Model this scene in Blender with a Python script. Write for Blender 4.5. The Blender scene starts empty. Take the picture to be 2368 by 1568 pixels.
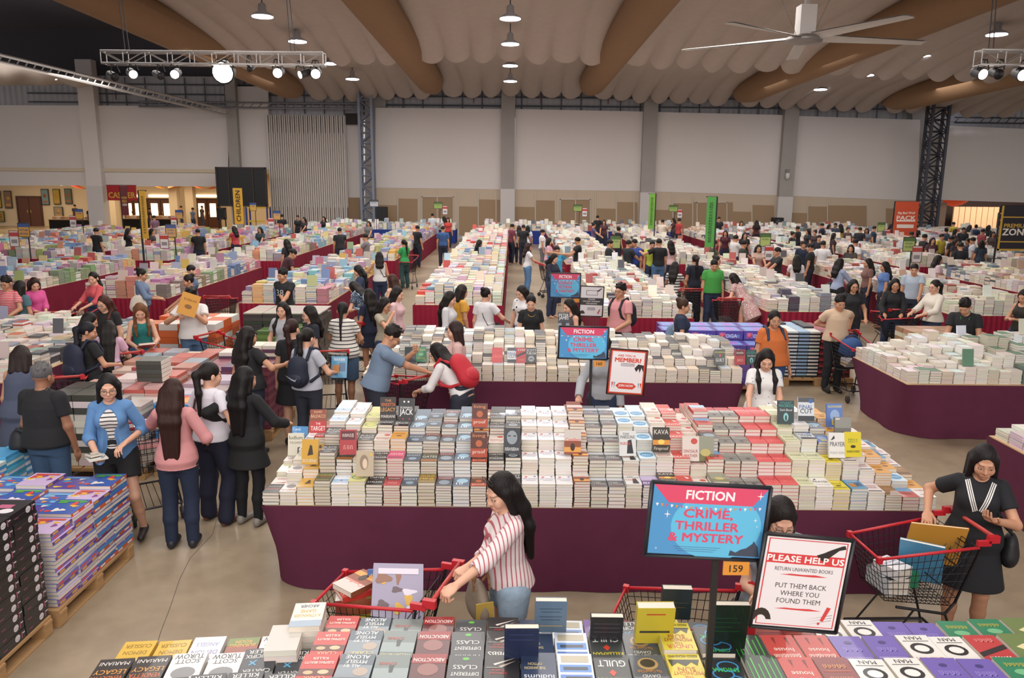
import bpy, math, random
import numpy as np
from mathutils import Matrix, Vector
random.seed(7); RNG = np.random.default_rng(7)
SC = bpy.context.scene; COL = SC.collection
# ---------------------------------------------------------------- camera
F_PX, CX, CY, CAM_H = 1800.0, 1184.0, 784.0, 3.3
PITCH = math.atan(359.0 / F_PX); ROLL = math.radians(0.5)
cam = bpy.data.cameras.new('camera'); cam_o = bpy.data.objects.new('camera', cam); COL.objects.link(cam_o)
cam.sensor_fit = 'HORIZONTAL'; cam.sensor_width = 36.0; cam.lens = F_PX / 2368.0 * 36.0
cam.clip_end = 300
cam.dof.use_dof = True; cam.dof.focus_distance = 6.6; cam.dof.aperture_fstop = 5.0
cam_o.matrix_world = Matrix.Translation((0, 0, CAM_H)) @ Matrix.Rotation(math.pi/2 - PITCH, 4, 'X') @ Matrix.Rotation(ROLL, 4, 'Z')
SC.camera = cam_o
# ---------------------------------------------------------------- world, area lights, exposure
SC.view_settings.view_transform = 'Standard'; SC.view_settings.look = 'None'
SC.view_settings.gamma = 1.0; SC.view_settings.use_curve_mapping = False
SC.view_settings.exposure = -0.2
wd = bpy.data.worlds.new('world'); SC.world = wd; wd.use_nodes = True
wd.node_tree.nodes['Background'].inputs[0].default_value = (0.99, 0.95, 0.96, 1)
wd.node_tree.nodes['Background'].inputs[1].default_value = 0.62
def area(name, loc, size, power, color, rot=(0, 0, 0), spread=180):
    l = bpy.data.lights.new(name, 'AREA'); l.shape = 'RECTANGLE'; l.size, l.size_y = size
    l.energy = power; l.color = color; l.spread = math.radians(spread)
    o = bpy.data.objects.new(name, l); COL.objects.link(o); o.location = loc; o.rotation_euler = rot
    return o
WARMW = (1.0, 0.945, 0.90)
area('bay_fill', (0.0, -5.0, 6.8), (18, 4), 1500, WARMW, rot=(math.radians(52), 0, 0))  # unseen fill added behind the camera to brighten the sides facing it
area('bay_fill', (-1.0, 5.5, 7.8), (9, 3), 460, WARMW)  # this and the next overhead areas: unseen, standing in for the ceiling lamps
area('bay_fill', (0.0, 13.5, 7.8), (14, 3), 900, WARMW)
area('bay_fill', (0.0, 22.0, 8.0), (26, 3), 1500, WARMW)
area('bay_fill', (0.0, 31.0, 8.0), (34, 3), 2000, WARMW)
area('bay_fill', (0.0, 38.0, 8.0), (56, 3), 2600, WARMW)  # unseen area, widened to brighten the ends of the back wall
area('bay_fill', (-23.0, 36.0, 6.6), (8, 6), 260, WARMW, rot=(math.pi, 0, 0))  # unseen upward fill added to brighten the left canopy
# ---------------------------------------------------------------- helpers
def unroll(px, py):
    dx, dy = px-CX, py-CY; c, s = math.cos(ROLL), math.sin(ROLL)
    return CX+dx*c+dy*s, CY-dx*s+dy*c
def at(px, py, z=0.0):                       # where the sight line through a pixel meets height z
    px, py = unroll(px, py); u = (px-CX)/F_PX; v = (CY-py)/F_PX
    dy = math.cos(PITCH)+v*math.sin(PITCH); dz = -math.sin(PITCH)+v*math.cos(PITCH); t = (z-CAM_H)/dz
    return u*t, dy*t
def atd(px, py, Y):                          # ... and where it meets depth Y -> x, z
    px, py = unroll(px, py); u = (px-CX)/F_PX; v = (CY-py)/F_PX
    dy = math.cos(PITCH)+v*math.sin(PITCH); dz = -math.sin(PITCH)+v*math.cos(PITCH); t = Y/dy
    return u*t, CAM_H+dz*t
def lin(c):
    if isinstance(c, str):
        c = [int(c[i:i+2], 16)/255 for i in (0, 2, 4)]
    return tuple(x/12.92 if x <= .04045 else ((x+.055)/1.055)**2.4 for x in c)
MATS = {}
def nd(nt, t, **kw):
    n = nt.nodes.new(t)
    for k, v in kw.items(): setattr(n, k, v)
    return n
def mat(col, rough=.6, metal=0.0, emit=0.0, bump=None, vary=0.0, spec=.5, coat=0.0, scale=40.0, stretch=(1, 1, 1)):
    """plain procedural material: colour + optional noise variation and noise bump"""
    key = (col, rough, metal, emit, bump, vary, spec, coat, scale, stretch)
    if key in MATS: return MATS[key]
    m = bpy.data.materials.new('mat_'+(col if isinstance(col, str) else 'c')); m.use_nodes = True
    nt = m.node_tree; b = nt.nodes['Principled BSDF']; c = lin(col)
    b.inputs['Base Color'].default_value = (*c, 1); b.inputs['Roughness'].default_value = rough
    b.inputs['Metallic'].default_value = metal; b.inputs['Specular IOR Level'].default_value = spec
    b.inputs['Coat Weight'].default_value = coat
    if emit:
        b.inputs['Emission Color'].default_value = (*c, 1); b.inputs['Emission Strength'].default_value = emit
    if bump or vary:
        tc = nd(nt, 'ShaderNodeTexCoord'); mp = nd(nt, 'ShaderNodeMapping'); mp.inputs['Scale'].default_value = stretch
        nt.links.new(tc.outputs['Object'], mp.inputs[0])
        nz = nd(nt, 'ShaderNodeTexNoise'); nz.inputs['Scale'].default_value = scale; nz.inputs['Detail'].default_value = 4
        nt.links.new(mp.outputs[0], nz.inputs['Vector'])
        if vary:
            mx = nd(nt, 'ShaderNodeMix', data_type='RGBA')
            mx.inputs[6].default_value = (*[x*(1-vary) for x in c], 1); mx.inputs[7].default_value = (*[min(1, x*(1+vary)) for x in c], 1)
            nt.links.new(nz.outputs[0], mx.inputs[0]); nt.links.new(mx.outputs[2], b.inputs['Base Color'])
        if bump:
            bp = nd(nt, 'ShaderNodeBump'); bp.inputs['Strength'].default_value = bump; bp.inputs['Distance'].default_value = .01
            nt.links.new(nz.outputs[0], bp.inputs['Height']); nt.links.new(bp.outputs[0], b.inputs['Normal'])
    MATS[key] = m; return m
def stripe_mat(c1, c2, axis=2, freq=30.0, duty=.3, rough=.8, c3=None, axis2=None):
    """cloth stripes running across the chosen object axis"""
    key = ('stripe', c1, c2, axis, freq, duty, c3)
    if key in MATS: return MATS[key]
    m = bpy.data.materials.new('striped_cloth'); m.use_nodes = True; nt = m.node_tree; b = nt.nodes['Principled BSDF']
    b.inputs['Roughness'].default_value = rough
    tc = nd(nt, 'ShaderNodeTexCoord'); sp = nd(nt, 'ShaderNodeSeparateXYZ'); nt.links.new(tc.outputs['Object'], sp.inputs[0])
    def band(ax, fq):
        mu = nd(nt, 'ShaderNodeMath', operation='MULTIPLY'); mu.inputs[1].default_value = fq; nt.links.new(sp.outputs[ax], mu.inputs[0])
        ad = nd(nt, 'ShaderNodeMath', operation='ADD'); ad.inputs[1].default_value = 100; nt.links.new(mu.outputs[0], ad.inputs[0])
        fr = nd(nt, 'ShaderNodeMath', operation='FRACT'); nt.links.new(ad.outputs[0], fr.inputs[0])
        lt = nd(nt, 'ShaderNodeMath', operation='LESS_THAN'); lt.inputs[1].default_value = duty; nt.links.new(fr.outputs[0], lt.inputs[0])
        return lt.outputs[0]
    mx = nd(nt, 'ShaderNodeMix', data_type='RGBA'); mx.inputs[6].default_value = (*lin(c1), 1); mx.inputs[7].default_value = (*lin(c2), 1)
    nt.links.new(band(axis, freq), mx.inputs[0]); out = mx.outputs[2]
    if c3:
        m2 = nd(nt, 'ShaderNodeMix', data_type='RGBA'); m2.inputs[7].default_value = (*lin(c3), 1)
        nt.links.new(out, m2.inputs[6]); nt.links.new(band(axis2 if axis2 is not None else 0, freq), m2.inputs[0]); out = m2.outputs[2]
    nt.links.new(out, b.inputs['Base Color']); MATS[key] = m; return m
def dots_mat(c1, c2, scale=25.0, thr=.3, rough=.8):
    key = ('dots', c1, c2, scale, thr)
    if key in MATS: return MATS[key]
    m = bpy.data.materials.new('dotted_cloth'); m.use_nodes = True; nt = m.node_tree; b = nt.nodes['Principled BSDF']
    b.inputs['Roughness'].default_value = rough
    tc = nd(nt, 'ShaderNodeTexCoord'); vo = nd(nt, 'ShaderNodeTexVoronoi'); vo.inputs['Scale'].default_value = scale
    nt.links.new(tc.outputs['Object'], vo.inputs['Vector'])
    lt = nd(nt, 'ShaderNodeMath', operation='LESS_THAN'); lt.inputs[1].default_value = thr; nt.links.new(vo.outputs['Distance'], lt.inputs[0])
    mx = nd(nt, 'ShaderNodeMix', data_type='RGBA'); mx.inputs[6].default_value = (*lin(c1), 1); mx.inputs[7].default_value = (*lin(c2), 1)
    nt.links.new(lt.outputs[0], mx.inputs[0]); nt.links.new(mx.outputs[2], b.inputs['Base Color']); MATS[key] = m; return m
def attr_mat(name, rough=.6, coat=0.0, sss=0.0, bump=0.0):
    m = bpy.data.materials.new(name); m.use_nodes = True; nt = m.node_tree; b = nt.nodes['Principled BSDF']
    a = nd(nt, 'ShaderNodeAttribute', attribute_name='Col'); nt.links.new(a.outputs['Color'], b.inputs['Base Color'])
    b.inputs['Roughness'].default_value = rough; b.inputs['Coat Weight'].default_value = coat
    b.inputs['Coat Roughness'].default_value = .15
    return m
def rotz(a): c, s = math.cos(a), math.sin(a); return np.array(((c, -s, 0), (s, c, 0), (0, 0, 1.)))
def rotx(a): c, s = math.cos(a), math.sin(a); return np.array(((1., 0, 0), (0, c, -s), (0, s, c)))
def roty(a): c, s = math.cos(a), math.sin(a); return np.array(((c, 0, s), (0, 1., 0), (-s, 0, c)))
BOXV = np.array([(x, y, z) for z in (-1, 1) for y in (-1, 1) for x in (-1, 1)], float)
BOXF = np.array([(0, 2, 3, 1), (4, 5, 7, 6), (0, 1, 5, 4), (2, 6, 7, 3), (0, 4, 6, 2), (1, 3, 7, 5)])
class MB:
    """collects shapes; build() links them as one mesh object"""
    def __init__(s): s.v = []; s.f = []; s.m = []; s.n = 0; s.smooth = []
    def add(s, v, f, mi=0, smooth=False):
        v = np.asarray(v, float); s.v.append(v)
        for q in f: s.f.append([int(i)+s.n for i in q]); s.m.append(mi); s.smooth.append(smooth)
        s.n += len(v); return s
    def box(s, c, h, mi=0, R=None):
        v = BOXV*np.asarray(h, float)
        if R is not None: v = v@R.T
        return s.add(v+np.asarray(c, float), BOXF, mi)
    def bar(s, a, b, r, mi=0, n=6, r2=None, cap=True):
        a = np.asarray(a, float); b = np.asarray(b, float); d = b-a; L = np.linalg.norm(d)
        if L < 1e-6: return s
        d /= L; u = np.cross(d, (0, 0, 1.) if abs(d[2]) < .9 else (1., 0, 0)); u /= np.linalg.norm(u); w = np.cross(d, u)
        r2 = r if r2 is None else r2; t = np.arange(n)*2*math.pi/n
        ring = np.cos(t)[:, None]*u+np.sin(t)[:, None]*w
        f = [(i, (i+1) % n, n+(i+1) % n, n+i) for i in range(n)]
        if cap: f += [tuple(range(n-1, -1, -1)), tuple(range(n, 2*n))]
        return s.add(np.vstack((a+ring*r, b+ring*r2)), f, mi, n > 6)
    def tube(s, pts, r, mi=0, n=6):
        for a, b in zip(pts[:-1], pts[1:]): s.bar(a, b, r, mi, n)
        return s
    def lathe(s, prof, c=(0, 0, 0), mi=0, n=20, R=None):
        t = np.arange(n)*2*math.pi/n; v = []
        for r, z in prof: v += [(r*math.cos(a), r*math.sin(a), z) for a in t]
        v = np.array(v)
        if R is not None: v = v@R.T
        f = []
        for k in range(len(prof)-1):
            f += [(k*n+i, k*n+(i+1) % n, (k+1)*n+(i+1) % n, (k+1)*n+i) for i in range(n)]
        f += [tuple(range(n-1, -1, -1)), tuple(range((len(prof)-1)*n, len(prof)*n))]
        return s.add(v+np.asarray(c, float), f, mi, True)
    def grid(s, P, mi=0, smooth=True):
        P = np.asarray(P); a, b = P.shape[:2]
        f = [(i*b+j, i*b+j+1, (i+1)*b+j+1, (i+1)*b+j) for i in range(a-1) for j in range(b-1)]
        return s.add(P.reshape(-1, 3), f, mi, smooth)
    def poly(s, pts, mi=0): return s.add(pts, [tuple(range(len(pts)))], mi)
    def prism(s, pts2, z0, z1, mi=0):
        n = len(pts2); v = [(x, y, z0) for x, y in pts2]+[(x, y, z1) for x, y in pts2]
        f = [tuple(range(n-1, -1, -1)), tuple(range(n, 2*n))]+[(i, (i+1) % n, n+(i+1) % n, n+i) for i in range(n)]
        return s.add(v, f, mi)
    def xf(s, R=None, t=(0, 0, 0)):
        s.v = [(v@R.T if R is not None else v)+np.asarray(t, float) for v in s.v]; return s
    def join(s, o, R=None, t=(0, 0, 0), mi=0):
        V = np.vstack(o.v); V = (V@R.T if R is not None else V)+np.asarray(t, float)
        s.v.append(V); s.f += [[i+s.n for i in q] for q in o.f]; s.m += [i+mi for i in o.m]; s.smooth += o.smooth; s.n += len(V); return s
    def mesh(s, name, mats):
        me = bpy.data.meshes.new(name); me.from_pydata(np.vstack(s.v).tolist(), [], s.f)
        for m in (mats if isinstance(mats, (list, tuple)) else [mats]): me.materials.append(m)
        me.polygons.foreach_set('material_index', np.array(s.m, np.int32)); me.polygons.foreach_set('use_smooth', np.array(s.smooth, bool))
        me.update(); return me
    def build(s, name, mats, parent=None, **kw): return link(name, s.mesh(name, mats), parent, **kw)
def link(name, me, parent=None, loc=None, rot=None):
    o = bpy.data.objects.new(name, me); COL.objects.link(o)
    if parent is not None: o.parent = parent
    if loc is not None: o.location = loc
    if rot is not None: o.rotation_euler = rot
    return o
def tag(o, label=None, cat=None, group=None, kind=None):
    for k, v in (('label', label), ('category', cat), ('group', group), ('kind', kind)):
        if v: o[k] = v
    return o
def thing(name, label, cat, loc=(0, 0, 0), rz=0.0, group=None):
    o = bpy.data.objects.new(name, None); COL.objects.link(o); o.location = loc; o.rotation_euler = (0, 0, rz); o.empty_display_size = .1
    return tag(o, label, cat, group)
def copy_tree(root, loc, rz, label, group=None):
    r = root.copy(); COL.objects.link(r); r.location = loc; r.rotation_euler = (0, 0, rz); r['label'] = label
    if group: r['group'] = group
    for ch in list(root.children):
        c = ch.copy(); COL.objects.link(c); c.parent = r
        for g in list(ch.children):
            d = g.copy(); COL.objects.link(d); d.parent = c
    return r
OBST = []                                    # footprints of tables and pallets
def blocked(x, y, r): return any(a-r < x < b+r and c-r < y < d+r for a, b, c, d in OBST)
def clear_spot(x, y, r):
    """nearest free standing place, preferring a step along the sight line"""
    if not blocked(x, y, r): return x, y
    best = None
    for f in np.arange(-.16, .161, .01):
        for dx in np.arange(-1.2, 1.21, .06):
            X, Y = x*(1+f)+dx, y*(1+f)
            if blocked(X, Y, r): continue
            c = abs(f)*170+abs(dx)*1800/Y
            if best is None or c < best[0]: best = (c, X, Y)
    return (best[1], best[2]) if best else (x, y)
TXT = {}
def text_geo(s, bold=.0):
    """flat letter outlines of a word as verts+faces, 1 unit tall capitals, centred"""
    key = (s, 0); bold = 0
    if key in TXT: return TXT[key]
    cu = bpy.data.curves.new('t', 'FONT'); cu.body = s; cu.align_x = 'CENTER'; cu.resolution_u = 2; cu.offset = bold; cu.fill_mode = 'FRONT'
    o = bpy.data.objects.new('t', cu); COL.objects.link(o)
    dg = bpy.context.evaluated_depsgraph_get(); me = o.evaluated_get(dg).to_mesh()
    v = np.array([p.co[:] for p in me.vertices]).reshape(-1, 3); f = [tuple(p.vertices) for p in me.polygons]
    o.evaluated_get(dg).to_mesh_clear(); bpy.data.objects.remove(o); bpy.data.curves.remove(cu)
    if len(v): v[:, :2] /= .72; v[:, 0] -= (v[:, 0].max()+v[:, 0].min())/2; v[:, 1] -= (v[:, 1].max()+v[:, 1].min())/2
    TXT[key] = (v, f); return TXT[key]
def put_text(mb, s, c, h, mi, width=None, R=None, bold=.0):
    """letters lying in the xy plane of R, centred at c; h = capital height, width = fit"""
    v, f = text_geo(s, 0)
    if not len(v): return
    v = v.copy(); v[:, :2] *= h
    if width:
        w = v[:, 0].max()-v[:, 0].min(); v[:, 0] *= width/w
    for i, (a, b) in enumerate(((0, 0), (-1, -1), (1, 1), (1, -1), (-1, 1)) if bold >= .02 else ((-.5, 0), (.5, 0)) if bold else ((0, 0),)):
        u = v+np.array((a*bold*h*1.1, b*bold*h*.9, i*1e-5))
        if R is not None: u = u@R.T
        mb.add(u+np.asarray(c, float), f, mi)
def put_marks(mb, n, c, h, mi, width, R=None):
    """print too small to read: a row of uneven strokes"""
    r = random.Random(n*31+int(h*1e4)); w = width/n
    for k in range(n):
        x = -width/2+(k+.5)*w; a = w*r.uniform(.25, .42); t = h*r.uniform(.36, .5)
        for q in ((x-a, -t, x-a*.4, t), (x-a, t*.6, x+a, t), (x+a*.4, -t, x+a, t*.3)):
            v = np.array([(q[0], q[1], 0), (q[2], q[1], 0), (q[2], q[3], 0), (q[0], q[3], 0)])
            mb.add((v@R.T if R is not None else v)+np.asarray(c, float), [(0, 1, 2, 3)], mi)
UP = np.array(((1., 0, 0), (0, 0, -1.), (0, 1., 0)))       # xy plane stood upright, reading towards -y
ORD = ['first', 'second', 'third', 'fourth', 'fifth', 'sixth', 'seventh', 'eighth', 'ninth', 'tenth', 'eleventh', 'twelfth', 'thirteenth', 'fourteenth', 'fifteenth', 'sixteenth', 'seventeenth', 'eighteenth', 'nineteenth', 'twentieth']
def ordn(i):
    if i < 20: return ORD[i]
    t, u = divmod(i+1, 10); tens = {2: 'twenty', 3: 'thirty', 4: 'forty'}[t]
    return tens+'-'+ORD[u-1] if u else {2: 'twentieth', 3: 'thirtieth', 4: 'fortieth'}[t]
# ---------------------------------------------------------------- people: smooth implicit bodies meshed on a grid
def vec(*a): return np.array(a, float)
def unit(v): v = np.asarray(v, float); return v/max(1e-9, np.linalg.norm(v))
def axis_pts(lo, hi, step, fine=()):
    p = [lo]
    while p[-1] < hi:
        s = step
        for a, b, f in fine:
            if a <= p[-1] <= b: s = min(s, f)
            elif p[-1] < a < p[-1]+s: s = min(s, max(f, a-p[-1]))
        p.append(p[-1]+s)
    return np.array(p)
class SDF:
    def __init__(s): s.ops = []
    def rc(s, a, b, r1, r2, k=.02, op='u', inf=0.0):
        s.ops.append(('rc', np.asarray(a, float), np.asarray(b, float), r1+inf, r2+inf, k, op)); return s
    def ell(s, c, r, R=None, k=.02, op='u', inf=0.0):
        s.ops.append(('ell', np.asarray(c, float), np.asarray(r, float)+inf, R, k, op)); return s
    def loft(s, o, R, zs, rx, ry, cy, k=.02, op='u', inf=0.0):
        s.ops.append(('loft', np.asarray(o, float), R, np.asarray(zs, float), np.asarray(rx, float)+inf, np.asarray(ry, float)+inf, np.asarray(cy, float), k, op)); return s
    def cut(s, p, n): s.ops.append(('cut', np.asarray(p, float), unit(n))); return s
    def bbox(s):
        lo, hi = np.full(3, 9.), np.full(3, -9.)
        for o in s.ops:
            if o[0] == 'cut' or o[-1] != 'u': continue
            a, b = s.obox(o); lo = np.minimum(lo, a); hi = np.maximum(hi, b)
        return lo, hi
    def obox(s, o):
        if o[0] == 'rc':
            r = max(o[3], o[4]); return np.minimum(o[1], o[2])-r, np.maximum(o[1], o[2])+r
        if o[0] == 'ell':
            r = o[2] if o[3] is None else np.sqrt(((o[3]*o[2])**2).sum(1)); return o[1]-r, o[1]+r
        c = np.array([(x, y, z) for z in (o[3][0], o[3][-1]) for x in (-o[4].max(), o[4].max()) for y in ((o[6]-o[5]).min(), (o[6]+o[5]).max())])@o[2].T+o[1]
        return c.min(0), c.max(0)
    def eval(s, X, Y, Z, m):
        D = np.full((len(X), len(Y), len(Z)), 9.0, np.float32)
        for o in s.ops:
            if o[0] == 'cut':
                p, n = o[1], o[2]
                D = np.maximum(D, ((X-p[0])*n[0])[:, None, None]+((Y-p[1])*n[1])[None, :, None]+((Z-p[2])*n[2])[None, None, :]).astype(np.float32); continue
            k = o[-2]; lo, hi = s.obox(o); e = m+k
            i0, i1 = np.searchsorted(X, lo[0]-e), np.searchsorted(X, hi[0]+e); j0, j1 = np.searchsorted(Y, lo[1]-e), np.searchsorted(Y, hi[1]+e); k0, k1 = np.searchsorted(Z, lo[2]-e), np.searchsorted(Z, hi[2]+e)
            if i1 <= i0 or j1 <= j0 or k1 <= k0: continue
            x = X[i0:i1, None, None].astype(np.float32); y = Y[None, j0:j1, None].astype(np.float32); z = Z[None, None, k0:k1].astype(np.float32)
            if o[0] == 'rc':
                a, b, r1, r2 = o[1:5]; ba = b-a; l2 = max(1e-8, float(ba@ba))
                px, py, pz = x-a[0], y-a[1], z-a[2]
                t = np.clip((px*ba[0]+py*ba[1]+pz*ba[2])/l2, 0, 1)
                d = np.sqrt((px-t*ba[0])**2+(py-t*ba[1])**2+(pz-t*ba[2])**2)-(r1+(r2-r1)*t)
            elif o[0] == 'ell':
                c, r, R = o[1:4]; px, py, pz = x-c[0], y-c[1], z-c[2]
                if R is not None: px, py, pz = px*R[0, 0]+py*R[1, 0]+pz*R[2, 0], px*R[0, 1]+py*R[1, 1]+pz*R[2, 1], px*R[0, 2]+py*R[1, 2]+pz*R[2, 2]
                k0_ = np.sqrt((px/r[0])**2+(py/r[1])**2+(pz/r[2])**2); k1_ = np.sqrt((px/r[0]**2)**2+(py/r[1]**2)**2+(pz/r[2]**2)**2)
                d = k0_*(k0_-1)/np.maximum(k1_, 1e-5)
            else:
                c, R, zs, rx, ry, cy = o[1:7]; px, py, pz = x-c[0], y-c[1], z-c[2]
                px, py, pz = px*R[0, 0]+py*R[1, 0]+pz*R[2, 0], px*R[0, 1]+py*R[1, 1]+pz*R[2, 1], px*R[0, 2]+py*R[1, 2]+pz*R[2, 2]
                ax = np.interp(pz, zs, rx); ay = np.interp(pz, zs, ry); ac = np.interp(pz, zs, cy)
                d = (np.sqrt((px/ax)**2+((py-ac)/ay)**2)-1)*np.minimum(ax, ay)
                d = np.maximum(d, np.maximum(zs[0]-pz, pz-zs[-1]))
            S = D[i0:i1, j0:j1, k0:k1]; d = d.astype(np.float32)
            if o[-1] == 'u':
                h = np.maximum(k-np.abs(S-d), 0)/max(k, 1e-6); S[...] = np.minimum(S, d)-h*h*k*.25
            else:
                d = -d; h = np.maximum(k-np.abs(S-d), 0)/max(k, 1e-6); S[...] = np.maximum(S, d)+h*h*k*.25
        return D
    def mesh(s, step, fine=((), (), ())):
        lo, hi = s.bbox(); m = step*2.2
        X, Y, Z = (axis_pts(lo[i]-m, hi[i]+m, step, fine[i]) for i in range(3))
        D = s.eval(X, Y, Z, m)
        ins = D < 0; c = np.zeros((len(X)-1, len(Y)-1, len(Z)-1), np.int8)
        for a in (0, 1):
            for b in (0, 1):
                for e in (0, 1): c += ins[a:len(X)-1+a, b:len(Y)-1+b, e:len(Z)-1+e]
        I, J, K = np.nonzero((c > 0) & (c < 8)); n = len(I)
        if not n: return np.zeros((0, 3)), np.zeros((0, 4), int)
        idx = np.full(c.shape, -1, np.int32); idx[I, J, K] = np.arange(n)
        acc = np.zeros((n, 3)); cnt = np.zeros(n)
        for ax in range(3):
            o1, o2 = [q for q in range(3) if q != ax]
            for u in (0, 1):
                for w in (0, 1):
                    p0 = [I, J, K]; p0[o1] = p0[o1]+u; p0[o2] = p0[o2]+w; p1 = list(p0); p1[ax] = p1[ax]+1
                    d0 = D[p0[0], p0[1], p0[2]]; d1 = D[p1[0], p1[1], p1[2]]; cr = (d0 < 0) != (d1 < 0)
                    t = np.where(cr, d0/np.where(cr, d0-d1, 1), 0)
                    q = np.zeros((n, 3)); q[:, ax] = t; q[:, o1] = u; q[:, o2] = w; acc += q*cr[:, None]; cnt += cr
        loc = acc/cnt[:, None]
        V = np.stack([A[B]+(A[B+1]-A[B])*loc[:, q] for q, (A, B) in enumerate(((X, I), (Y, J), (Z, K)))], 1)
        Fs = []
        for ax in range(3):
            o1, o2 = (ax+1) % 3, (ax+2) % 3
            sl0 = [slice(None)]*3; sl1 = [slice(None)]*3; sl0[ax] = slice(0, -1); sl1[ax] = slice(1, None)
            a, b = ins[tuple(sl0)], ins[tuple(sl1)]
            P = list(np.nonzero(a != b)); ok = (P[o1] > 0) & (P[o2] > 0) & (P[o1] < c.shape[o1]) & (P[o2] < c.shape[o2]); P = [q[ok] for q in P]
            def cell(d1, d2):
                Q = list(P); Q[o1] = Q[o1]+d1; Q[o2] = Q[o2]+d2; return idx[Q[0], Q[1], Q[2]]
            q = np.stack([cell(-1, -1), cell(0, -1), cell(0, 0), cell(-1, 0)], 1)
            fl = ~a[P[0], P[1], P[2]]; q[fl] = q[fl][:, ::-1]; Fs.append(q)
        return V, np.vstack(Fs)
def np_mesh(name, V, F, m, col=None, smooth=True):
    me = bpy.data.meshes.new(name); n, q = len(V), len(F); k = F.shape[1] if q else 4
    me.vertices.add(n); me.vertices.foreach_set('co', V.astype(np.float32).ravel())
    me.loops.add(q*k); me.loops.foreach_set('vertex_index', F.astype(np.int32).ravel())
    me.polygons.add(q); me.polygons.foreach_set('loop_start', np.arange(0, q*k, k, dtype=np.int32))
    me.polygons.foreach_set('use_smooth', np.full(q, smooth))
    if col is not None:
        a = me.color_attributes.new('Col', 'FLOAT_COLOR', 'POINT'); a.data.foreach_set('color', np.hstack((col, np.ones((n, 1)))).astype(np.float32).ravel())
    me.materials.append(m); me.update(calc_edges=True); return me
SKIN_M = attr_mat('skin', .5)
SKINS = {'l': 'd3a288', 'm': 'bd8a6c', 'd': '9a6a50', 'p': 'd9ab95'}
TZ = [.80, .86, .93, 1.03, 1.13, 1.21, 1.28, 1.325, 1.355]
TRX = {'f': [.126, .143, .138, .112, .118, .126, .120, .088, .052], 'm': [.126, .140, .138, .133, .142, .152, .148, .104, .058]}
TRY = {'f': [.10, .112, .106, .086, .096, .108, .090, .066, .052], 'm': [.10, .108, .104, .10, .108, .116, .098, .07, .056]}
def ik(S, W, l1, l2, pole):
    d = W-S; L = np.linalg.norm(d); L = min(max(L, .08), (l1+l2)*.995); u = unit(d); W = S+u*L
    a = (l1*l1-l2*l2+L*L)/(2*L); h = math.sqrt(max(0, l1*l1-a*a)); p = unit(pole-u*(pole@u))
    return S+u*a+p*h, W
HEAD_EXTRA = {}
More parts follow.
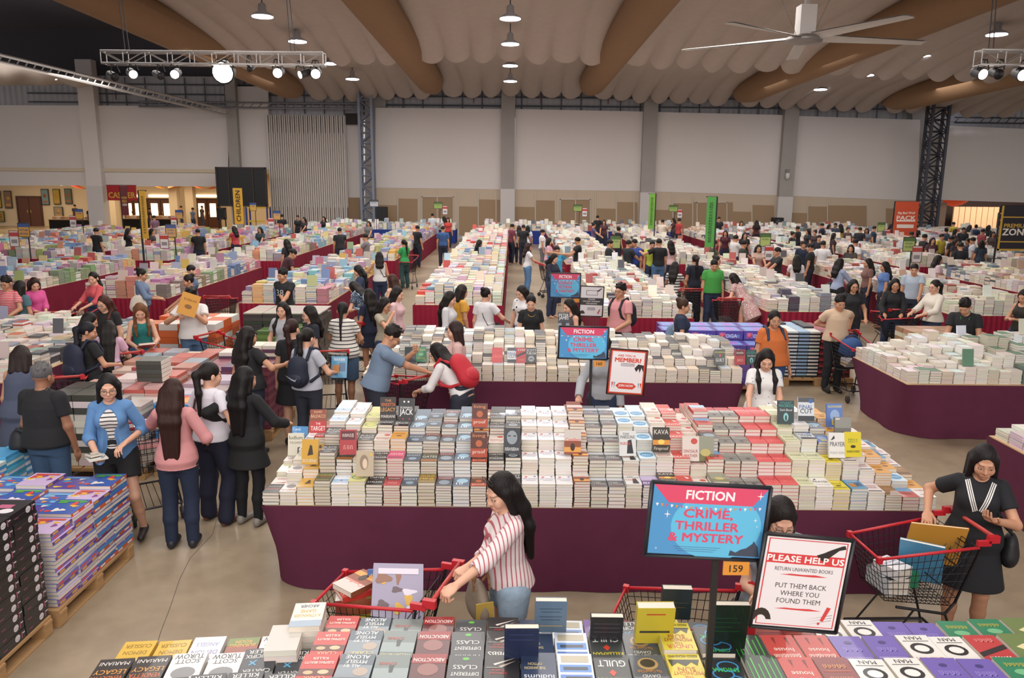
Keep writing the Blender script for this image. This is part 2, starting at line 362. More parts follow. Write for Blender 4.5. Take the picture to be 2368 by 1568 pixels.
def person(px, py, label, face=0, ht=1.57, sex='f', skin='m', lean=0, hy=0, hp=8, L=None, R=None, hair='long', hcol='17110f', hlen=.32,
           top='tee', tcol='222222', tmat=None, bot='jeans', bcol='2a3550', bmat=None, hem=None, fat=1.0, shoes='2a2526', glasses=False,
           res=None, hands=0, loc=None, pose=None, slv=None, bothem=None, lo=None, curl=.5, palm=None, hfront=False, ztop=None, openf=0, inner=None):
    """one person: px,py is where the top of the head stands in the frame; face = heading in degrees, 0 away from the camera, 90 to the left"""
    s = ht/1.60; g = sex
    la = math.radians(lean)
    TR = rotx(-la); P0 = vec(0, 0, .88)
    T = lambda p: TR@(np.asarray(p, float)-P0)+P0
    off = vec(0, 0, 0)
    hpiv = T((0, 0, 1.385)); HR = rotz(math.radians(hy))@rotx(-la*.6-math.radians(hp)); Hd = lambda p: HR@(np.asarray(p, float)*1.05)+hpiv
    topz = Hd((0, -.005, .215))[2]*s
    if loc is None:
        loc = at(px, py, topz if ztop is None else ztop)
        ry = math.radians(face); hx = Hd((0, 0, .2))[:2]*s
        loc = (loc[0]-(math.cos(ry)*hx[0]-math.sin(ry)*hx[1]), loc[1]-(math.sin(ry)*hx[0]+math.cos(ry)*hx[1]))
    if loc[1] > 9: loc = clear_spot(loc[0], loc[1], .15)
    Y = loc[1]
    if res is None: res = .0085 if Y < 7.5 else .010 if Y < 11 else .012 if Y < 15 else .016 if Y < 24 else .021
    near = Y < 15; far = Y > 24
    root = thing('person', label, 'person', (loc[0], loc[1], 0), math.radians(face))
    # joints
    bx = .131 if g == 'f' else .157; mus = 1.0 if g == 'f' else 1.12; fw = 1+(fat-1)*.6
    J = {}
    for q, sg in (('L', -1), ('R', 1)):
        J['S'+q] = T((sg*bx, -.01, 1.285)); W = {'L': L, 'R': R}[q]
        if W is None: W = (sg*(.215+.10*(fat-1)), .05, .775)
        if W == 'table': W = (sg*.16, .42, .93)
        if W == 'cart': W = (sg*.19, .36, 1.0)
        if W == 'hold': W = (sg*.07, .27, 1.08)
        if W[0] == 'w': W = rotz(-math.radians(face))@(vec(W[1], W[2], W[3])-vec(loc[0], loc[1], 0))/s
        W = np.asarray(W, float); pole = vec(sg*.55, -.6, -.35)
        J['E'+q], J['W'+q] = ik(J['S'+q], W, .275, .24, pole)
        hh = vec(sg*.09, 0, .84); kn = vec(sg*.095, .015, .45); an = vec(sg*.095, -.025, .08)
        if pose and q in pose: kn, an = np.asarray(pose[q][0], float), np.asarray(pose[q][1], float)
        J['H'+q], J['K'+q], J['A'+q] = hh, kn, an
    B = SDF(); trx = np.array(TRX[g])*(1+(fat-1)*np.array([.8, 1, 1, 1.25, 1.1, .8, .5, .2, 0])); tr_y = np.array(TRY[g])*(1+(fat-1)*np.array([.9, 1, 1.2, 1.7, 1.5, 1, .5, .2, 0]))
    cyv = np.array([-.005, -.012, -.005, .005, .006, .006, -.004, -.012, -.01])
    def shoulders(S, inf):
        for q in 'LR': S.rc(T((0, -.012, 1.305)), J['S'+q], .052*mus, .040*mus, k=.02, inf=inf)
    def torso(S, inf, k=.03):
        S.loft(P0, TR, np.array(TZ)-.88, trx, tr_y, cyv, k=k, inf=inf)
        shoulders(S, inf)
        if g == 'f':
            for sg in (-1, 1): S.ell(T((sg*.062, .078, 1.185)), (.054, .046, .054), TR, k=.04, inf=inf)
    torso(B, 0)
    B.rc(T((0, -.012, 1.32)), Hd((0, -.008, .03)), .052*mus, .046*mus, k=.03)
    for q in 'LR':
        B.rc(J['S'+q], J['E'+q], .040*mus*fw, .034*mus*fw, k=.025); B.rc(J['E'+q], J['W'+q], .035*mus*fw, .0235*mus, k=.02)
        B.rc(J['H'+q], J['K'+q], .080*fw, .050*fw, k=.04); B.rc(J['K'+q], J['K'+q]*.55+J['A'+q]*.45+vec(0, -.015, 0), .050*fw, .049*fw, k=.02); B.rc(J['K'+q]*.55+J['A'+q]*.45+vec(0, -.015, 0), J['A'+q], .049*fw, .031, k=.02)
        B.rc(J['A'+q]+vec(0, -.02, -.035), J['A'+q]+vec(0, .15, -.055), .030, .022, k=.03)
    # head
    B.ell(Hd((0, -.004, .118)), (.073, .090, .092), HR, k=.02); B.ell(Hd((0, .036, .052)), (.055, .056, .068), HR, k=.03)
    if not far:
        B.ell(Hd((0, .072, .004)), (.022, .02, .018), HR, k=.03)
        for sg in (-1, 1):
            B.ell(Hd((sg*.036, .066, .055)), (.026, .024, .03), HR, k=.025); B.ell(Hd((sg*.076, -.004, .078)), (.011, .02, .03), HR, k=.01)
            B.ell(Hd((sg*.031, .097, .084)), (.017, .011, .0105), HR, k=.012, op='s')
        B.rc(Hd((-.03, .080, .103)), Hd((.03, .080, .103)), .012, .012, k=.02)
        B.rc(Hd((0, .088, .09)), Hd((0, .104, .056)), .009, .0125, k=.014)
        B.rc(Hd((-.012, .092, .052)), Hd((.012, .092, .052)), .009, .009, k=.01)
        B.rc(Hd((-.016, .086, .025)), Hd((.016, .086, .025)), .0105, .0105, k=.012)
        if near:
            for sg in (-1, 1): B.ell(Hd((sg*.031, .0855, .083)), (.0165, .010, .0085), HR, k=.004)
    # hands
    hz = []
    for q, sg in (('L', -1), ('R', 1)):
        W = J['W'+q]; d = unit(W-J['E'+q]); n = unit(vec(-sg*.9, .0, -.3)) if d[2] < -.6 else unit(vec(0, 0, -1))
        if palm and q in palm: n = unit(palm[q])
        n = unit(n-d*(n@d)); sd = np.cross(d, n)*sg    # thumb side
        if palm and 'flip' in palm: sd = -sd
        FR = np.stack((sd, d, n), 1)
        B.ell(W+d*.05, (.038*mus, .052, .017), FR, k=.02)
        if hands and not far:
            for i in range(4):
                b = W+d*(.088-.004*abs(i-1.3))+sd*(.028-.0185*i); ln = (.041, .046, .043, .034)[i]; c1 = curl*(1+.08*i)
                d1 = unit(d*math.cos(c1)+n*math.sin(c1)+sd*(.09-.06*i)); d2 = unit(d*math.cos(c1*2.2)+n*math.sin(c1*2.2))
                m_ = b+d1*ln; B.rc(W+d*.06+sd*(.022-.015*i), b, .010, .0092, k=.006); B.rc(b, m_, .0092, .0082, k=.003); B.rc(m_, m_+d2*ln*.95, .0082, .0068, k=.003)
            tb = W+d*.022+sd*.026; tm = tb+unit(d*.75+sd*.65+n*.35)*.042
            B.rc(tb, tm, .0125, .0105, k=.012); B.rc(tm, tm+unit(d*.9+sd*.1+n*.5)*.034, .0105, .008, k=.004)
        else:
            e1 = W+d*.10+n*.006; B.rc(W+d*.07, e1+n*.02*curl*2+d*.03, .024, .013, k=.02); B.rc(W+d*.03+sd*.02, W+d*.065+sd*.042+n*.02, .013, .009, k=.015)
        hz.append(W+d*.09)
    fh = res*.55; hc = Hd((0, .0, .1)); fine = tuple([(hc[i]-.125, hc[i]+.125, fh if not far else res*.7)] for i in range(3))
    if hands:
        for w in hz:
            for i in range(3): fine[i].append((w[i]-.075, w[i]+.075, res*.55))
    V, F = B.mesh(res, fine)
    # colour of skin, lips, eyes, brows (what the skin itself carries)
    sk = np.array(lin(SKINS[skin])); C = np.tile(sk, (len(V), 1)); Q = (V-hpiv)@HR/1.05
    if Y < 26:
        f = Q[:, 1] > .05; ax = np.abs(Q[:, 0])
        def put(mask, c, a=1.0): C[mask] = C[mask]*(1-a)+np.array(lin(c))*a
        put(f & (((Q[:, 0])/.024)**2+((Q[:, 2]-.024)/.0105)**2 < 1), 'a85f55', .5)
        put(f & (ax > .012) & (ax < .05) & (np.abs(Q[:, 2]-.1065+((ax-.034)**2)*9) < .0036), '33241e', .65)
        put(f & (((ax-.031)/.0175)**2+((Q[:, 2]-.083)/.0075)**2 < 1), '2a1a16', .8)
        if near: put(f & (((ax-.031)/.0135)**2+((Q[:, 2]-.0825)/.0048)**2 < 1) & (np.abs(ax-.031) > .0058), 'd8cfc8', .9)
    V2 = V*s; link('body', np_mesh('body', V2, F, SKIN_M, C), root)
    put_off = .011 if near else .014
    # top
    cl = []
    if top != 'none':
        inf = put_off-.002+(.006 if lo is None else lo*.8); S = SDF(); hz_ = hem if hem is not None else .86
        zs = np.array(TZ); rx = trx+inf; ry = tr_y+inf
        if lo is not None or top in ('dress', 'blouse', 'loose'):
            fl = .02+(lo or 0); rx = rx+np.clip((1.2-zs)/.35, 0, 1)*fl; ry = ry+np.clip((1.2-zs)/.35, 0, 1)*fl
            rx[3] = max(rx[3], (rx[2]+rx[5])/2-.012); ry[3] = max(ry[3], (ry[2]+ry[5])/2-.012)
        if hz_ < .9: rx[:3] += .010; ry[:3] += .010
        if hz_ < .80:
            zs = np.concatenate(([hz_-.02], zs)); rx = np.concatenate(([rx[0]+.05+.05*(.8-hz_)], rx)); ry = np.concatenate(([ry[0]+.035+.05*(.8-hz_)], ry)); cy2 = np.concatenate(([cyv[0]], cyv))
        else: cy2 = cyv
        S.loft(P0, TR, zs-.88, rx, ry, cy2, k=.03)
        shoulders(S, inf)
        if g == 'f':
            for sg in (-1, 1): S.ell(T((sg*.062, .078, 1.185)), (.054, .046, .054), TR, k=.04, inf=inf*.8)
        sl = slv if slv is not None else {'tee': .55, 'tank': 0, 'long': 2.0, 'three': 1.45, 'dress': .5, 'blouse': 1.75, 'loose': .55, 'polo': .6}[top]
        S.cut(T((0, 0, hz_)), TR@vec(0, 0, -1))
        sleeves = []
        for q in 'LR':
            A, E, W = J['S'+q], J['E'+q], J['W'+q]; ri = put_off+.006+(.008 if top in ('tee', 'loose', 'polo') else .012 if top == 'blouse' else .002)
            if sl > 0:
                Q1 = SDF(); t = min(sl, 1); e = A+(E-A)*t; rr = (.043+(.034-.043)*t)*mus*fw
                Q1.rc(A, e, .040*mus*fw, rr, k=.025, inf=ri); Q1.cut(e, unit(E-A)) if sl <= 1 else None
                if sl > 1: Q1.rc(E, E+(W-E)*(sl-1)*.95, .035*mus*fw, (.030 if top != 'blouse' else .036)*mus, k=.02, inf=ri); e2 = E+(W-E)*min(1.0, (sl-1)*.95); d2 = unit(W-E); Q1.rc(e2+d2*.05, e2+d2*.11, .052*fw*mus, .058*fw*mus, k=.004, op='s')
                sleeves.append(Q1)
        S.ell(T((0, .06, 1.40)) if top != 'tank' else T((0, .05, 1.38)), (.075, .10, .075) if top != 'tank' else (.10, .12, .10), TR, k=.012, op='s')
        if openf:
            S.rc(T((0, .15, 1.40)), T((0, .185, .70)), openf*.8, openf*1.25, k=.01, op='s'); Q = SDF(); torso(Q, put_off*.6); Q.cut(T((0, 0, .84)), TR@vec(0, 0, -1)); Q.ell(T((0, .06, 1.40)), (.085, .11, .10), TR, k=.012, op='s')
            v, f = Q.mesh(res*1.05); link('inner_top', np_mesh('inner_top', v*s, f, inner), root)
        if top == 'tank':
            for sg in (-1, 1): S.ell(T((sg*(bx+.035), 0, 1.31)), (.06, .12, .08), TR, k=.01, op='s')
        v, f = S.mesh(res*1.05); cl.append(link('shirt' if top not in ('dress',) else 'dress', np_mesh('shirt', v*s, f, tmat or mat(tcol, .85, bump=.55, scale=9.0, vary=.05)), root))
        for Q1 in sleeves:
            v, f = Q1.mesh(res*1.05); link('sleeve', np_mesh('sleeve', v*s, f, tmat or mat(tcol, .85, bump=.55, scale=9.0, vary=.05)), cl[-1])
    # bottom
    if bot != 'none':
        S = SDF(); inf = put_off-.002; m_ = bmat or mat(bcol, .85, bump=.45, scale=14.0, vary=.12)
        if bot == 'skirt':
            hz_ = bothem or .55
            S.loft(vec(0, 0, 0), np.eye(3), [hz_, .80, .88, .95, 1.0], [.205*fw, .178*fw, .166*fw, .158*fw, .14*fw], [.16*fw, .135*fw, .124*fw, .115*fw, .095*fw], [0, 0, -.01, -.005, 0])
        else:
            t = {'jeans': 1.0, 'leggings': 1.0, 'shorts': .42, 'long_shorts': .95, 'loose': 1.0}[bot]; t = bothem or t; lw = {'jeans': .008, 'leggings': 0, 'shorts': .022, 'long_shorts': .03, 'loose': .022}[bot]
            S.loft(P0, np.eye(3), np.array([.76, .86, .93, 1.0])-.88, (trx[[0, 1, 2, 2]]+inf)*[1, 1, 1, .96], (tr_y[[0, 1, 2, 2]]+inf)*[1, 1, 1, .94], [-.005, -.012, -.005, 0], k=.03)
            for q in 'LR':
                if bot in ('shorts', 'long_shorts'):
                    e = J['H'+q]+(J['K'+q]-J['H'+q])*t; S.rc(J['H'+q], e, .082*fw, .064*fw, k=.03, inf=inf+lw); d = unit(J['K'+q]-J['H'+q]); S.rc(e+d*.09, e+d*.2, .12*fw, .12*fw, k=.004, op='s')
                else:
                    mid = J['K'+q]*.55+J['A'+q]*.45+vec(0, -.015, 0)
                    S.rc(J['H'+q], J['K'+q], .080*fw, .050*fw, k=.04, inf=inf+lw); S.rc(J['K'+q], mid, .050*fw, .049*fw, k=.02, inf=inf+lw*1.2); S.rc(mid, J['A'+q], .049*fw, .034+lw, k=.02, inf=inf+lw*.6)
        if not (hem is not None and hem < .5):
            v, f = S.mesh(res*1.05); cl.append(link({'skirt': 'skirt', 'shorts': 'shorts', 'long_shorts': 'shorts'}.get(bot, 'trousers'), np_mesh('trousers', v*s, f, m_), root))
    if Y < 17:
        for q in 'LR':
            S = SDF(); a = J['A'+q]; S.rc(a+vec(0, -.03, -.042), a+vec(0, .16, -.052), .037, .032, k=.02); S.rc(a+vec(0, -.025, -.02), a+vec(0, .02, -.03), .038, .034, k=.02); S.cut((0, 0, .005), (0, 0, -1))
            v, f = S.mesh(.008 if Y < 9 else .013); link('shoe', np_mesh('shoe', v*s, f, mat(shoes, .5)), root)
    # hair
    S = SDF(); k = .03; r_h = res if near else res*.9
    if hair == 'short':
        S.ell(Hd((0, -.008, .132)), (.080, .096, .090), HR, k=k); S.ell(Hd((0, .105, .055)), (.085, .075, .080), HR, k=.012, op='s')
        S.cut(Hd((0, 0, .062)), HR@unit(vec(0, .35, -1)))
        if near:
            rr = random.Random(int(px*7+py))
            for _ in range(26):
                a, e = rr.uniform(0, 6.28), rr.uniform(.25, 1.35); n_ = vec(math.cos(a)*math.cos(e), math.sin(a)*math.cos(e), math.sin(e)); c = vec(0, -.008, .132)+n_*vec(.076, .090, .086)
                if c[1] < .075: S.rc(Hd(c), Hd(c+n_*.010+vec(rr.uniform(-.02, .02), rr.uniform(0, .02), .004)), .016, .008, k=.008)
    else:
        S.ell(Hd((0, -.010, .122)), (.081, .096, .0965), HR, k=k)
        bk = lambda x, y, z: T((x, y, z))
        zl = 1.385-hlen
        if hair == 'long':
            for x in (-.052, 0, .052):
                a, b, c = Hd((x, -.055, .09)), Hd((x*1.15, -.075, -.04)), T((x*1.15, -.125, 1.24))
                e = T((x*.9, -.135*(1 if fat < 1.1 else 1.15), min(1.2, zl)))
                S.rc(a, b, .048, .043, k=k); S.rc(b, c, .043, .036, k=.04); S.rc(c, e+vec(0, 0, .02*(x == 0)), .036, .022, k=.04)
            for sg in (-1, 1):
                S.rc(Hd((sg*.066, .012, .10)), Hd((sg*.076, .0, -.03)), .026, .026, k=k)
                if hfront: S.rc(Hd((sg*.076, .0, -.03)), T((sg*.092, .125, 1.25)), .026, .026, k=k); S.rc(T((sg*.092, .125, 1.25)), T((sg*.082, .16, 1.20-hlen*.28)), .026, .016, k=k)
        elif hair == 'bob':
            for x in (-.05, 0, .05): S.rc(Hd((x, -.045, .09)), Hd((x*1.3, -.055, -.07)), .050, .036, k=k)
            for sg in (-1, 1): S.rc(Hd((sg*.068, .014, .10)), Hd((sg*.08, .008, -.06)), .026, .022, k=k)
        elif hair == 'pony':
            S.rc(Hd((0, -.085, .13)), Hd((0, -.13, .09)), .030, .036, k=k); S.rc(Hd((0, -.13, .09)), T((0, -.135, 1.33)), .036, .030, k=k); S.rc(T((0, -.135, 1.33)), T((0.01, -.15, zl)), .030, .014, k=k)
        elif hair == 'braid':
            S.rc(Hd((0, -.08, .08)), T((0, -.125, 1.30)), .03, .022, k=k)
            for i in range(6): S.ell(T((0, -.135, 1.30-i*.045)), (.021-.001*i, .02, .03), TR, k=.008)
        elif hair == 'bun':
            S.ell(Hd((0, -.085, .175)), (.043, .043, .04), HR, k=.01); S.cut(Hd((0, 0, .03)), HR@unit(vec(0, .5, -1)))
        fr = .062 if hair in ('long', 'bob') else .072
        S.ell(Hd((0, .115, .058)), (fr*1.03, .085, .098), HR, k=.014, op='s')
        if hair in ('pony', 'bun', 'braid'): S.ell(Hd((0, .06, .03)), (.12, .06, .075), HR, k=.014, op='s')
    v, f = S.mesh(r_h)
    if len(v):
        link('hair', np_mesh('hair', v*s, f, mat(hcol, .55, spec=.3, bump=.6, vary=.35, scale=90.0, stretch=(1, 1, .08))), root)
    if glasses and near:
        mb = MB()
        for sg in (-1, 1):
            c = vec(sg*.032, .108, .08); pts = [Hd(c+vec(.024*math.cos(t), -.006*abs(math.cos(t)), .019*math.sin(t)))*s for t in np.linspace(0, 2*math.pi, 13)]
            mb.tube(pts, .0016*s); mb.bar(Hd((sg*.056, .10, .083))*s, Hd((sg*.078, .0, .086))*s, .0016*s)
        mb.bar(Hd((-.009, .107, .083))*s, Hd((.009, .107, .083))*s, .0016*s)
        mb.build('glasses', mat('3a2f2c', .3, metal=.6), root)
    info = {'root': root, 'J': J, 's': s, 'T': T, 'Hd': Hd, 'HR': HR, 'TR': TR, 'loc': loc, 'face': math.radians(face), 'shirt': cl[0] if cl else None, 'topz': topz}
    return info
def drape(p, pts, off=.003, back=False):
    """lay points (person-local, unscaled) on the front of the shirt"""
    from mathutils.bvhtree import BVHTree
    me = p['shirt'].data; bv = BVHTree.FromPolygons([v.co[:] for v in me.vertices], [tuple(q.vertices) for q in me.polygons]); out = []
    d = -1 if back else 1
    for q in pts:
        c = np.asarray(q, float)*p['s']; h = bv.ray_cast(Vector((c[0], d*1.0, c[2])), Vector((0, -d, 0)))
        out.append((c[0], (h[0].y if h[0] else c[1])+d*off, c[2]))
    return out
def p_world(p, q):                                # person-local point -> world
    return rotz(p['face'])@(np.asarray(q, float)*p['s'])+vec(p['loc'][0], p['loc'][1], 0)
# ---------------------------------------------------------------- the hall
WY = 48.0                                       # depth of the back wall
def struct(o): o['kind'] = 'structure'; return o
def floor_mat():
    m = bpy.data.materials.new('polished_concrete'); m.use_nodes = True; nt = m.node_tree; b = nt.nodes['Principled BSDF']
    tc = nd(nt, 'ShaderNodeTexCoord')
    n1 = nd(nt, 'ShaderNodeTexNoise'); n1.inputs['Scale'].default_value = .55; n1.inputs['Detail'].default_value = 8; n1.inputs['Roughness'].default_value = .62
    n2 = nd(nt, 'ShaderNodeTexNoise'); n2.inputs['Scale'].default_value = 5; n2.inputs['Detail'].default_value = 6
    for n in (n1, n2): nt.links.new(tc.outputs['Object'], n.inputs['Vector'])
    r = nd(nt, 'ShaderNodeValToRGB'); r.color_ramp.elements[0].position = .3; r.color_ramp.elements[0].color = (*lin('84745f'), 1); r.color_ramp.elements[1].position = .72; r.color_ramp.elements[1].color = (*lin('ab9a83'), 1)
    nt.links.new(n1.outputs[0], r.inputs[0])
    mx = nd(nt, 'ShaderNodeMix', data_type='RGBA', blend_type='OVERLAY'); mx.inputs[0].default_value = .3
    nt.links.new(r.outputs[0], mx.inputs[6]); nt.links.new(n2.outputs[1], mx.inputs[7]); 
    bw = nd(nt, 'ShaderNodeRGBToBW'); nt.links.new(n2.outputs[1], bw.inputs[0]); nt.links.new(bw.outputs[0], mx.inputs[7])
    nt.links.new(mx.outputs[2], b.inputs['Base Color'])
    ma = nd(nt, 'ShaderNodeMapRange'); ma.inputs[3].default_value = .22; ma.inputs[4].default_value = .42; nt.links.new(n1.outputs[0], ma.inputs[0]); nt.links.new(ma.outputs[0], b.inputs['Roughness'])
    return m
struct(MB().box((0, 30, -.05), (42, 34, .05)).build('floor', floor_mat()))
mb = MB()                                       # a long crack in the slab
pts = [at(px, py, .002) for px, py in ((525, 1165), (500, 1205), (492, 1235), (440, 1290), (415, 1340), (395, 1400), (372, 1460), (360, 1500))]
for (a, b) in zip(pts[:-1], pts[1:]):
    d = unit(vec(b[0]-a[0], b[1]-a[1], 0)); n = vec(-d[1], d[0], 0)*.0022
    mb.poly([vec(*a, .002)-n, vec(*b, .002)-n, vec(*b, .002)+n, vec(*a, .002)+n])
struct(mb.build('trim_1', mat('5d5650')))
PLASTER = mat('d8d1cd', .75, vary=.03, scale=.6); COLG = mat('a09a95', .8, vary=.06, scale=1.5); COLW = mat('c9c3c0', .7)
def wq(mb, pts, mi=0, Y=WY, t=.12):             # a wall slab whose corners are sighted on the wall plane
    P = [atd(px, py, Y) for px, py in pts]; n = len(P)
    v = [(x, Y, z) for x, z in P]+[(x, Y+t, z) for x, z in P]
    mb.add(v, [tuple(range(n)), tuple(range(2*n-1, n-1, -1))]+[(i, n+i, n+(i+1) % n, (i+1) % n) for i in range(n)], mi)
mb = MB()                                        # white upper panels
for pts in (((868, 249), (1166, 252), (1164, 438), (868, 434)), ((1192, 252), (1492, 258), (1488, 442), (1190, 438)),
            ((1518, 259), (1816, 266), (1806, 452), (1512, 443)), ((1840, 268), (2128, 277), (2122, 464), (1832, 453)), ((2176, 290), (2420, 300), (2420, 470), (2160, 462)),
            ((-60, 243), (200, 244), (212, 429), (-60, 429)), ((224, 244), (530, 246), (530, 431), (245, 431))): wq(mb, pts)
wq(mb, ((528, 200), (620, 200), (622, 392), (528, 390)))
struct(mb.build('wall_back', PLASTER))
mb = MB()                                        # beige acoustic lower wall with brown patches and white battens
for pts in (((868, 434), (1166, 438), (1166, 530), (868, 530)), ((1190, 438), (1490, 442), (1490, 532), (1190, 530)), ((1512, 443), (1806, 452), (1806, 540), (1512, 533)), ((1830, 453), (2122, 464), (2122, 545), (1830, 540))): wq(mb, pts, 0, WY+.02)
for x0, x1, ya, yb in ((875, 918, 474, 479), (922, 966, 459, 464), (978, 1046, 455, 459), (1062, 1105, 477, 480), (1108, 1156, 461, 464),
                       (1192, 1236, 478, 481), (1240, 1283, 463, 466), (1295, 1365, 460, 463), (1380, 1424, 482, 484), (1428, 1474, 467, 469),
                       (1515, 1555, 485, 486), (1558, 1601, 470, 471), (1604, 1695, 467, 470), (1695, 1737, 489, 490), (1741, 1790, 474, 476), (1832, 1867, 492, 493), (1870, 1913, 477, 479), (1916, 2004, 475, 478), (2049, 2090, 482, 484)):
    wq(mb, ((x0, ya), (x1, ya+1), (x1, 545), (x0, 545)), 1, WY-.01, .04)
for x, yt in ((920, 440), (967, 440), (1011, 440), (1060, 440), (1106, 441), (1147, 441), (1238, 442), (1284, 443), (1331, 443), (1377, 444), (1425, 445), (1466, 446), (1556, 449), (1602, 452), (1640, 453), (1868, 458), (1914, 460)):
    wq(mb, ((x-1, yt), (x+1, yt), (x+1, 540), (x-1, 540)), 2, WY-.03, .05)
for x0, x1, y0 in ((975, 1049, 454), (1295, 1366, 460), (1611, 1682, 467)):
    for pts in (((x0, y0), (x1, y0), (x1, y0+2), (x0, y0+2)), ((x0, y0), (x0+2, y0), (x0+2, 540), (x0, 540)), ((x1-2, y0), (x1, y0), (x1, 540), (x1-2, 540))): wq(mb, pts, 2, WY-.05, .05)
struct(mb.build('wall_lower', [mat('c4b29d', .8), mat('a0866a', .85), mat('c6bcae', .6)]))
def corr():
    m = bpy.data.materials.new('corrugated_sheet'); m.use_nodes = True; nt = m.node_tree; b = nt.nodes['Principled BSDF']
    b.inputs['Base Color'].default_value = (*lin('aaa9ad'), 1); b.inputs['Roughness'].default_value = .5; b.inputs['Metallic'].default_value = .0
    tc = nd(nt, 'ShaderNodeTexCoord'); w = nd(nt, 'ShaderNodeTexWave'); w.inputs['Scale'].default_value = .9; nt.links.new(tc.outputs['Object'], w.inputs['Vector'])
    bp = nd(nt, 'ShaderNodeBump'); bp.inputs['Strength'].default_value = .8; bp.inputs['Distance'].default_value = .05; nt.links.new(w.outputs[1], bp.inputs['Height']); nt.links.new(bp.outputs[0], b.inputs['Normal'])
    return m
struct(MB().box((0, WY+1.2, 10.6), (42, .1, 1.8)).build('wall_void', mat('4a474d', .9)))  # dark sheet added to stand for the unlit gap under the roof
mb = MB(); mb.box((8.5, WY+.5, 8.9), (21.5, .05, 1.7)); mb.box((34, WY+.55, 8.4), (11, .05, 2.2)); mb.box((-22, WY+.5, 8.3), (9, .05, 1.1))
struct(mb.build('wall_upper', corr()))
mb = MB()
for z in (7.85, 8.35, 8.9): mb.bar((-29, WY+.3, z), (27, WY+.3, z), .045, 0, 4)
for x in np.arange(-25.5, 26, 1.18): mb.bar((x, WY+.32, 7.3), (x, WY+.32, 10.5 if x > -12 else 9.3), .04, 0, 4)
struct(mb.build('trim_2', mat('6d7079', .5, metal=.4)))
mb = MB()
for x in (-23.7, -6.6, -2.4, 1.6, 5.6, 9.7, 14.3, 18.9, 23.0): mb.bar((x, WY+.2, 8.0), (x, WY+.2, 9.6), .03, 0, 5)
struct(mb.build('trim_3', mat('6a3a3c', .5)))
for i, (px, w, ysplit) in enumerate(((1176, .41, 437), (1499, .41, 445), (1818, .42, 455), (222, .47, 430), (546, .3, 392))):
    x, zs = atd(px-2, ysplit, WY-.3); mb = MB()
    mb.box((x, WY-.1, (zs+10.2)/2), (w, .3, (10.2-zs)/2)); mb.box((x, WY-.12, zs/2), (w+.02, .32, zs/2), 1)
    struct(mb.build('wall_column_%d' % (i+1), [COLG if i != 3 else PLASTER, COLW]))
for px, x0, x1 in ((2158, 2124, 2130), (862, 858, 870)):   # wall strips beside the truss columns
    mb = MB(); wq(mb, ((x0-14, 200), (x1+(60 if px > 1000 else 24), 200), (x1+(50 if px > 1000 else 10), 470 if px > 1000 else 520), (x0-14, 470 if px > 1000 else 520)), 0, WY+.1); struct(mb.build('wall_strip_%d' % (1 if px > 1000 else 2), COLG))
# lattice columns
def lattice(name, x, Y, w, z1, col, n, label):
    mb = MB()
    for sx in (-1, 1):
        for sy in (-1, 1): mb.box((x+sx*w, Y+sy*w*.7, z1/2), (.07, .07, z1/2))
    h = z1/n
    for k in range(n):
        for sy in (-1, 1):
            s = 1 if k % 2 else -1
            mb.bar((x-s*w, Y+sy*w*.7, k*h), (x+s*w, Y+sy*w*.7, k*h+h), .045, 0, 4); mb.bar((x-w, Y+sy*w*.7, k*h), (x+w, Y+sy*w*.7, k*h), .04, 0, 4)
        for sx in (-1, 1): mb.bar((x+sx*w, Y-w*.7, k*h), (x+sx*w, Y+w*.7, k*h+h), .04, 0, 4)
    return tag(mb.build(name, mat(col, .5, metal=.2)), label, 'column')
x, _ = atd(850, 400, WY-1.2); lattice('lattice_column', x, WY-1.2, .36, 9.2, '7d828f', 15, 'pale grey steel lattice column beside the fluted partition')
x, _ = atd(2146, 400, WY-2.0); lattice('lattice_column', x+.2, WY-2.0, .46, 9.0, '3c3e48', 14, 'dark steel lattice column beside the orange lit opening')
# fluted partition at the left of the lattice column
mb = MB(); x0, zt = atd(615, 266, WY-.2); x1, _ = atd(798, 266, WY-.2); mb.box(((x0+x1)/2, WY-.05, zt/2), ((x1-x0)/2, .08, zt/2))
for k, x in enumerate(np.linspace(x0+.08, x1-.08, 36)):
    mb.box((x, WY-.22, zt/2), (.022, .10, zt/2), 1)
    if k % 2 == 0: mb.box((x+.07, WY-.15, zt-.5), (.03, .03, .5), 2)
    if k % 2: mb.box((x+.06, WY-.2, .9), (.02, .05, .9), 3)
struct(mb.build('wall_partition', [mat('c9c2bc', .7), mat('dcd5cf', .6), mat('3a3634', .7), mat('8a7560', .7)]))
mb = MB(); wq(mb, ((798, 262), (840, 262), (840, 530), (800, 530)), 0, WY+.3); wq(mb, ((797, 262), (832, 262), (832, 288), (797, 288)), 1, WY-.1); wq(mb, ((803, 457), (832, 457), (832, 530), (803, 530)), 2, WY-.05)
for k in range(2): mb.bar((-22, WY-.6, 7.55+.28*k), (-9, WY-.6, 7.55+.28*k), .05, 3, 5)
for k in range(26): mb.bar((-22+k*.5, WY-.6, 7.55), (-21.75+k*.5, WY-.6, 7.83), .03, 3, 4)
struct(mb.build('wall_niche', [PLASTER, mat('2c2422', .7), mat('92785c', .8), mat('8b8d94', .5, metal=.4)]))
mb = MB()
for k in range(2): mb.bar((25.9, WY-.6, 7.05+.3*k), (36, WY-.6, 7.0+.3*k), .05, 0, 5)
for k in range(20): mb.bar((25.9+k*.5, WY-.6, 7.05), (26.15+k*.5, WY-.6, 7.35), .03, 0, 4)
struct(mb.build('trim_4', mat('55565c', .5, metal=.4)))
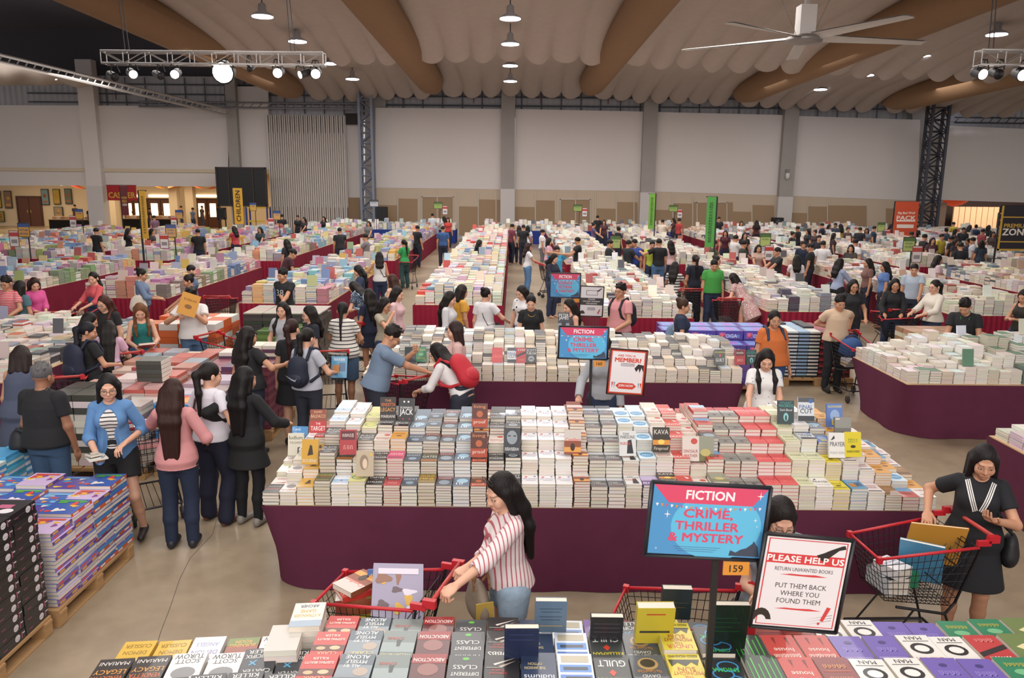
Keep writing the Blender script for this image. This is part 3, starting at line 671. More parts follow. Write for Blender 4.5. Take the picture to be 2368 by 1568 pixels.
# black display screens and the rack beneath
def wall_panel(name, label, cat, px0, py0, px1, py1, Y, col, rough=.5, th=.1, extra=None):
    x0, z1 = atd(px0, py0, Y); x1, z0 = atd(px1, py1, Y); t = thing(name, label, cat, ((x0+x1)/2, Y, z0))
    w, h = abs(x1-x0)/2, (z1-z0)/2
    MB().box((0, 0, h), (w, th/2, h)).build('panel', mat(col, rough), t)
    mb = MB(); 
    for s in (-1, 1): mb.box((s*w, -.01, h), (.05, th/2+.02, h+.05)); mb.box((0, -.01, h+s*h), (w, th/2+.02, .05))
    mb.build('frame', mat('2b2220', .5), t); 
    return t, w, h
t, w, h = wall_panel('black_screen', 'large black screen hung at the wall behind the yellow vertical banner', 'screen', 500, 388, 618, 476, WY-1.6, '17151a')
for fx in (-.32, .3): MB().box((w*fx*1.6, -.075, h), (.03, .02, h)).build('mullion', mat('3a2f2a', .6), t)
t, w, h = wall_panel('black_screen', 'small black screen under the large one', 'screen', 503, 482, 522, 506, WY-1.6, '131116')
for s in (-.2, .2): MB().box((s, .03, -t.location.z/2), (.03, .03, t.location.z/2)).build('leg', mat('1c1a1c', .5), t)
x, z = atd(597, 478, WY-2); t = thing('storage_rack', 'blue and yellow storage rack below the large black screen', 'rack', (x, WY-2, 0))
for sx in (-.6, .6):
    for sy in (-.3, .3): MB().box((sx, sy, z/2), (.04, .04, z/2)).build('post', mat('22367e', .5), t)
for k in range(3): MB().box((0, 0, .25+k*(z-.3)/2), (.62, .33, .04)).build('shelf', mat('c9a52a', .5), t)
# ---------------------------------------------------------------- rooms beyond the openings
CREAM = mat('cfbfa6', .8); BROWN = mat('5a3423', .5)
mb = MB(); mb.box((-28, WY+9, 2), (14, .1, 2.4)); mb.box((-28, WY+4.5, 3.9), (14, 4.6, .1)); mb.box((-14, WY+4.5, 2), (.1, 4.5, 2))
for px in (262, 405, 442): x, _ = atd(px, 480, WY+7); mb.box((x, WY+7, 1.9), (.28, .28, 1.9))
struct(mb.build('wall_foyer', CREAM))
area('foyer_light', (-25, WY+4.5, 3.6), (20, 4), 900, (1.0, .78, .5))
def foyer_door(px0, px1, py0, lit, label):
    Y = WY+8.85; x0, z = atd(px0, py0, Y); x1, _ = atd(px1, py0, Y); t = thing('door', label, 'door', ((x0+x1)/2, Y, 0)); w = (x1-x0)/2
    for s in (-1, 1):
        lf = MB().box((s*w/2, 0, z/2), (w/2-.02, .05, z/2)).build('door_leaf', BROWN, t)
        MB().box((s*.12, -.08, 1.05), (.03, .03, .1)).build('handle', mat('b09a60', .3, metal=.8), lf)
        if lit: MB().box((s*w/2, -.06, z*.63), (w*.26, .01, z*.24)).build('window_pane', mat('ffe9c0', .4, emit=3.5), lf)
    mb = MB(); mb.box((0, 0, z+.06), (w+.1, .07, .06))
    for s in (-1, 1): mb.box((s*(w+.05), 0, z/2), (.05, .07, z/2))
    mb.build('door_frame', mat('4a2b1d', .5), t)
    if lit: MB().box((0, -.04, z+.28), (w*.9, .02, .08)).build('transom', mat('fff0c8', .4, emit=3), t)
foyer_door(40, 92, 457, 0, 'brown double door in the cream room beyond the left opening')
foyer_door(342, 400, 462, 1, 'brown glazed double door beyond the left opening, nearer its pillar'); foyer_door(452, 505, 462, 1, 'brown glazed double door beyond the left opening, beside the black screen')
foyer_door(290, 326, 462, 1, 'brown glazed door partly behind the yellow banner')
for i, (a, b, c, d, col, lb) in enumerate(((-12, 441, 5, 481, 'b5a033', 'framed yellow poster at the left edge'), (8, 441, 30, 482, '7d6452', 'framed brown poster left of the brown door'), (94, 437, 115, 474, '6b8a93', 'framed blue poster right of the brown door'), (121, 437, 141, 473, 'a08a32', 'framed yellow poster between two other posters'), (148, 436, 168, 472, '59655c', 'framed green grey poster at the right of the row'), (124, 478, 147, 502, '8d8376', 'framed grey poster below the yellow one'), (-10, 488, 12, 513, '8f8636', 'framed olive poster low at the left edge'))):
    Y = WY+8.8; x0, z1 = atd(a, b, Y); x1, z0 = atd(c, d, Y); t = thing('framed_poster', lb, 'poster', ((x0+x1)/2, Y, (z0+z1)/2)); w, h = (x1-x0)/2, (z1-z0)/2
    MB().box((0, 0, 0), (w, .03, h)).build('frame', mat('2e2418', .5), t)
    mb = MB().box((0, -.035, 0), (w*.86, .006, h*.9)); mb.lathe([(0, -.004), (w*.5, -.004), (w*.5, .004), (0, .004)], (0, -.045, h*.15), 1, 12, UP); mb.box((0, -.044, -h*.6), (w*.6, .004, h*.12), 1)
    mb.build('picture', [mat(col, .6), mat('b58a4a' if i % 2 else '8f5a3c', .6)], t)
for px0, px1, pt, pb, lb in ((122, 212, 508, 532, 'black skirted counter in the room beyond the left opening'), (292, 404, 506, 532, 'black skirted counter beyond the opening behind the yellow banner')):
    Y = WY+3; x0, zt = atd(px0, pt, Y); x1, _ = atd(px1, pt, Y); t = thing('counter', lb, 'table', ((x0+x1)/2, Y, 0)); w = (x1-x0)/2
    MB().box((0, 0, zt/2), (w, .45, zt/2)).build('skirt', mat('15110f', .9), t); MB().box((0, 0, zt+.02), (w+.03, .5, .02)).build('table_top', mat('8a6a48', .6), t)
    for k in range(9):
        xx = (x0+x1)/2-w+.2+k*(2*w-.4)/8; o = MB().box((0, 0, .09), (.13, .16, .09)).build('goods_box', mat(('c9a27a', 'd8c6ae', 'b08a68')[k % 3], .5)); o.location = (xx, Y, zt+.04)
        tag(o, 'small box in the row on the '+('first' if px0 < 200 else 'second')+' black counter beyond the left opening', 'box', 'boxes on the far counters')
for i, (px, col) in enumerate(((190, 'b5462c'), (380, 'c98a2b'), (470, 'c96a32'))):
    x, z = atd(px, 438, WY+6); P = [[(x+(u-.5)*2.6, WY+6+v*1.2, z+.55-.5*math.sin(math.pi*u)-.05*v) for v in (0, 1)] for u in np.linspace(0, 1, 13)]
    tag(MB().grid(P).build('ceiling_drape', mat(col, .8)), ('red', 'yellow', 'orange')[i]+' cloth swag hanging under the ceiling beyond the left opening', 'drape')
for px, py in ((140, 429), (160, 428), (400, 430), (424, 430)):
    x, z = atd(px, py, WY+3.5); o = MB().lathe([(.14, 0), (.14, .04), (0.05, .1)], (0, 0, 0), 0, 12).build('downlight', mat('fff0cf', .4, emit=14)); o.location = (x, WY+3.5, z)
    tag(o, 'small round downlight in the ceiling of the room beyond the left opening', 'light', 'downlights beyond the left opening')
# right opening
mb = MB(); mb.box((33, WY+7, 2), (9, .1, 2.6)); mb.box((33, WY+4.4, 3.6), (9, 3.9, .1)); x, _ = atd(2180, 480, WY+.4); mb.box((x, WY+2.5, 1.2), (.35, 1.9, 1.2), 1); struct(mb.build('wall_lobby', [mat('3a3034', .8), mat('b59a84', .8)]))
x0, zt = atd(2205, 478, WY+5); x1, _ = atd(2312, 478, WY+5); mb = MB()
for k in range(8): mb.box((x0+(k+.5)*(x1-x0)/8, WY+5, zt/2), ((x1-x0)/16-.02, .06, zt/2))
tag(mb.build('wooden_screen', mat('dcbc9e', .6)), 'glowing pale timber screen behind the crowd at the right opening', 'screen')
area('lobby_light', (31.5, WY+2.2, 3.3), (7, 2), 620, (1.0, .76, .55), rot=(math.radians(30), 0, 0))
mb = MB(); x, z = atd(2205, 462, WY+1.5); mb.lathe([(.05, -.42), (.5, -.3), (.8, -.1), (.85, .1), (.1, .12)], (x, WY+1.5, z), 0, 18); tag(mb.build('hanging_lantern', mat('b03a22', .5, emit=.6)), 'red lantern shade at the top of the right opening', 'lantern')
x0, z0 = atd(2317, 540, WY+2); x1, z1 = atd(2330, 492, WY+2); t = thing('shelf_unit', 'dark shelf unit with lit ledges beside the premium zone sign', 'shelf', ((x0+x1)/2, WY+2, 0)); MB().box((0, .1, z1/2), (.4, .1, z1/2)).build('back_panel', mat('2a211e', .7), t)
for k in range(4): MB().box((0, -.1, z0+k*.42), (.4, .2, .03)).build('shelf', mat('ffb060', .5, emit=1.0), t)
# ---------------------------------------------------------------- draped ceiling
FAB = mat('b3a79d', .9, bump=.15, scale=3.0, vary=.08); TAN = mat('8a6b4c', .9, bump=.2, scale=4.0, vary=.08)
TX = [-12.2, -4.5, 4.2, 12.7, 21.2, 29.5]
def z0(x, y): return 9.25-.035*abs(x)+.008*(30-y)
for bi in range(5):
    xa, xb = TX[bi]+.35, TX[bi+1]-.35; n = 7; mbf = MB()
    for r, (ya, yb) in enumerate(((4.5, 20.5), (20.3, 34.6), (34.3, 47.0))):
        P = []; ph = RNG.uniform(-.12, .12, n*2+2)
        for i in range(n*10+1):
            u = i/10; row = []; li = int(min(u, n-1e-6)); fr = u-li
            for j in range(15):
                v = j/14; lobe = math.sin(math.pi*fr)**.6*(.03+.36*v**4+.45*ph[li]*v*v)+.03*math.sin(5*u+9*v); hang = .7*v**4-.25*(1-v)
                row.append((xa+(xb-xa)*u/n+.05*math.sin(7*v+u), ya+(yb-ya)*v+.18*math.sin(math.pi*fr)*v, z0(xa+(xb-xa)*u/n, ya+(yb-ya)*v)+.25-lobe-hang-.12*math.sin(math.pi*v)))
            P.append(row)
        mbf.grid(P)
    struct(mbf.build('ceiling_%d' % (bi+1), FAB))
for i, x in enumerate(TX):                      # tan sleeves between the fabric bays
    P = []
    for j in range(27):
        v = j/26; y = 5+v*41.6; r = (.72 if j < 25 else .55 if j == 25 else .1); zc = z0(x, y)-.1-.25*v
        P.append([(x+r*math.cos(t), y, zc+r*.95*math.sin(t)) for t in np.linspace(0, 2*math.pi, 21)])
    struct(MB().grid(P).build('ceiling_sleeve_%d' % (i+1), TAN))
struct(MB().box((0, 27, 12.2), (42, 24, .1)).build('ceiling_roof', mat('56535a', .9)))
# tan valance along the dark gap and lower canopy at the left
P = [[(-12.5-.5*v, 5+u*42, z0(-13, 5+u*42)+.2+1.2*v) for v in np.linspace(0, 1, 5)] for u in np.linspace(0, 1, 24)]
struct(MB().grid(P).build('ceiling_valance', TAN))
mb = MB(); P = []; rail = []
for u in np.linspace(0, 1, 40):
    px = -90+330*u; Yr = 33+11*u; xr, zr = atd(px, 133+(px/530.)*129+8, Yr); rail.append((xr, Yr, zr)); xw, zw = atd(px, 200-6*u, 47.2)
    P.append([(xr+(xw-xr)*v, Yr+(47.2-Yr)*v, zr+(zw-zr)*v-.28*math.sin(math.pi*v)*(.6+.4*math.sin(u*25))) for v in np.linspace(0, 1, 10)])
struct(mb.grid(P).build('ceiling_canopy', FAB))
xa, za = atd(-90, 122, 33); xb, zb = atd(532, 268, 47.5); mb = MB(); A, B = vec(xa, 33, za), vec(xb, 47.5, zb)
for dz in (.0, .3): mb.bar(A+vec(0, 0, dz), B+vec(0, 0, dz), .07, 0, 6)
for k in range(40): mb.bar(A+(B-A)*k/40, A+(B-A)*(k+.5)/40+vec(0, 0, .3), .03, 0, 4)
struct(mb.build('trim_5', mat('b0aaa5', .5)))
# ---------------------------------------------------------------- lamps, light bars, fan
def high_bay(px, py, z, label):
    x, y = at(px, py, z); t = thing('high_bay_lamp', label, 'lamp', (x, y, z))
    MB().lathe([(.05, .42), (.12, .36), (.13, .16), (.34, .04), (.36, 0)], (0, 0, 0), 0, 18).build('lamp_shade', mat('b9bcc4', .4, metal=.3), t)
    MB().lathe([(.33, 0), (.33, .02), (.0, .02)], (0, 0, -.02), 0, 18).build('lens', mat('eef2ff', .4, emit=22), t)
    MB().bar((0, 0, .4), (0, 0, 1.1), .02, 0, 6).build('rod', mat('3a3a40', .5), t)
for px, py, lb in ((607, 38, 'nearest of the lamps above the bright light bar'), (688, 96, 'lamp just above the right end of the left light bar'), (762, 147, 'lamp level with the right tip of the left light bar'), (815, 183, 'lamp right above the pale lattice column'), (115, 182, 'single lamp under the low canopy at far left'),
                   (1180, 43, 'nearest of the four lamps down the middle of the ceiling'), (1180, 102, 'second nearest lamp down the middle of the ceiling'), (1180, 152, 'third lamp down the middle of the ceiling'), (1180, 188, 'farthest lamp in the middle row, above the wall column'),
                   (2305, 80, 'lamp above the right light bar'), (2145, 131, 'lamp between the right light bar and the fan'), (2003, 174, 'second farthest lamp of the diagonal row right of the fan'), (1897, 207, 'farthest lamp of the diagonal row right of the fan'), (2243, 221, 'lamp at far right near the dark lattice column')):
    high_bay(px, py, 8.45, 'white round high bay '+lb)
def light_bar(pa, pb, Y, h, label, spots):
    xa, za = atd(*pa, Y); xb, zb = atd(*pb, Y); z = (za+zb)/2; L = xb-xa; t = thing('light_bar', label, 'light bar', ((xa+xb)/2, Y, z)); mb = MB(); w = L/2
    for sy in (-1, 1):
        for sz in (-1, 1): mb.bar((-w, sy*h/2, sz*h/2), (w, sy*h/2, sz*h/2), .025, 0, 8)
    n = max(4, int(L/.5))
    for k in range(n+1):
        x = -w+k*L/n
        for s in (-1, 1): mb.bar((x, s*h/2, -h/2), (x, s*h/2, h/2), .012, 0, 5); mb.bar((x, -h/2, s*h/2), (x, h/2, s*h/2), .012, 0, 5)
        if k < n:
            for s in (-1, 1): mb.bar((x, s*h/2, -h/2*(1 if k % 2 else -1)), (x+L/n, s*h/2, h/2*(1 if k % 2 else -1)), .012, 0, 5)
    mb.build('truss', mat('b8b4b2', .35, metal=.6), t)
    for s in (-.8, .7):
        mb = MB(); mb.bar((s*w, 0, h/2), (s*w-.12, 0, 3.2), .012, 0, 5); mb.bar((s*w+.1, 0, h/2), (s*w-.1, 0, 3.2), .012, 0, 5); mb.build('hanging_cable', mat('3c393b', .6), t)
    for px, py, r, on, yaw in spots:
        x, zz = atd(px, py, Y); sp = thing('stage_spotlight', on[1], 'spotlight', (x, Y, zz)); R = rotz(yaw)@rotx(math.radians(-72))
        MB().lathe([(r*.8, .30), (r, .24), (r, .02), (r*1.12, 0)], (0, 0, 0), 0, 16, R).build('housing', mat('232022', .5), sp)
        if on[0]: MB().lathe([(r*.95, .0), (r*.95, .012), (0, .012)], (0, 0, 0), 0, 16, rotz(yaw)@rotx(math.radians(-72))@rotx(math.pi)).build('lens', mat('fff3df', .4, emit=on[0]), sp)
        mb = MB(); mb.bar((-r*1.2, .03, .1), (-r*.5, 0, .3), .012); mb.bar((r*1.2, .03, .1), (r*.5, 0, .3), .012); mb.bar((-r*.5, 0, .3), (r*.5, 0, .3), .014); mb.bar((0, 0, .3), (0, 0, z-h/2-zz+.01), .014); mb.bar((0, -h/2-.02, z-h/2-zz-.02), (0, h/2+.02, z-h/2-zz-.02), .016); mb.build('yoke', mat('1c1a1c', .5), sp)
light_bar((240, 137), (750, 135), 19.0, .27, 'long silver light bar hung from cables at upper left', (
    (266, 178, .09, (0, 'unlit dark spotlight at the left end of the left light bar'), .9), (308, 172, .10, (2.5, 'dim tilted spotlight second from the left end of the light bar'), .7), (372, 176, .08, (0, 'small unlit spotlight left of the dazzling one'), .9), (404, 172, .10, (9, 'round lit spotlight left of the dazzling one'), .1),
    (515, 168, .24, (60, 'dazzling large spotlight in the middle of the left light bar'), 0), (577, 160, .06, (0, 'tiny unlit spotlight right of the dazzling one'), 0), (642, 169, .11, (12, 'round lit spotlight right of the dazzling one'), .0), (694, 173, .09, (4, 'tilted half lit spotlight near the right end of the left light bar'), -.9), (730, 171, .11, (14, 'lit spotlight at the right end of the left light bar'), .1)))  # dazzling lamp's lens is oversized to stand in for its glare
light_bar((2262, 133), (2480, 138), 17.5, .3, 'silver light bar at the upper right edge', ((2273, 172, .11, (10, 'lit spotlight at the left end of the right light bar'), .2), (2310, 172, .10, (0, 'unlit dark spotlight on the right light bar'), 0), (2366, 174, .12, (12, 'lit spotlight at the right edge of the frame'), 0)))
x, z = atd(1860, 92, 20.0); t = thing('ceiling_fan', 'large white industrial ceiling fan at upper right', 'fan', (x, 20.0, z))
MB().box((0, 0, .42), (.19, .19, .36)).build('motor_housing', mat('cfcac6', .5), t); MB().bar((0, 0, .75), (0, 0, 2.3), .06, 0, 10).build('down_rod', mat('b9b4b0', .5), t)
MB().lathe([(.1, -.1), (.42, -.06), (.42, .05), (.2, .12)], (0, 0, 0), 0, 20).build('hub', mat('8f8a86', .4, metal=.5), t)
for k in range(5):
    a = math.radians(4+72*k); R = rotz(a); P = []
    for u in np.linspace(.35, 3.05, 12): P.append([R@vec(u, yy, .03-.09*yy*4*(1-u/4)+.02*math.cos(yy*9)-.02*(u-.3)) for yy in np.linspace(-.16, .16, 6)])
    P2 = [[p+vec(0, 0, .025) for p in row] for row in P]; mb = MB().grid(P); mb.grid([r[::-1] for r in P2]); mb.build('blade', mat('c9c4bf', .5), t)
mb = MB()
for s in (-1, 1): mb.bar((s*.2, 0, .1), (s*1.2, .3, 2.3), .006, 0, 4)
mb.build('guy_wire', mat('4a4644', .5), t)
# ---------------------------------------------------------------- skirted tables
def perim(x0, x1, y0, y1, r, n=8):
    P = []
    for cx, cy, a0 in ((x1-r, y0+r, -90), (x1-r, y1-r, 0), (x0+r, y1-r, 90), (x0+r, y0+r, 180)):
        for k in range(n+1):
            a = math.radians(a0+90*k/n); P.append((cx+r*math.cos(a), cy+r*math.sin(a)))
    P.append(P[0]); out = []
    for (a, b) in zip(P[:-1], P[1:]):
        m = max(1, int(math.dist(a, b)/.07))
        for k in range(m): out.append((a[0]+(b[0]-a[0])*k/m, a[1]+(b[1]-a[1])*k/m))
    return np.array(out)
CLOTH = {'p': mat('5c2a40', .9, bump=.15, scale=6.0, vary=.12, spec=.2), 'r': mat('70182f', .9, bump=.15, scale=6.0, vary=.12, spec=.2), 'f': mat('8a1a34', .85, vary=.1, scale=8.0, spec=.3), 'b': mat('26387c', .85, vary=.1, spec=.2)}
PLY = mat('c9a67c', .6, vary=.1, scale=5.0)
def table(x0, x1, y0, y1, label, cloth='r', front=None, r=.05, ztop=.75, fold=.012):
    cx, cy = (x0+x1)/2, (y0+y1)/2; OBST.append((x0, x1, y0, y1)); t = thing('display_table', label, 'table', (cx, cy, 0))
    MB().box((0, 0, ztop-.015), ((x1-x0)/2-.02, (y1-y0)/2-.02, .015)).build('table_top', PLY, t)
    rows = []; Q = perim(x0-cx, x1-cx, y0-cy, y1-cy, max(r, .03)); n = len(Q); ph = np.cumsum(RNG.uniform(.4, 1.1, n))
    T_ = perim(x0-cx, x1-cx, y0-cy, y1-cy, .02); 
    m = len(Q); idx = np.linspace(0, len(T_)-1e-6, m, endpoint=False).astype(int)
    ctr = np.array((0, 0.)); d = Q/np.maximum(1e-6, np.abs(Q).max(1))[:, None]
    for k, v in enumerate(np.linspace(0, 1, 7)):
        z = (ztop-.004)*(1-v)+.004; hx, hy = (x1-x0)/2, (y1-y0)/2; rr = .02+(r-.02)*min(1, v*1.3)
        R_ = perim(-hx, hx, -hy, hy, r); 
        # pull the corners in as the cloth falls
        q = Q.copy(); ax = np.maximum(np.abs(q[:, 0])-(hx-r), 0); ay = np.maximum(np.abs(q[:, 1])-(hy-r), 0); cor = (ax > 0) & (ay > 0)
        if cor.any():
            dd = np.stack((ax, ay), 1)[cor]; mx = dd.max(1); sc = (r/np.maximum(mx, 1e-6))[:, None]; sq = np.minimum(dd*sc, r); f = min(1, v*1.15); nw = sq*(1-f)+dd*f
            q[cor] = np.sign(q[cor])*(np.array((hx-r, hy-r))+nw)
        nx = np.where(np.abs(np.abs(q[:, 0])-hx) < r*.5, np.sign(q[:, 0]), 0); ny = np.where(np.abs(np.abs(q[:, 1])-hy) < r*.5, np.sign(q[:, 1]), 0)
        w = fold*v**.8*np.sin(ph); q = q+np.stack((nx, ny), 1)*w[:, None]-np.sign(q)*.03*v*(r > .1)
        rows.append([(a, b, z) for a, b in q]+[(q[0][0], q[0][1], z)])
    MB().grid(rows).build('skirt', CLOTH[cloth], t)
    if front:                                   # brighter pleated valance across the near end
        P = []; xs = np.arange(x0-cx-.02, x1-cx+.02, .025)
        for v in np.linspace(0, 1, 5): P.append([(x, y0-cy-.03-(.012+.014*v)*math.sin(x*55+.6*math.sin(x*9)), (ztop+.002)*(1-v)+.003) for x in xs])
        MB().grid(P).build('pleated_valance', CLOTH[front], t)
    return t
ROWS = [('C', -2.1, -.2), ('L', -5.8, -3.92), ('L', -9.45, -7.6), ('L', -13.1, -11.2), ('L', -16.8, -14.9), ('L', -20.5, -18.6), ('R', 1.72, 3.55), ('R', 5.25, 7.05), ('R', 8.95, 10.8), ('R', 12.6, 14.45), ('R', 16.3, 18.1), ('R', 20, 21.8)]
NTH = {-2.1: 'aisle table ahead of the wall column', -5.8: 'first row left of the middle aisle table', -9.45: 'second row left of the middle aisle table', -13.1: 'third row left of the middle aisle table', -16.8: 'fourth row left of the middle aisle table', -20.5: 'fifth row left of the middle aisle table',
       1.72: 'first row right of the open aisle', 5.25: 'second row right of the open aisle', 8.95: 'third row right of the open aisle', 12.6: 'fourth row right of the open aisle', 16.3: 'fifth row right of the open aisle', 20: 'sixth row right of the open aisle'}
BLK = {-2.1: [(16.4, 24.0), (24.6, 42.0)], -5.8: [(16.4, 23.6), (25.9, 42.0)], -9.45: [(17.0, 23.6), (25.5, 41.0)], -13.1: [(17.4, 23.2), (25.3, 40)], -16.8: [(18, 23.5), (25.5, 39)], -20.5: [(19, 38)],
       1.72: [(15.0, 23.5), (25.2, 42.0)], 5.25: [(15.9, 23.8), (25.6, 42.0)], 8.95: [(15.6, 23.6), (25.2, 42.0)], 12.6: [(15.6, 23.6), (25.4, 42)], 16.3: [(17, 23.8), (25.5, 42)], 20: [(25.5, 42)]}
for side, a, b in ROWS:
    for k, (y0, y1) in enumerate(BLK[a]):
        table(a, b, y0, y1, ('near' if k == 0 and len(BLK[a]) > 1 else 'far')+' maroon skirted book table, '+NTH[a], 'r', 'f', r=.06)
table(-11.5, -3.2, 43.6, 45.2, 'blue skirted long table along the back wall, left of the pale column', 'b')
table(-1.6, 9.0, 43.6, 45.2, 'blue skirted long table along the back wall, right of the pale column', 'b')
table(10.5, 19.5, 43.4, 45.0, 'blue skirted long table along the back wall near the far right crowd', 'b')
MIDT = (-2.0, 3.42, 5.86, 7.70); T160 = (-1.98, 3.05, 9.92, 11.75)
table(*MIDT, 'big purple skirted table filled with crime novels, middle of the frame', 'p', r=.34, fold=.010)
table(*T160, 'purple skirted table behind the member sign, second from the front', 'p', r=.25)
table(5.2, 9.6, 9.93, 11.65, 'purple skirted table of white books at right edge', 'p', r=.45)
table(5.0, 8.0, 5.6, 7.85, 'purple skirted table cut by the right frame edge, low', 'p', r=.2)
table(-10.5, -6.35, 9.6, 13.4, 'purple skirted table of white books at left edge', 'p', r=.2)
table(-2.1, 4.2, 1.9, 3.93, 'foreground table under the nearest books', 'p', r=.1)
# ---------------------------------------------------------------- countless books: one stock object
class Stock:
    def __init__(s): s.c = []; s.h = []; s.a = []; s.t = []; s.k = []
    def box(s, c, h, a, k, tilt=0.0): s.c.append(c); s.h.append(h); s.a.append(a); s.k.append(k); s.t.append(tilt)
    def build(s, name, m):
        c, h, a, t, k = (np.array(q, float) for q in (s.c, s.h, s.a, s.t, s.k)); n = len(c)
        V = BOXV[None]*h[:, None]
        ct, st = np.cos(t)[:, None], np.sin(t)[:, None]; V = np.stack((V[..., 0], V[..., 1]*ct-V[..., 2]*st, V[..., 1]*st+V[..., 2]*ct), -1)
        ca, sa = np.cos(a)[:, None], np.sin(a)[:, None]; V = np.stack((V[..., 0]*ca-V[..., 1]*sa, V[..., 0]*sa+V[..., 1]*ca, V[..., 2]), -1)+c[:, None]
        F = BOXF[None]+np.arange(n)[:, None, None]*8
        return link(name, np_mesh(name, V.reshape(-1, 3), F.reshape(-1, 4), m, np.repeat(k, 8, 0), smooth=False))
STOCK = Stock()
PAGES = [lin(c) for c in ('dcd3c6', 'd4cabb', 'dfd8cd', 'cfc2b1', 'd9d0c5', 'e0dad2')]
PAL_W = [lin(c) for c in ('e4dfd8', 'd8d2cb', 'cfc8c0', 'e6e0da', 'b8b4b4', 'd9c7bd', 'c9b7ac', '8f9aa6', 'd8d4cf', 'a8544c', '6f7f8c', 'c7a88f', 'e0d9cf', '55555c', 'd6dfe2', 'dcd6c4')]
PAL_C = [lin(c) for c in ('d8cfc4', '8fa4be', 'c07a8c', 'cfab5c', '9a88ae', 'a9b070', 'c98a72', 'd8d0c8', '86b0c2', 'b35a54', 'cbbfae', '9a8f98', 'b0809f', '6a80a4', 'cfc4b4', 'd2b684', '869a74', 'b9b2b4', 'e0d4c2', 'aeb4c4', '8d7a70', 'c2b8b4', 'b4a8a8')]
PAL_P = [lin(c) for c in ('dfd8d0', 'cfc2bb', 'd06c70', 'b6c9d6', 'd8c0a4', 'd6d2b4', 'b5c4b4', 'd8d2ca', 'c9b4c4', 'e3dcd4', '7f94b0', 'c7524a', 'd9d0c4')]
def jit(c, v): return tuple(min(1, max(0, x*(1+random.uniform(-v, v)))) for x in c)
def stack(x, y, z, w, d, n, th, cover, page, a=0.0, det=0):
    if det == 0:
        for i in range(n):
            jx, jy, ja = random.uniform(-.003, .003), random.uniform(-.003, .003), a+random.uniform(-.015, .015); zc = z+(i+.5)*th
            STOCK.box((x+jx, y+jy, zc), (w/2-.002, d/2-.002, th/2*.91), ja, jit(page, .05)); STOCK.box((x+jx, y+jy, zc+th*.477), (w/2, d/2, th*.023), ja, cover); STOCK.box((x+jx, y+jy, zc-th*.477), (w/2, d/2, th*.023), ja, cover)
    elif det == 1:
        for i in range(n): STOCK.box((x+random.uniform(-.004, .004), y+random.uniform(-.004, .004), z+(i+.5)*th), (w/2-(.003 if i % 2 else 0), d/2-(.003 if i % 2 else 0), th/2*.97), a+random.uniform(-.02, .02), jit(page if random.random() < .75 else cover, .08))
        STOCK.box((x, y, z+n*th+.002), (w/2, d/2, .002), a, cover)
    else:
        m = max(1, min(4, n//3)); hh = n*th/m
        for i in range(m): STOCK.box((x+random.uniform(-.006, .006), y+random.uniform(-.006, .006), z+(i+.5)*hh), (w/2-.004, d/2-.004, hh/2), a+random.uniform(-.03, .03), jit(page if random.random() < .6 else cover, .08))
        STOCK.box((x, y, z+n*th+.002), (w/2-.004, d/2-.004, .003), a, cover)
    return z+n*th
def fill(x0, x1, y0, y1, pal, cell, hfun, z=.75, det=2, pagef=.6, bright=1.0, up=.03, skip=None):
    nx = max(1, round((x1-x0)/cell[0])); ny = max(1, round((y1-y0)/cell[1])); cx, cy = (x1-x0)/nx, (y1-y0)/ny
    runx = [random.choice(pal) for _ in range(nx)]
    for j in range(ny):
        yy = y0+(j+.5)*cy
        for i in range(nx):
            xx = x0+(i+.5)*cx
            if skip and skip(xx, yy): continue
            if random.random() < .35: runx[i] = random.choice(pal)
            c = jit(runx[i], .1); pg = random.choice(PAGES) if random.random() < pagef else jit(c, .15)
            h = hfun(xx, yy)*random.uniform(.75, 1.2); th = random.uniform(.02, .034)
            w, d = cx*random.uniform(.9, .985), cy*random.uniform(.88, .985)
            zt = stack(xx, yy, z, w, d, max(1, round(h/th)), th, c, pg, random.uniform(-.02, .02), det)
            if random.random() < up:            # one propped upright on the pile
                STOCK.box((xx, yy+.02, zt+.115), (w*.46, .012, .115), random.uniform(-.15, .15), jit(random.choice(pal), .1), -.2)
def ridge(x0, x1, lo, hi): return lambda x, y: lo+(hi-lo)*math.sin(math.pi*min(1, max(0, (x-x0)/(x1-x0))))**.7
for side, a, b in ROWS:
    for y0, y1 in BLK[a]:
        pal = PAL_P if side == 'C' else PAL_C if side == 'L' else PAL_W
        pf = .62 if side == 'C' else .42 if side == 'L' else .75
        ym = min(y1, 24.5); hf = ridge(a, b, .16, .40) if side != 'L' else ridge(a, b, .2, .42)
        if y0 < 24: fill(a+.03, b-.03, y0+.03, ym-.03, pal, (.205, .235) if side != 'L' else (.23, .25), hf, det=1, pagef=pf, up=.10 if side == 'L' else .03)
        if y1 > 25: fill(a+.03, b-.03, max(y0, ym if y0 < 24 else y0)+.03, y1-.03, pal, (.22, .27), hf, det=2, pagef=pf)
for x0, x1, y0, y1 in ((-11.5, -3.2, 43.6, 45.2), (-1.6, 9.0, 43.6, 45.2), (10.5, 19.5, 43.4, 45.0)): fill(x0, x1, y0, y1, PAL_W if x0 > -3 else [PAL_W[k] for k in (0, 3, 4, 7, 8, 14)], (.24, .27), lambda x, y: .32, det=2, pagef=.5, up=.15)
fill(14, 27, 43.2, 45.5, PAL_W, (.3, .3), lambda x, y: .3, det=2)
fill(5.23, 9.5, 10.0, 11.6, PAL_W[:4]+[PAL_W[8], PAL_W[12], PAL_W[14], lin('5f7f6a')], (.15, .21), lambda x, y: .10+.36*math.sin(math.pi*min(1, (y-9.95)/1.9))**.8*min(1, (x-4.9)/1.2), det=0, pagef=.95)
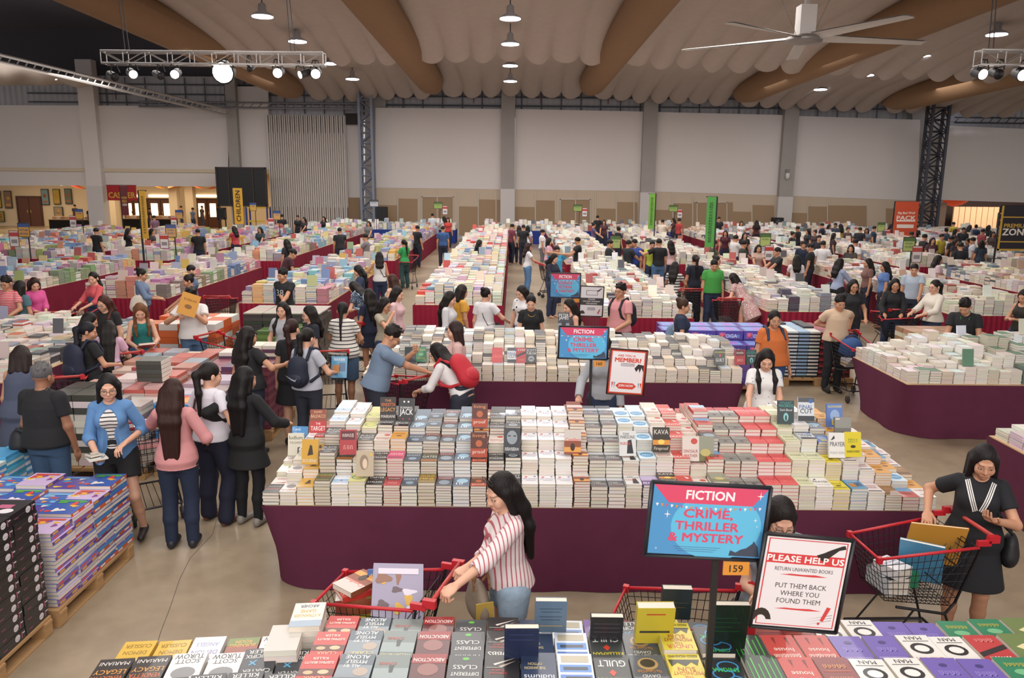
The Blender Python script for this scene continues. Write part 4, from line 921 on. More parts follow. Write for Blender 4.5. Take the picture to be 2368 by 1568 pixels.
fill(5.05, 7.5, 5.75, 7.8, PAL_W[:4], (.16, .22), lambda x, y: .12, det=0, pagef=.95)
fill(-10.4, -6.42, 9.66, 13.3, PAL_W+[lin('c76a4a'), lin('7fa08f')], (.17, .23), lambda x, y: .24+.06*math.sin(3*x), det=1, pagef=.85)
# ---------------------------------------------------------------- books one by one
# a cover design: base colour + marks ('r' rect, 'e' oval, 't' word, 'p' polygon) laid out in 0..1 across and up the cover
PGM = mat('dcd2c3', .85, bump=.3, scale=150.0, stretch=(.05, .05, 1))
DES = {
 'black_red': ('2a2526', [('t', 'BACON', .5, .72, .13, 'c9b9a9', .8), ('t', 'BLOOD', .5, .45, .16, 'b5382c', .85), ('r', .1, .1, .9, .13, '8a8078')], 'black paperback with red lettering'),
 'bourne_w': ('d9d4d0', [('e', .5, .6, .3, .2, '8d8a8a'), ('t', 'BOURNE', .5, .2, .13, 'b5402f', .85), ('t', 'ludlum', .5, .88, .1, '555555', .7)], 'white paperback with grey picture and red title'),
 'bourne_g': ('c99a35', [('p', [(.35, .35), (.5, .8), (.62, .75), (.7, .4)], '3a2c1c'), ('t', 'BOURNE', .5, .15, .14, 'd9d0c0', .85)], 'golden yellow paperback with dark running figure'),
 'daughter': ('54563f', [('t', 'DAUGHTER', .5, .7, .15, 'c9c23a', .9), ('t', 'FAITH', .5, .5, .13, 'c0503a', .7), ('r', .1, .1, .9, .2, '857f5a')], 'dark green paperback with yellow lettering'),
 'stations': ('dfe4ea', [('r', 0, .3, 1, .6, '9fc0dd'), ('t', 'MARTIN CRUZ', .5, .85, .1, '8f98a8', .9), ('t', 'STATIONS', .5, .2, .13, '7f95b8', .85), ('e', .5, .45, .07, .05, 'c0392f')], 'white and sky blue paperback, small red star'),
 'bond': ('c8c483', [('e', .5, .5, .42, .26, '3f7f78'), ('e', .5, .5, .36, .21, 'd8d06a'), ('t', 'BOND', .5, .5, .15, '3a5a6a', .6)], 'cream yellow paperback with teal oval'),
 'stalker': ('2a2a2d', [('t', 'CARTER', .5, .8, .17, 'e2ded8', .9), ('t', 'THE', .5, .55, .08, 'b0b0b0', .2), ('t', 'STALKER', .5, .3, .16, 'd8d5d0', .9), ('r', .1, .5, .3, .53, 'a03a30')], 'black paperback with large white lettering'),
 'red_face': ('a83a3f', [('r', .08, .6, .92, .95, '5f2a30'), ('t', 'CHILD', .5, .78, .15, 'd8c9c0', .7), ('t', 'RED', .5, .3, .2, 'd99a90', .6)], 'red paperback with maroon top panel'),
 'ghost': ('4c5664', [('r', 0, 0, 1, .4, '3a4450'), ('t', 'GHOST', .5, .75, .17, 'c9d0d8', .85), ('e', .5, .35, .25, .16, '7f95a8')], 'slate blue paperback with pale lettering'),
 'gold_mine': ('6f5a2c', [('t', 'GOLD', .5, .75, .22, 'd9b23a', .85), ('t', 'MINE', .5, .45, .22, 'd9b23a', .85), ('t', 'WILBUR SMITH', .5, .15, .1, 'e0c878', .9)], 'brown paperback with golden block lettering'),
 'rankin': ('51545a', [('r', 0, .75, 1, 1, '7a3436'), ('t', 'RANKIN', .5, .86, .13, 'd5d0cc', .8), ('e', .5, .4, .35, .25, '8a98a5')], 'grey paperback with dark red band'),
 'blue10': ('5f6f80', [('e', .55, .6, .35, .25, '9ec0d4'), ('t', '10', .4, .3, .25, 'dfe5ea', .4)], 'grey blue paperback with large pale numeral'),
 'living': ('5a2f26', [('r', 0, .0, 1, .35, 'a8462f'), ('t', 'living', .5, .85, .13, 'd98a5a', .75), ('t', 'proof', .5, .2, .15, 'e0cfc0', .75), ('e', .5, .55, .2, .14, 'b5603a')], 'brown paperback with orange glow'),
 'turow': ('2e3034', [('t', 'SCOTT', .5, .83, .17, 'dcdcdc', .9), ('t', 'TUROW', .5, .63, .17, 'dcdcdc', .95), ('e', .5, .28, .3, .2, '8f979e'), ('r', .35, .24, .65, .3, '3a3d42')], 'black paperback with silver lettering'),
 'brown': ('dfdcdd', [('e', .25, .8, .1, .07, 'c9503f'), ('t', 'dan brown', .5, .62, .13, '6f7fb5', .85), ('t', 'symbol', .55, .42, .1, '8f9ac0', .6), ('e', .8, .85, .08, .05, '5a5fa0')], 'white paperback with pale blue script'),
 'sunset': ('8a4a33', [('r', 0, .55, 1, 1, 'c9c0b8'), ('r', 0, .1, 1, .3, 'd99a4a'), ('e', .5, .3, .14, .16, '3a2018'), ('t', 'Camilleri', .5, .6, .14, 'd8432f', .85)], 'orange brown paperback with sunset picture'),
 'plante': ('5e5f63', [('r', 0, .7, 1, 1, 'b9bcc0'), ('t', 'Lynda', .4, .5, .12, 'd8d4d0', .5), ('t', 'La Plante', .5, .33, .15, 'd0ccc8', .85), ('t', 'DEADLY', .5, .14, .08, 'b5403a', .6)], 'grey paperback with pale sky top'),
 'parsons': ('d4d4d2', [('t', 'TONY', .4, .88, .11, '3a3a3a', .4), ('t', 'PARSONS', .5, .76, .13, '3a3a3a', .85), ('p', [(.45, .1), (.5, .62), (.72, .66), (.85, .1)], '26262a'), ('t', 'MURDER', .35, .5, .12, 'c0392f', .6)], 'white paperback with black figure'),
 'beaver': ('6a4c86', [('r', 0, .5, 1, 1, 'b9a8cc'), ('t', 'BEAVER', .5, .25, .2, 'e8e4ee', .9)], 'purple paperback with white lettering'),
 'blue_white': ('c9dbe6', [('e', .5, .5, .42, .3, '4f93bf'), ('t', 'BILL', .5, .5, .14, 'e8eef2', .6)], 'white paperback with blue cloud picture'),
 'fireproof': ('33291f', [('t', 'KAVA', .5, .82, .2, 'd8d2c8', .85), ('r', 0, .3, 1, .5, 'd08a35'), ('e', .5, .42, .2, .1, 'f0c860'), ('t', 'Fireproof', .5, .14, .14, 'c9c0b0', .85)], 'dark brown paperback with orange blaze'),
 'death': ('c2463f', [('p', [(.6, .9), (.9, .7), (.7, .6)], 'e0d0c8'), ('t', 'DEATH', .5, .22, .2, 'eae2dc', .9)], 'red paperback with white lettering'),
 'feather': ('d6c9c0', [('e', .7, .8, .2, .12, 'c04a42'), ('t', 'DINOSAUR', .5, .4, .13, 'a0473f', .85), ('t', 'FEATHER', .5, .22, .13, 'a0473f', .8)], 'beige paperback with red seal'),
 'greenphoto': ('8f917e', [('r', 0, 0, 1, .3, '6f6f45'), ('e', .5, .35, .3, .15, 'b8ac6a')], 'grey green photographic paperback without lettering'),
 'greyred': ('6d6b68', [('r', 0, .55, 1, 1, '8b8983'), ('e', .5, .3, .12, .12, '3f3d3b'), ('r', .05, .9, .3, .95, 'd8d4d0')], 'dark grey hardback with red board edges'),
 'skin': ('c5383e', [('t', 'skin', .5, .45, .28, 'e26a66', .85), ('t', 'hayder', .5, .8, .12, 'd9605c', .6)], 'bright red hardback with pale script'),
 'cream_green': ('c9c9a8', [('t', 'HIDE', .5, .6, .2, '7f8a62', .7), ('r', .1, .2, .9, .28, 'a8b080')], 'pale green paperback with olive lettering'),
 'prayer': ('dedbd6', [('t', 'PRAYER', .5, .55, .19, '3a3a3c', .88), ('t', 'PHILIP KERR', .5, .2, .1, 'a5a5a5', .85), ('p', [(.1, .7), (.3, .9), (.35, .78), (.2, .72)], '2e2e30')], 'white paperback with black title'),
 'yellow': ('d8c52e', [('t', 'SAFE', .5, .65, .18, '8f9a2a', .6), ('e', .5, .42, .16, .06, '3a3a20'), ('t', 'Good Crime', .5, .22, .1, '4a4a24', .8)], 'bright yellow paperback'),
 'inspector': ('4f8fb5', [('r', .1, .2, .5, .6, 'b5783a'), ('r', .5, .3, .9, .7, '3a5a80'), ('t', 'BRUNO', .5, .85, .13, 'e0e0d8', .7)], 'blue and orange paperback'),
 'hay': ('d9d0cf', [('t', 'Robert', .5, .7, .14, 'a8404a', .7), ('t', 'Hotel', .5, .5, .14, 'a8404a', .6), ('r', .1, .1, .9, .2, '4a4040')], 'white paperback with crimson script'),
 'orange': ('d0943a', [('t', 'SAVAGE', .5, .7, .12, '6a4020', .7), ('e', .5, .4, .2, .1, '8a5a2a')], 'mustard orange paperback'),
 'bronze': ('8f6a44', [('t', 'FOX', .5, .7, .2, 'c9a06a', .5), ('r', .05, .1, .95, .3, '6a4a30')], 'bronze brown paperback'),
 'blue_red': ('b8453f', [('r', 0, .6, 1, 1, '6f9cc4'), ('t', 'DARK', .5, .35, .18, '2c2626', .6)], 'blue and red paperback'),
 'white_red': ('ddd5d0', [('p', [(.1, .3), (.9, .4), (.8, .28)], 'b83a34'), ('t', 'SNOW', .5, .75, .14, 'b8504a', .6)], 'white paperback with red streak'),
 'macbride': ('25383a', [('t', 'STUART', .5, .9, .1, '3f8f88', .7), ('t', 'MACBRIDE', .5, .78, .12, '3f9a92', .9), ('t', 'Dark Blood', .5, .6, .1, 'd0d5d2', .75), ('e', .5, .3, .16, .18, '7fb8b8'), ('e', .5, .26, .06, .12, '26383a')], 'dark teal paperback'),
 'finalcut': ('c9ced2', [('r', 0, .8, 1, 1, '4a4c50'), ('t', 'FINAL', .5, .6, .18, '34528f', .85), ('t', 'CUT', .5, .42, .2, '1e1e22', .75), ('r', 0, 0, 1, .22, '33363c'), ('e', .78, .85, .14, .09, '3a5fa0')], 'silver grey paperback with blue disc'),
 'alex': ('5a78b5', [('t', 'ALEXANDER', .5, .88, .1, 'e0d05a', .9), ('e', .5, .5, .3, .25, '8fa8cc'), ('r', .3, .1, .7, .3, 'c9b45a')], 'blue and yellow paperback'),
 'carol': ('4f8fc9', [('t', 'Carol', .3, .88, .13, 'e6eef5', .5), ('t', 'Higgins', .45, .68, .13, 'dfe8f0', .65), ('t', 'Clark', .62, .48, .13, 'dfe8f0', .5), ('r', 0, 0, 1, .2, 'd0b878'), ('r', 0, .2, 1, .3, '4aa09a')], 'sky blue beach paperback'),
 'ludlum': ('cfc9b8', [('t', 'ludlum', .5, .82, .16, '4a4a42', .85), ('t', 'THE EXPERT', .5, .6, .1, '7a7668', .8), ('p', [(.6, .05), (.62, .4), (.78, .42), (.82, .05)], '3f3d38'), ('r', 0, 0, 1, .06, 'a8a290')], 'cream paperback with walking figure'),
 'target': ('8a4632', [('t', 'DAVID', .5, .9, .1, 'd8b088', .5), ('t', 'BALDACCI', .5, .72, .14, 'd8b088', .88), ('r', 0, 0, 1, .5, 'b83238'), ('t', 'THE', .5, .4, .1, 'ece0da', .3), ('t', 'TARGET', .5, .2, .2, 'f0e6e0', .9)], 'red and brown paperback'),
 'legacy': ('2a2220', [('t', 'THE', .5, .85, .1, 'd08a4a', .4), ('t', 'VENDETTA', .5, .68, .15, 'd06a35', .9), ('t', 'LEGACY', .5, .47, .16, 'd99a4a', .9), ('t', 'MARIANI', .5, .18, .13, 'd8d2cc', .85)], 'black paperback with orange flame lettering'),
 'jack': ('303033', [('e', .35, .85, .06, .04, 'e0e0dc'), ('e', .62, .85, .06, .04, 'e0e0dc'), ('t', 'RUNNING', .5, .6, .1, 'd8d8d4', .75), ('t', 'JACK', .5, .38, .25, 'eeeeea', .85), ('e', .3, .12, .05, .03, 'c0392f'), ('e', .7, .12, .05, .03, 'c0392f')], 'black paperback with big white word'),
 'portrait': ('b8a890', [('e', .45, .55, .25, .3, '8f7a64'), ('e', .5, .5, .14, .2, 'd8c0a8'), ('e', .85, .85, .08, .06, 'd8b24a')], 'beige paperback with portrait'),
 'bestial': ('3a3d42', [('e', .5, .62, .32, .28, '8f979e'), ('r', .25, .66, .42, .7, '202226'), ('r', .58, .66, .75, .7, '202226'), ('t', 'BESTIAL', .5, .15, .14, 'e0e0e0', .85)], 'dark silver paperback with masked face'),
 'gates': ('3d4a44', [('t', 'GATES', .5, .6, .25, 'e0ddd5', .9), ('t', 'GHOST', .5, .85, .09, 'c9a04a', .9), ('r', 0, 0, 1, .3, '8f5a2f')], 'dark green paperback with large cream word'),
 'blackcurl': ('45464a', [('t', 'BLACK', .5, .7, .2, 'd4d4d4', .9), ('t', 'BLONDE', .5, .42, .2, 'd4d4d4', .9), ('e', .5, .15, .3, .08, '8a8a8a')], 'charcoal paperback with curly white lettering'),
 'pinkfun': ('c9486f', [('t', 'SPREE', .5, .6, .22, 'ead0d8', .85), ('r', .05, .1, .95, .3, '8a3050')], 'hot pink paperback'),
 # the foreground table
 'sleeping': ('b8342f', [('r', 0, .5, 1, .72, '5a2a22'), ('e', .3, .6, .16, .07, 'd8b08a'), ('e', .72, .62, .14, .06, 'c9a47c'), ('t', 'HIGGINS', .5, .93, .1, 'e0b89a', .7), ('t', 'CLARK', .5, .8, .12, 'e0b89a', .6), ('t', 'SLEEPING BEAUTY', .5, .3, .085, 'f0e4da', .85), ('t', 'KILLER', .5, .16, .085, 'f0e4da', .45)], 'red paperback with white title'),
 'alone': ('7f8a92', [('r', 0, .0, 1, .35, '55626c'), ('e', .3, .58, .22, .14, 'a8988a'), ('t', 'HIGGINS', .5, .94, .1, 'd8c48a', .8), ('t', 'CLARK', .5, .82, .11, 'd8c48a', .7), ('t', 'ALL BY', .6, .40, .1, 'f0eee8', .5), ('t', 'MYSELF', .5, .26, .12, 'f0eee8', .6), ('t', 'ALONE', .5, .1, .13, 'f0eee8', .7)], 'grey blue paperback with white lettering'),
 'boyd': ('6f7a78', [('r', 0, .45, 1, .8, '8d9a9a'), ('p', [(.42, .35), (.45, .6), (.55, .6), (.58, .35)], '3a4242'), ('t', 'WILLIAM BOYD', .5, .9, .1, 'd8cf9a', .9), ('t', 'SUNRISE', .62, .3, .09, 'b5403a', .5)], 'misty grey green paperback with cream author line'),
 'abduction': ('55262a', [('r', 0, 0, 1, .32, '8f2a2c'), ('e', .5, .52, .3, .2, '8a5a55'), ('t', 'ABDUCTION', .5, .2, .12, 'e8dcd6', .9), ('t', 'ROBIN COOK', .5, .92, .09, 'c9a8a0', .8)], 'dark red paperback with pale face'),
 'class': ('43464a', [('e', .5, .12, .1, .05, '5fae3f'), ('t', 'HARRIS', .5, .9, .11, 'd8d6d2', .75), ('t', 'DIFFERENT', .5, .62, .12, 'd8d6d2', .8), ('t', 'CLASS', .5, .4, .14, 'd8d6d2', .7)], 'charcoal paperback with small green apple'),
 'traitor': ('232224', [('p', [(.1, .1), (.7, .35), (.75, .3)], 'd8d0c4'), ('p', [(.1, .2), (.5, .42), (.6, .38)], 'b8a898'), ('t', 'Sentimental', .6, .62, .08, 'b5342c', .5), ('t', 'Traitor', .6, .52, .09, 'b5342c', .4), ('t', 'DOBBS', .5, .85, .16, 'e6e2da', .85), ('r', .5, .42, .95, .44, 'a8a49c')], 'black paperback with white light streaks'),
 'janson': ('2c3a56', [('t', 'ludlums', .5, .8, .15, 'd5dade', .85), ('t', 'THE JANSON', .6, .5, .09, 'd8c48a', .6), ('t', 'OPTION', .6, .38, .09, 'd8c48a', .4)], 'navy paperback with silver lettering'),
 'blocks': ('d5dbe2', [('r', .05, .7, .95, .95, '4a78c0'), ('r', .1, .76, .8, .88, '2e2e38'), ('r', .05, .38, .95, .62, '5a8ac9'), ('r', .15, .45, .85, .56, '3a4250'), ('r', .1, .08, .9, .3, 'b0a890')], 'white paperback with blue printed bands'),
 'coben': ('6a4592', [('t', 'COBEN', .5, .75, .2, 'd8cce6', .85), ('t', 'WIN', .5, .4, .22, 'c9b8de', .7)], 'violet paperback with lilac lettering'),
 'guilt': ('3c403e', [('t', 'KELLERMAN', .5, .82, .11, 'd8c93a', .9), ('t', 'GUILT', .5, .3, .22, 'e0e0dc', .8), ('p', [(.4, .6), (.5, .72), (.62, .6), (.5, .5)], 'c8402c')], 'dark paperback with yellow author line'),
 'killer': ('30343a', [('t', 'CARTER', .5, .82, .14, 'd8d5cf', .8), ('p', [(.55, .45), (.75, .62), (.78, .58), (.58, .42)], '4a9ac0'), ('p', [(.55, .6), (.75, .45), (.78, .48), (.58, .63)], '4a9ac0'), ('t', 'CRUCIFIX', .5, .3, .14, 'e2dfd8', .85), ('t', 'KILLER', .5, .13, .14, 'e2dfd8', .75)], 'dark grey paperback with blue cross'),
 'camel': ('4f555c', [('e', .5, .3, .3, .2, 'a88a5a'), ('e', .5, .28, .22, .14, '2e2a26'), ('t', 'DAVID', .5, .7, .1, 'd5d2cc', .5), ('t', 'BALDACCI', .5, .85, .14, 'e4e0d8', .85), ('t', 'The Camel Club', .5, .55, .09, 'd08a3a', .7)], 'steel grey paperback with brass ring'),
 'midnight': ('cdbd3f', [('t', 'UNDER', .5, .88, .14, 'b84a2a', .75), ('t', 'THE', .5, .76, .08, 'b84a2a', .25), ('t', 'MIDNIGHT', .5, .64, .12, 'b84a2a', .85), ('t', 'SUN', .5, .51, .13, 'b84a2a', .5), ('p', [(.05, .2), (.15, .4), (.3, .28), (.5, .42), (.7, .3), (.9, .42), (.95, .2)], '3a3a2c'), ('t', 'KEIGO HIGASHINO', .5, .09, .08, '2e2e26', .85)], 'yellow paperback with red title'),
 'enigma': ('1e2226', [('e', .35, .75, .3, .16, '3a86b8'), ('e', .35, .75, .25, .12, '1e2226'), ('e', .6, .55, .32, .18, '3a86b8'), ('e', .6, .55, .27, .14, '1e2226'), ('e', .4, .3, .32, .18, '3a86b8'), ('e', .4, .3, .27, .14, '1e2226'), ('t', 'CIPHER', .5, .9, .12, '3fb05a', .7), ('t', 'ENIGMA', .5, .42, .14, '3fc05a', .75)], 'black thick paperback with blue rings'),
 'matrix': ('1c2a1e', [('r', .1+.16*0, .05, .14, .9, '3aa03f'), ('r', .26, .2, .3, .95, '3aa03f'), ('r', .42, .05, .46, .8, '48b84a'), ('r', .58, .3, .62, .95, '3aa03f'), ('r', .74, .1, .78, .85, '48b84a'), ('r', .88, .2, .91, .95, '3aa03f')], 'black paperback with green streaks'),
 'house': ('b53a33', [('t', 'a patient', .5, .75, .13, 'e8d8cc', .8), ('t', 'house', .5, .55, .14, 'e8d8cc', .6), ('p', [(.2, .1), (.25, .4), (.3, .1)], '6a2420'), ('p', [(.6, .1), (.66, .35), (.7, .1)], '6a2420')], 'brick red paperback with bare tree'),
 'maroon': ('7a2a2a', [('t', 'ERICA', .5, .3, .14, 'c98a4a', .7), ('t', 'FEVER', .5, .7, .14, 'b87a5a', .7), ('r', .1, .45, .9, .48, 'a8583f')], 'maroon paperback with bronze lettering'),
 'hat_man': ('dcd8d2', [('e', .5, .5, .34, .2, '1e1c1e'), ('e', .5, .5, .22, .12, 'e0dcd6'), ('t', 'MAN', .5, .12, .13, '2a2a2a', .5), ('t', 'GRISHAM', .5, .88, .13, 'b5403a', .85), ('r', .1, .22, .9, .24, '555555')], 'white paperback with black oval'),
 'violet': ('6a58a5', [('t', 'ERICA SPINDLER', .5, .8, .08, 'c0b4dc', .85), ('t', 'LUKE', .5, .5, .16, '8f80c4', .6), ('e', .5, .25, .12, .06, '3f3470')], 'violet paperback with faint lettering'),
 'blackred': ('b23a3c', [('p', [(0, .35), (1, .65), (1, .8), (0, .5)], '2a2426'), ('t', 'LUPE', .5, .85, .14, 'eae2dc', .7), ('t', 'SOLO', .5, .2, .14, 'd88a84', .6)], 'red paperback with black diagonal band'),
 'emerald': ('2f7a58', [('t', 'CUSSLER', .5, .8, .13, 'b8c85a', .8), ('t', 'JUNGLE', .5, .25, .13, 'c0a83a', .7), ('e', .5, .5, .25, .1, '6fae80')], 'emerald green paperback'),
 'olive': ('6a7a4a', [('p', [(.3, .45), (.6, .62), (.8, .5), (.5, .38)], 'd8cc9a'), ('t', 'SPARKS', .5, .85, .12, 'c9c89a', .7)], 'olive paperback with pale leaf'),
 'tealbrown': ('6f7a78', [('r', 0, .55, 1, .8, '8f4a40'), ('t', 'THE', .5, .3, .14, 'd8c8a8', .4), ('r', .1, .1, .2, .5, '4a5a5c'), ('r', .4, .05, .5, .45, '4a5a5c'), ('r', .7, .1, .8, .5, '4a5a5c')], 'grey teal paperback with brown band'),
 'plum': ('7d3f7f', [('e', .5, .4, .3, .12, 'b88ab8'), ('t', 'HART', .5, .8, .15, 'd8b8d8', .6)], 'plum purple paperback'),
 'midblue': ('3a5270', [('r', .1, .3, .9, .34, '8fa8b8'), ('t', 'HOUR', .5, .7, .18, 'd0d8dc', .7)], 'dull blue paperback'),
 'demon': ('d9d8dd', [('t', 'ANGELS', .5, .3, .15, '8a88b0', .7), ('t', 'DEMON', .5, .6, .16, '8a88b0', .8), ('r', .1, .85, .9, .9, 'b0b0c0')], 'white paperback with lavender lettering'),
 'burning': ('8f4a3a', [('r', 0, 0, 1, .3, '6a7a3a'), ('t', 'BURNING', .5, .3, .13, 'd8a04a', .8), ('t', 'ROOM', .5, .15, .13, 'd8a04a', .5), ('r', 0, .6, 1, 1, 'd6d2ce'), ('t', 'CONNELLY', .5, .8, .13, '3a3a3a', .85)], 'rust and white paperback'),
 'crossfire': ('d8d6d4', [('t', 'SCOTT', .5, .3, .15, '2a2a2a', .7), ('t', 'TUROW', .5, .12, .17, '2a2a2a', .85), ('e', .5, .7, .35, .2, '7a7a7c')], 'white paperback with black block lettering'),
 'stand': ('d6d2ca', [('t', 'A STRANGER', .5, .55, .12, 'c9a83a', .85), ('t', 'GAME', .5, .36, .13, 'c9a83a', .5), ('r', 0, .75, 1, 1, '8fa0b0'), ('t', 'ARCHER', .5, .15, .12, '4a5a70', .6)], 'white paperback with gold lettering'),
 'yellowstorm': ('d0a838', [('r', 0, .7, 1, 1, 'd8d4ce'), ('t', 'DEMON', .5, .45, .14, '8a6a2a', .7), ('t', 'CUSSLER', .5, .2, .14, '8a6a2a', .8)], 'golden paperback with white clouds'),
 'backblue': ('5f7488', [('r', .15, .75, .85, .77, '39485a'), ('r', .2, .65, .8, .67, '39485a'), ('r', .15, .5, .85, .52, '39485a'), ('r', .2, .4, .8, .42, '39485a'), ('r', .12, .2, .88, .23, 'b09a6a')], 'slate blue book seen from behind'),
 'backnavy': ('222b48', [('r', .15, .8, .85, .82, '3a4668'), ('r', .15, .65, .85, .67, '3a4668')], 'navy book seen from behind'),
 'backblack': ('2a282b', [('r', .1, .75, .9, .77, '56525a'), ('r', .1, .6, .9, .62, '56525a'), ('r', .1, .45, .9, .47, '56525a')], 'black book seen from behind'),
 'backyellow': ('bfae35', [('r', .25, .8, .75, .84, 'b8502a'), ('r', .1, .3, .9, .36, '3a3a2c')], 'yellow book seen from behind'),
 'backgreen': ('18261c', [('r', .1, .7, .7, .72, '1f4a28'), ('r', .1, .6, .8, .62, '1f4a28'), ('r', .1, .5, .6, .52, '1f4a28'), ('r', .1, .4, .8, .42, '1f4a28')], 'black and green book seen from behind'),
 'backteal': ('27333a', [('r', .1, .55, .9, .57, '4a5a50'), ('r', .2, .4, .8, .42, '6a5a3a')], 'dark teal book seen from behind'),
 'peter': ('3a3d44', [('t', 'PETER', .5, .85, .17, 'e0e0e0', .85), ('t', 'JAMES', .5, .66, .17, 'e0e0e0', .85), ('r', 0, 0, 1, .4, '8a8f98'), ('e', .5, .35, .2, .15, '2a2c30')], 'black and grey paperback'),
}
def plain(c): return (c, [('r', .1, .7, .9, .82, 'b0aaa4'), ('r', .2, .3, .8, .4, 'a39d98')], 'paperback')
BM = {}
UNREAD = set('BACON BLOOD FAITH CHILD RED DEADLY BILL HIDE SAFE BRUNO Robert Hotel SAVAGE FOX DARK SNOW SPREE ERICA FEVER LUKE LUPE SOLO JUNGLE HART HOUR RANKIN BESTIAL symbol hayder'.split())|{'Good Crime', 'ERICA SPINDLER', 'a patient'}
def book_meshes(key, w, d, t, bold=.012):
    """cover with spine and printed front (top face) + separate block of pages, lying flat, base at z=0, head of the cover at +y"""
    k = (key, round(w, 3), round(d, 3), round(t, 3))
    if k in BM: return BM[k]
    base, items, lab = DES[key]; b = .0016; cm = [mat(base, .38, coat=.25)]; mb = MB()
    mb.box((0, 0, b/2), (w/2, d/2, b/2)); mb.box((0, 0, t-b/2), (w/2, d/2, b/2)); mb.box((-w/2+b/2, 0, t/2), (b/2, d/2, t/2-b))
    idx = {}
    def mi(c):
        if c not in idx: idx[c] = len(cm); cm.append(mat(c, .4, coat=.25))
        return idx[c]
    X = lambda u: (u-.5)*w; Yv = lambda v: (v-.5)*d; z = t+.0004
    for n, it in enumerate(items):
        z += .00018
        if it[0] == 'r': mb.poly([(X(it[1]), Yv(it[2]), z), (X(it[3]), Yv(it[2]), z), (X(it[3]), Yv(it[4]), z), (X(it[1]), Yv(it[4]), z)], mi(it[5]))
        elif it[0] == 'e': mb.poly([(X(it[1]+it[3]*math.cos(a)), Yv(it[2]+it[4]*math.sin(a)), z) for a in np.linspace(0, 2*math.pi, 17)[:-1]], mi(it[5]))
        elif it[0] == 'p':
            pts = [(X(a), Yv(c), z) for a, c in it[1]]; s = sum(p[0]*q[1]-q[0]*p[1] for p, q in zip(pts, pts[1:]+pts[:1]))
            mb.poly(pts if s > 0 else pts[::-1], mi(it[2]))
        elif it[1] in UNREAD: put_marks(mb, len(it[1]), (X(it[2]), Yv(it[3]), z), it[4]*d, mi(it[5]), it[6]*w)
        else: put_text(mb, it[1], (X(it[2]), Yv(it[3]), z), it[4]*d, mi(it[5]), it[6]*w, bold=bold)
    # a little title on the spine
    BM[k] = (mb.mesh('cover', cm), MB().box((.001, 0, t/2), (w/2-.0035, d/2-.003, t/2-b*1.05)).mesh('page_block', PGM), lab)
    return BM[k]
def book(key, pos, w, d, t, rz=0.0, rot=None, label='', group=None, name='book'):
    c, p, lab = book_meshes(key, w, d, t); o = bpy.data.objects.new(name, c); COL.objects.link(o); q = bpy.data.objects.new('page_block', p); COL.objects.link(q); q.parent = o
    o.location = pos; o.rotation_euler = rot if rot is not None else (0, 0, rz); tag(o, label, 'book', group); return o
def lab_(key): return DES[key][2]
# --- the big middle table: stepped stacks, front row to ridge, each stack topped by its own book
COLS = ['black_red', 'bourne_w', 'bourne_g', 'daughter', 'stations', 'bond', 'stalker', 'red_face', 'ghost', 'gold_mine', 'rankin', 'blue10', 'living', 'stalker', 'turow', 'brown', 'brown', 'brown', 'sunset', 'plante', 'plante', 'parsons', 'beaver', 'fireproof', 'death', 'feather', 'greenphoto', 'greyred', 'greyred', 'skin', 'skin', 'cream_green', 'prayer', 'yellow', 'inspector', 'hay', 'bronze', 'blue_red', 'white_red']
ALT = {'black_red': ['white_red', 'cream_green'], 'bourne_w': ['bourne_w', 'ludlum', 'hay'], 'bourne_g': ['bourne_g', 'bourne_g', 'target'], 'daughter': ['blackcurl', 'blackcurl', 'stations'], 'stations': ['gates', 'gates', 'brown'], 'bond': ['portrait', 'blackcurl', 'bond'], 'stalker': ['stalker', 'feather', 'stalker'], 'red_face': ['pinkfun', 'orange', 'jack'], 'ghost': ['ghost', 'ghost', 'blue10'],
       'gold_mine': ['gates', 'rankin', 'ghost'], 'living': ['living', 'living', 'sunset'], 'parsons': ['parsons', 'parsons', 'blue_white'], 'beaver': ['blue_white', 'blue_white', 'blue_white'], 'fireproof': ['feather', 'hay', 'feather'], 'greenphoto': ['blue_red', 'rankin', 'blue_red'], 'feather': ['feather', 'feather', 'feather'], 'prayer': ['cream_green', 'finalcut', 'brown'], 'yellow': ['yellow', 'alex', 'blue10'], 'inspector': ['hay', 'hay', 'orange'], 'hay': ['hay', 'hay', 'brown'], 'bronze': ['orange', 'orange', 'white_red'], 'blue_red': ['blue_white', 'orange', 'inspector'], 'white_red': ['orange', 'bronze', 'hay']}
HROW = [.195, .335, .425, .485, .525, .50, .42, .32, .2]
RN = ['front row', 'second row', 'third row', 'fourth row', 'fifth row']
x0, x1, y0, y1 = MIDT; NC = len(COLS); cw = (x1-x0-.01)/NC; MIDTOP = {}
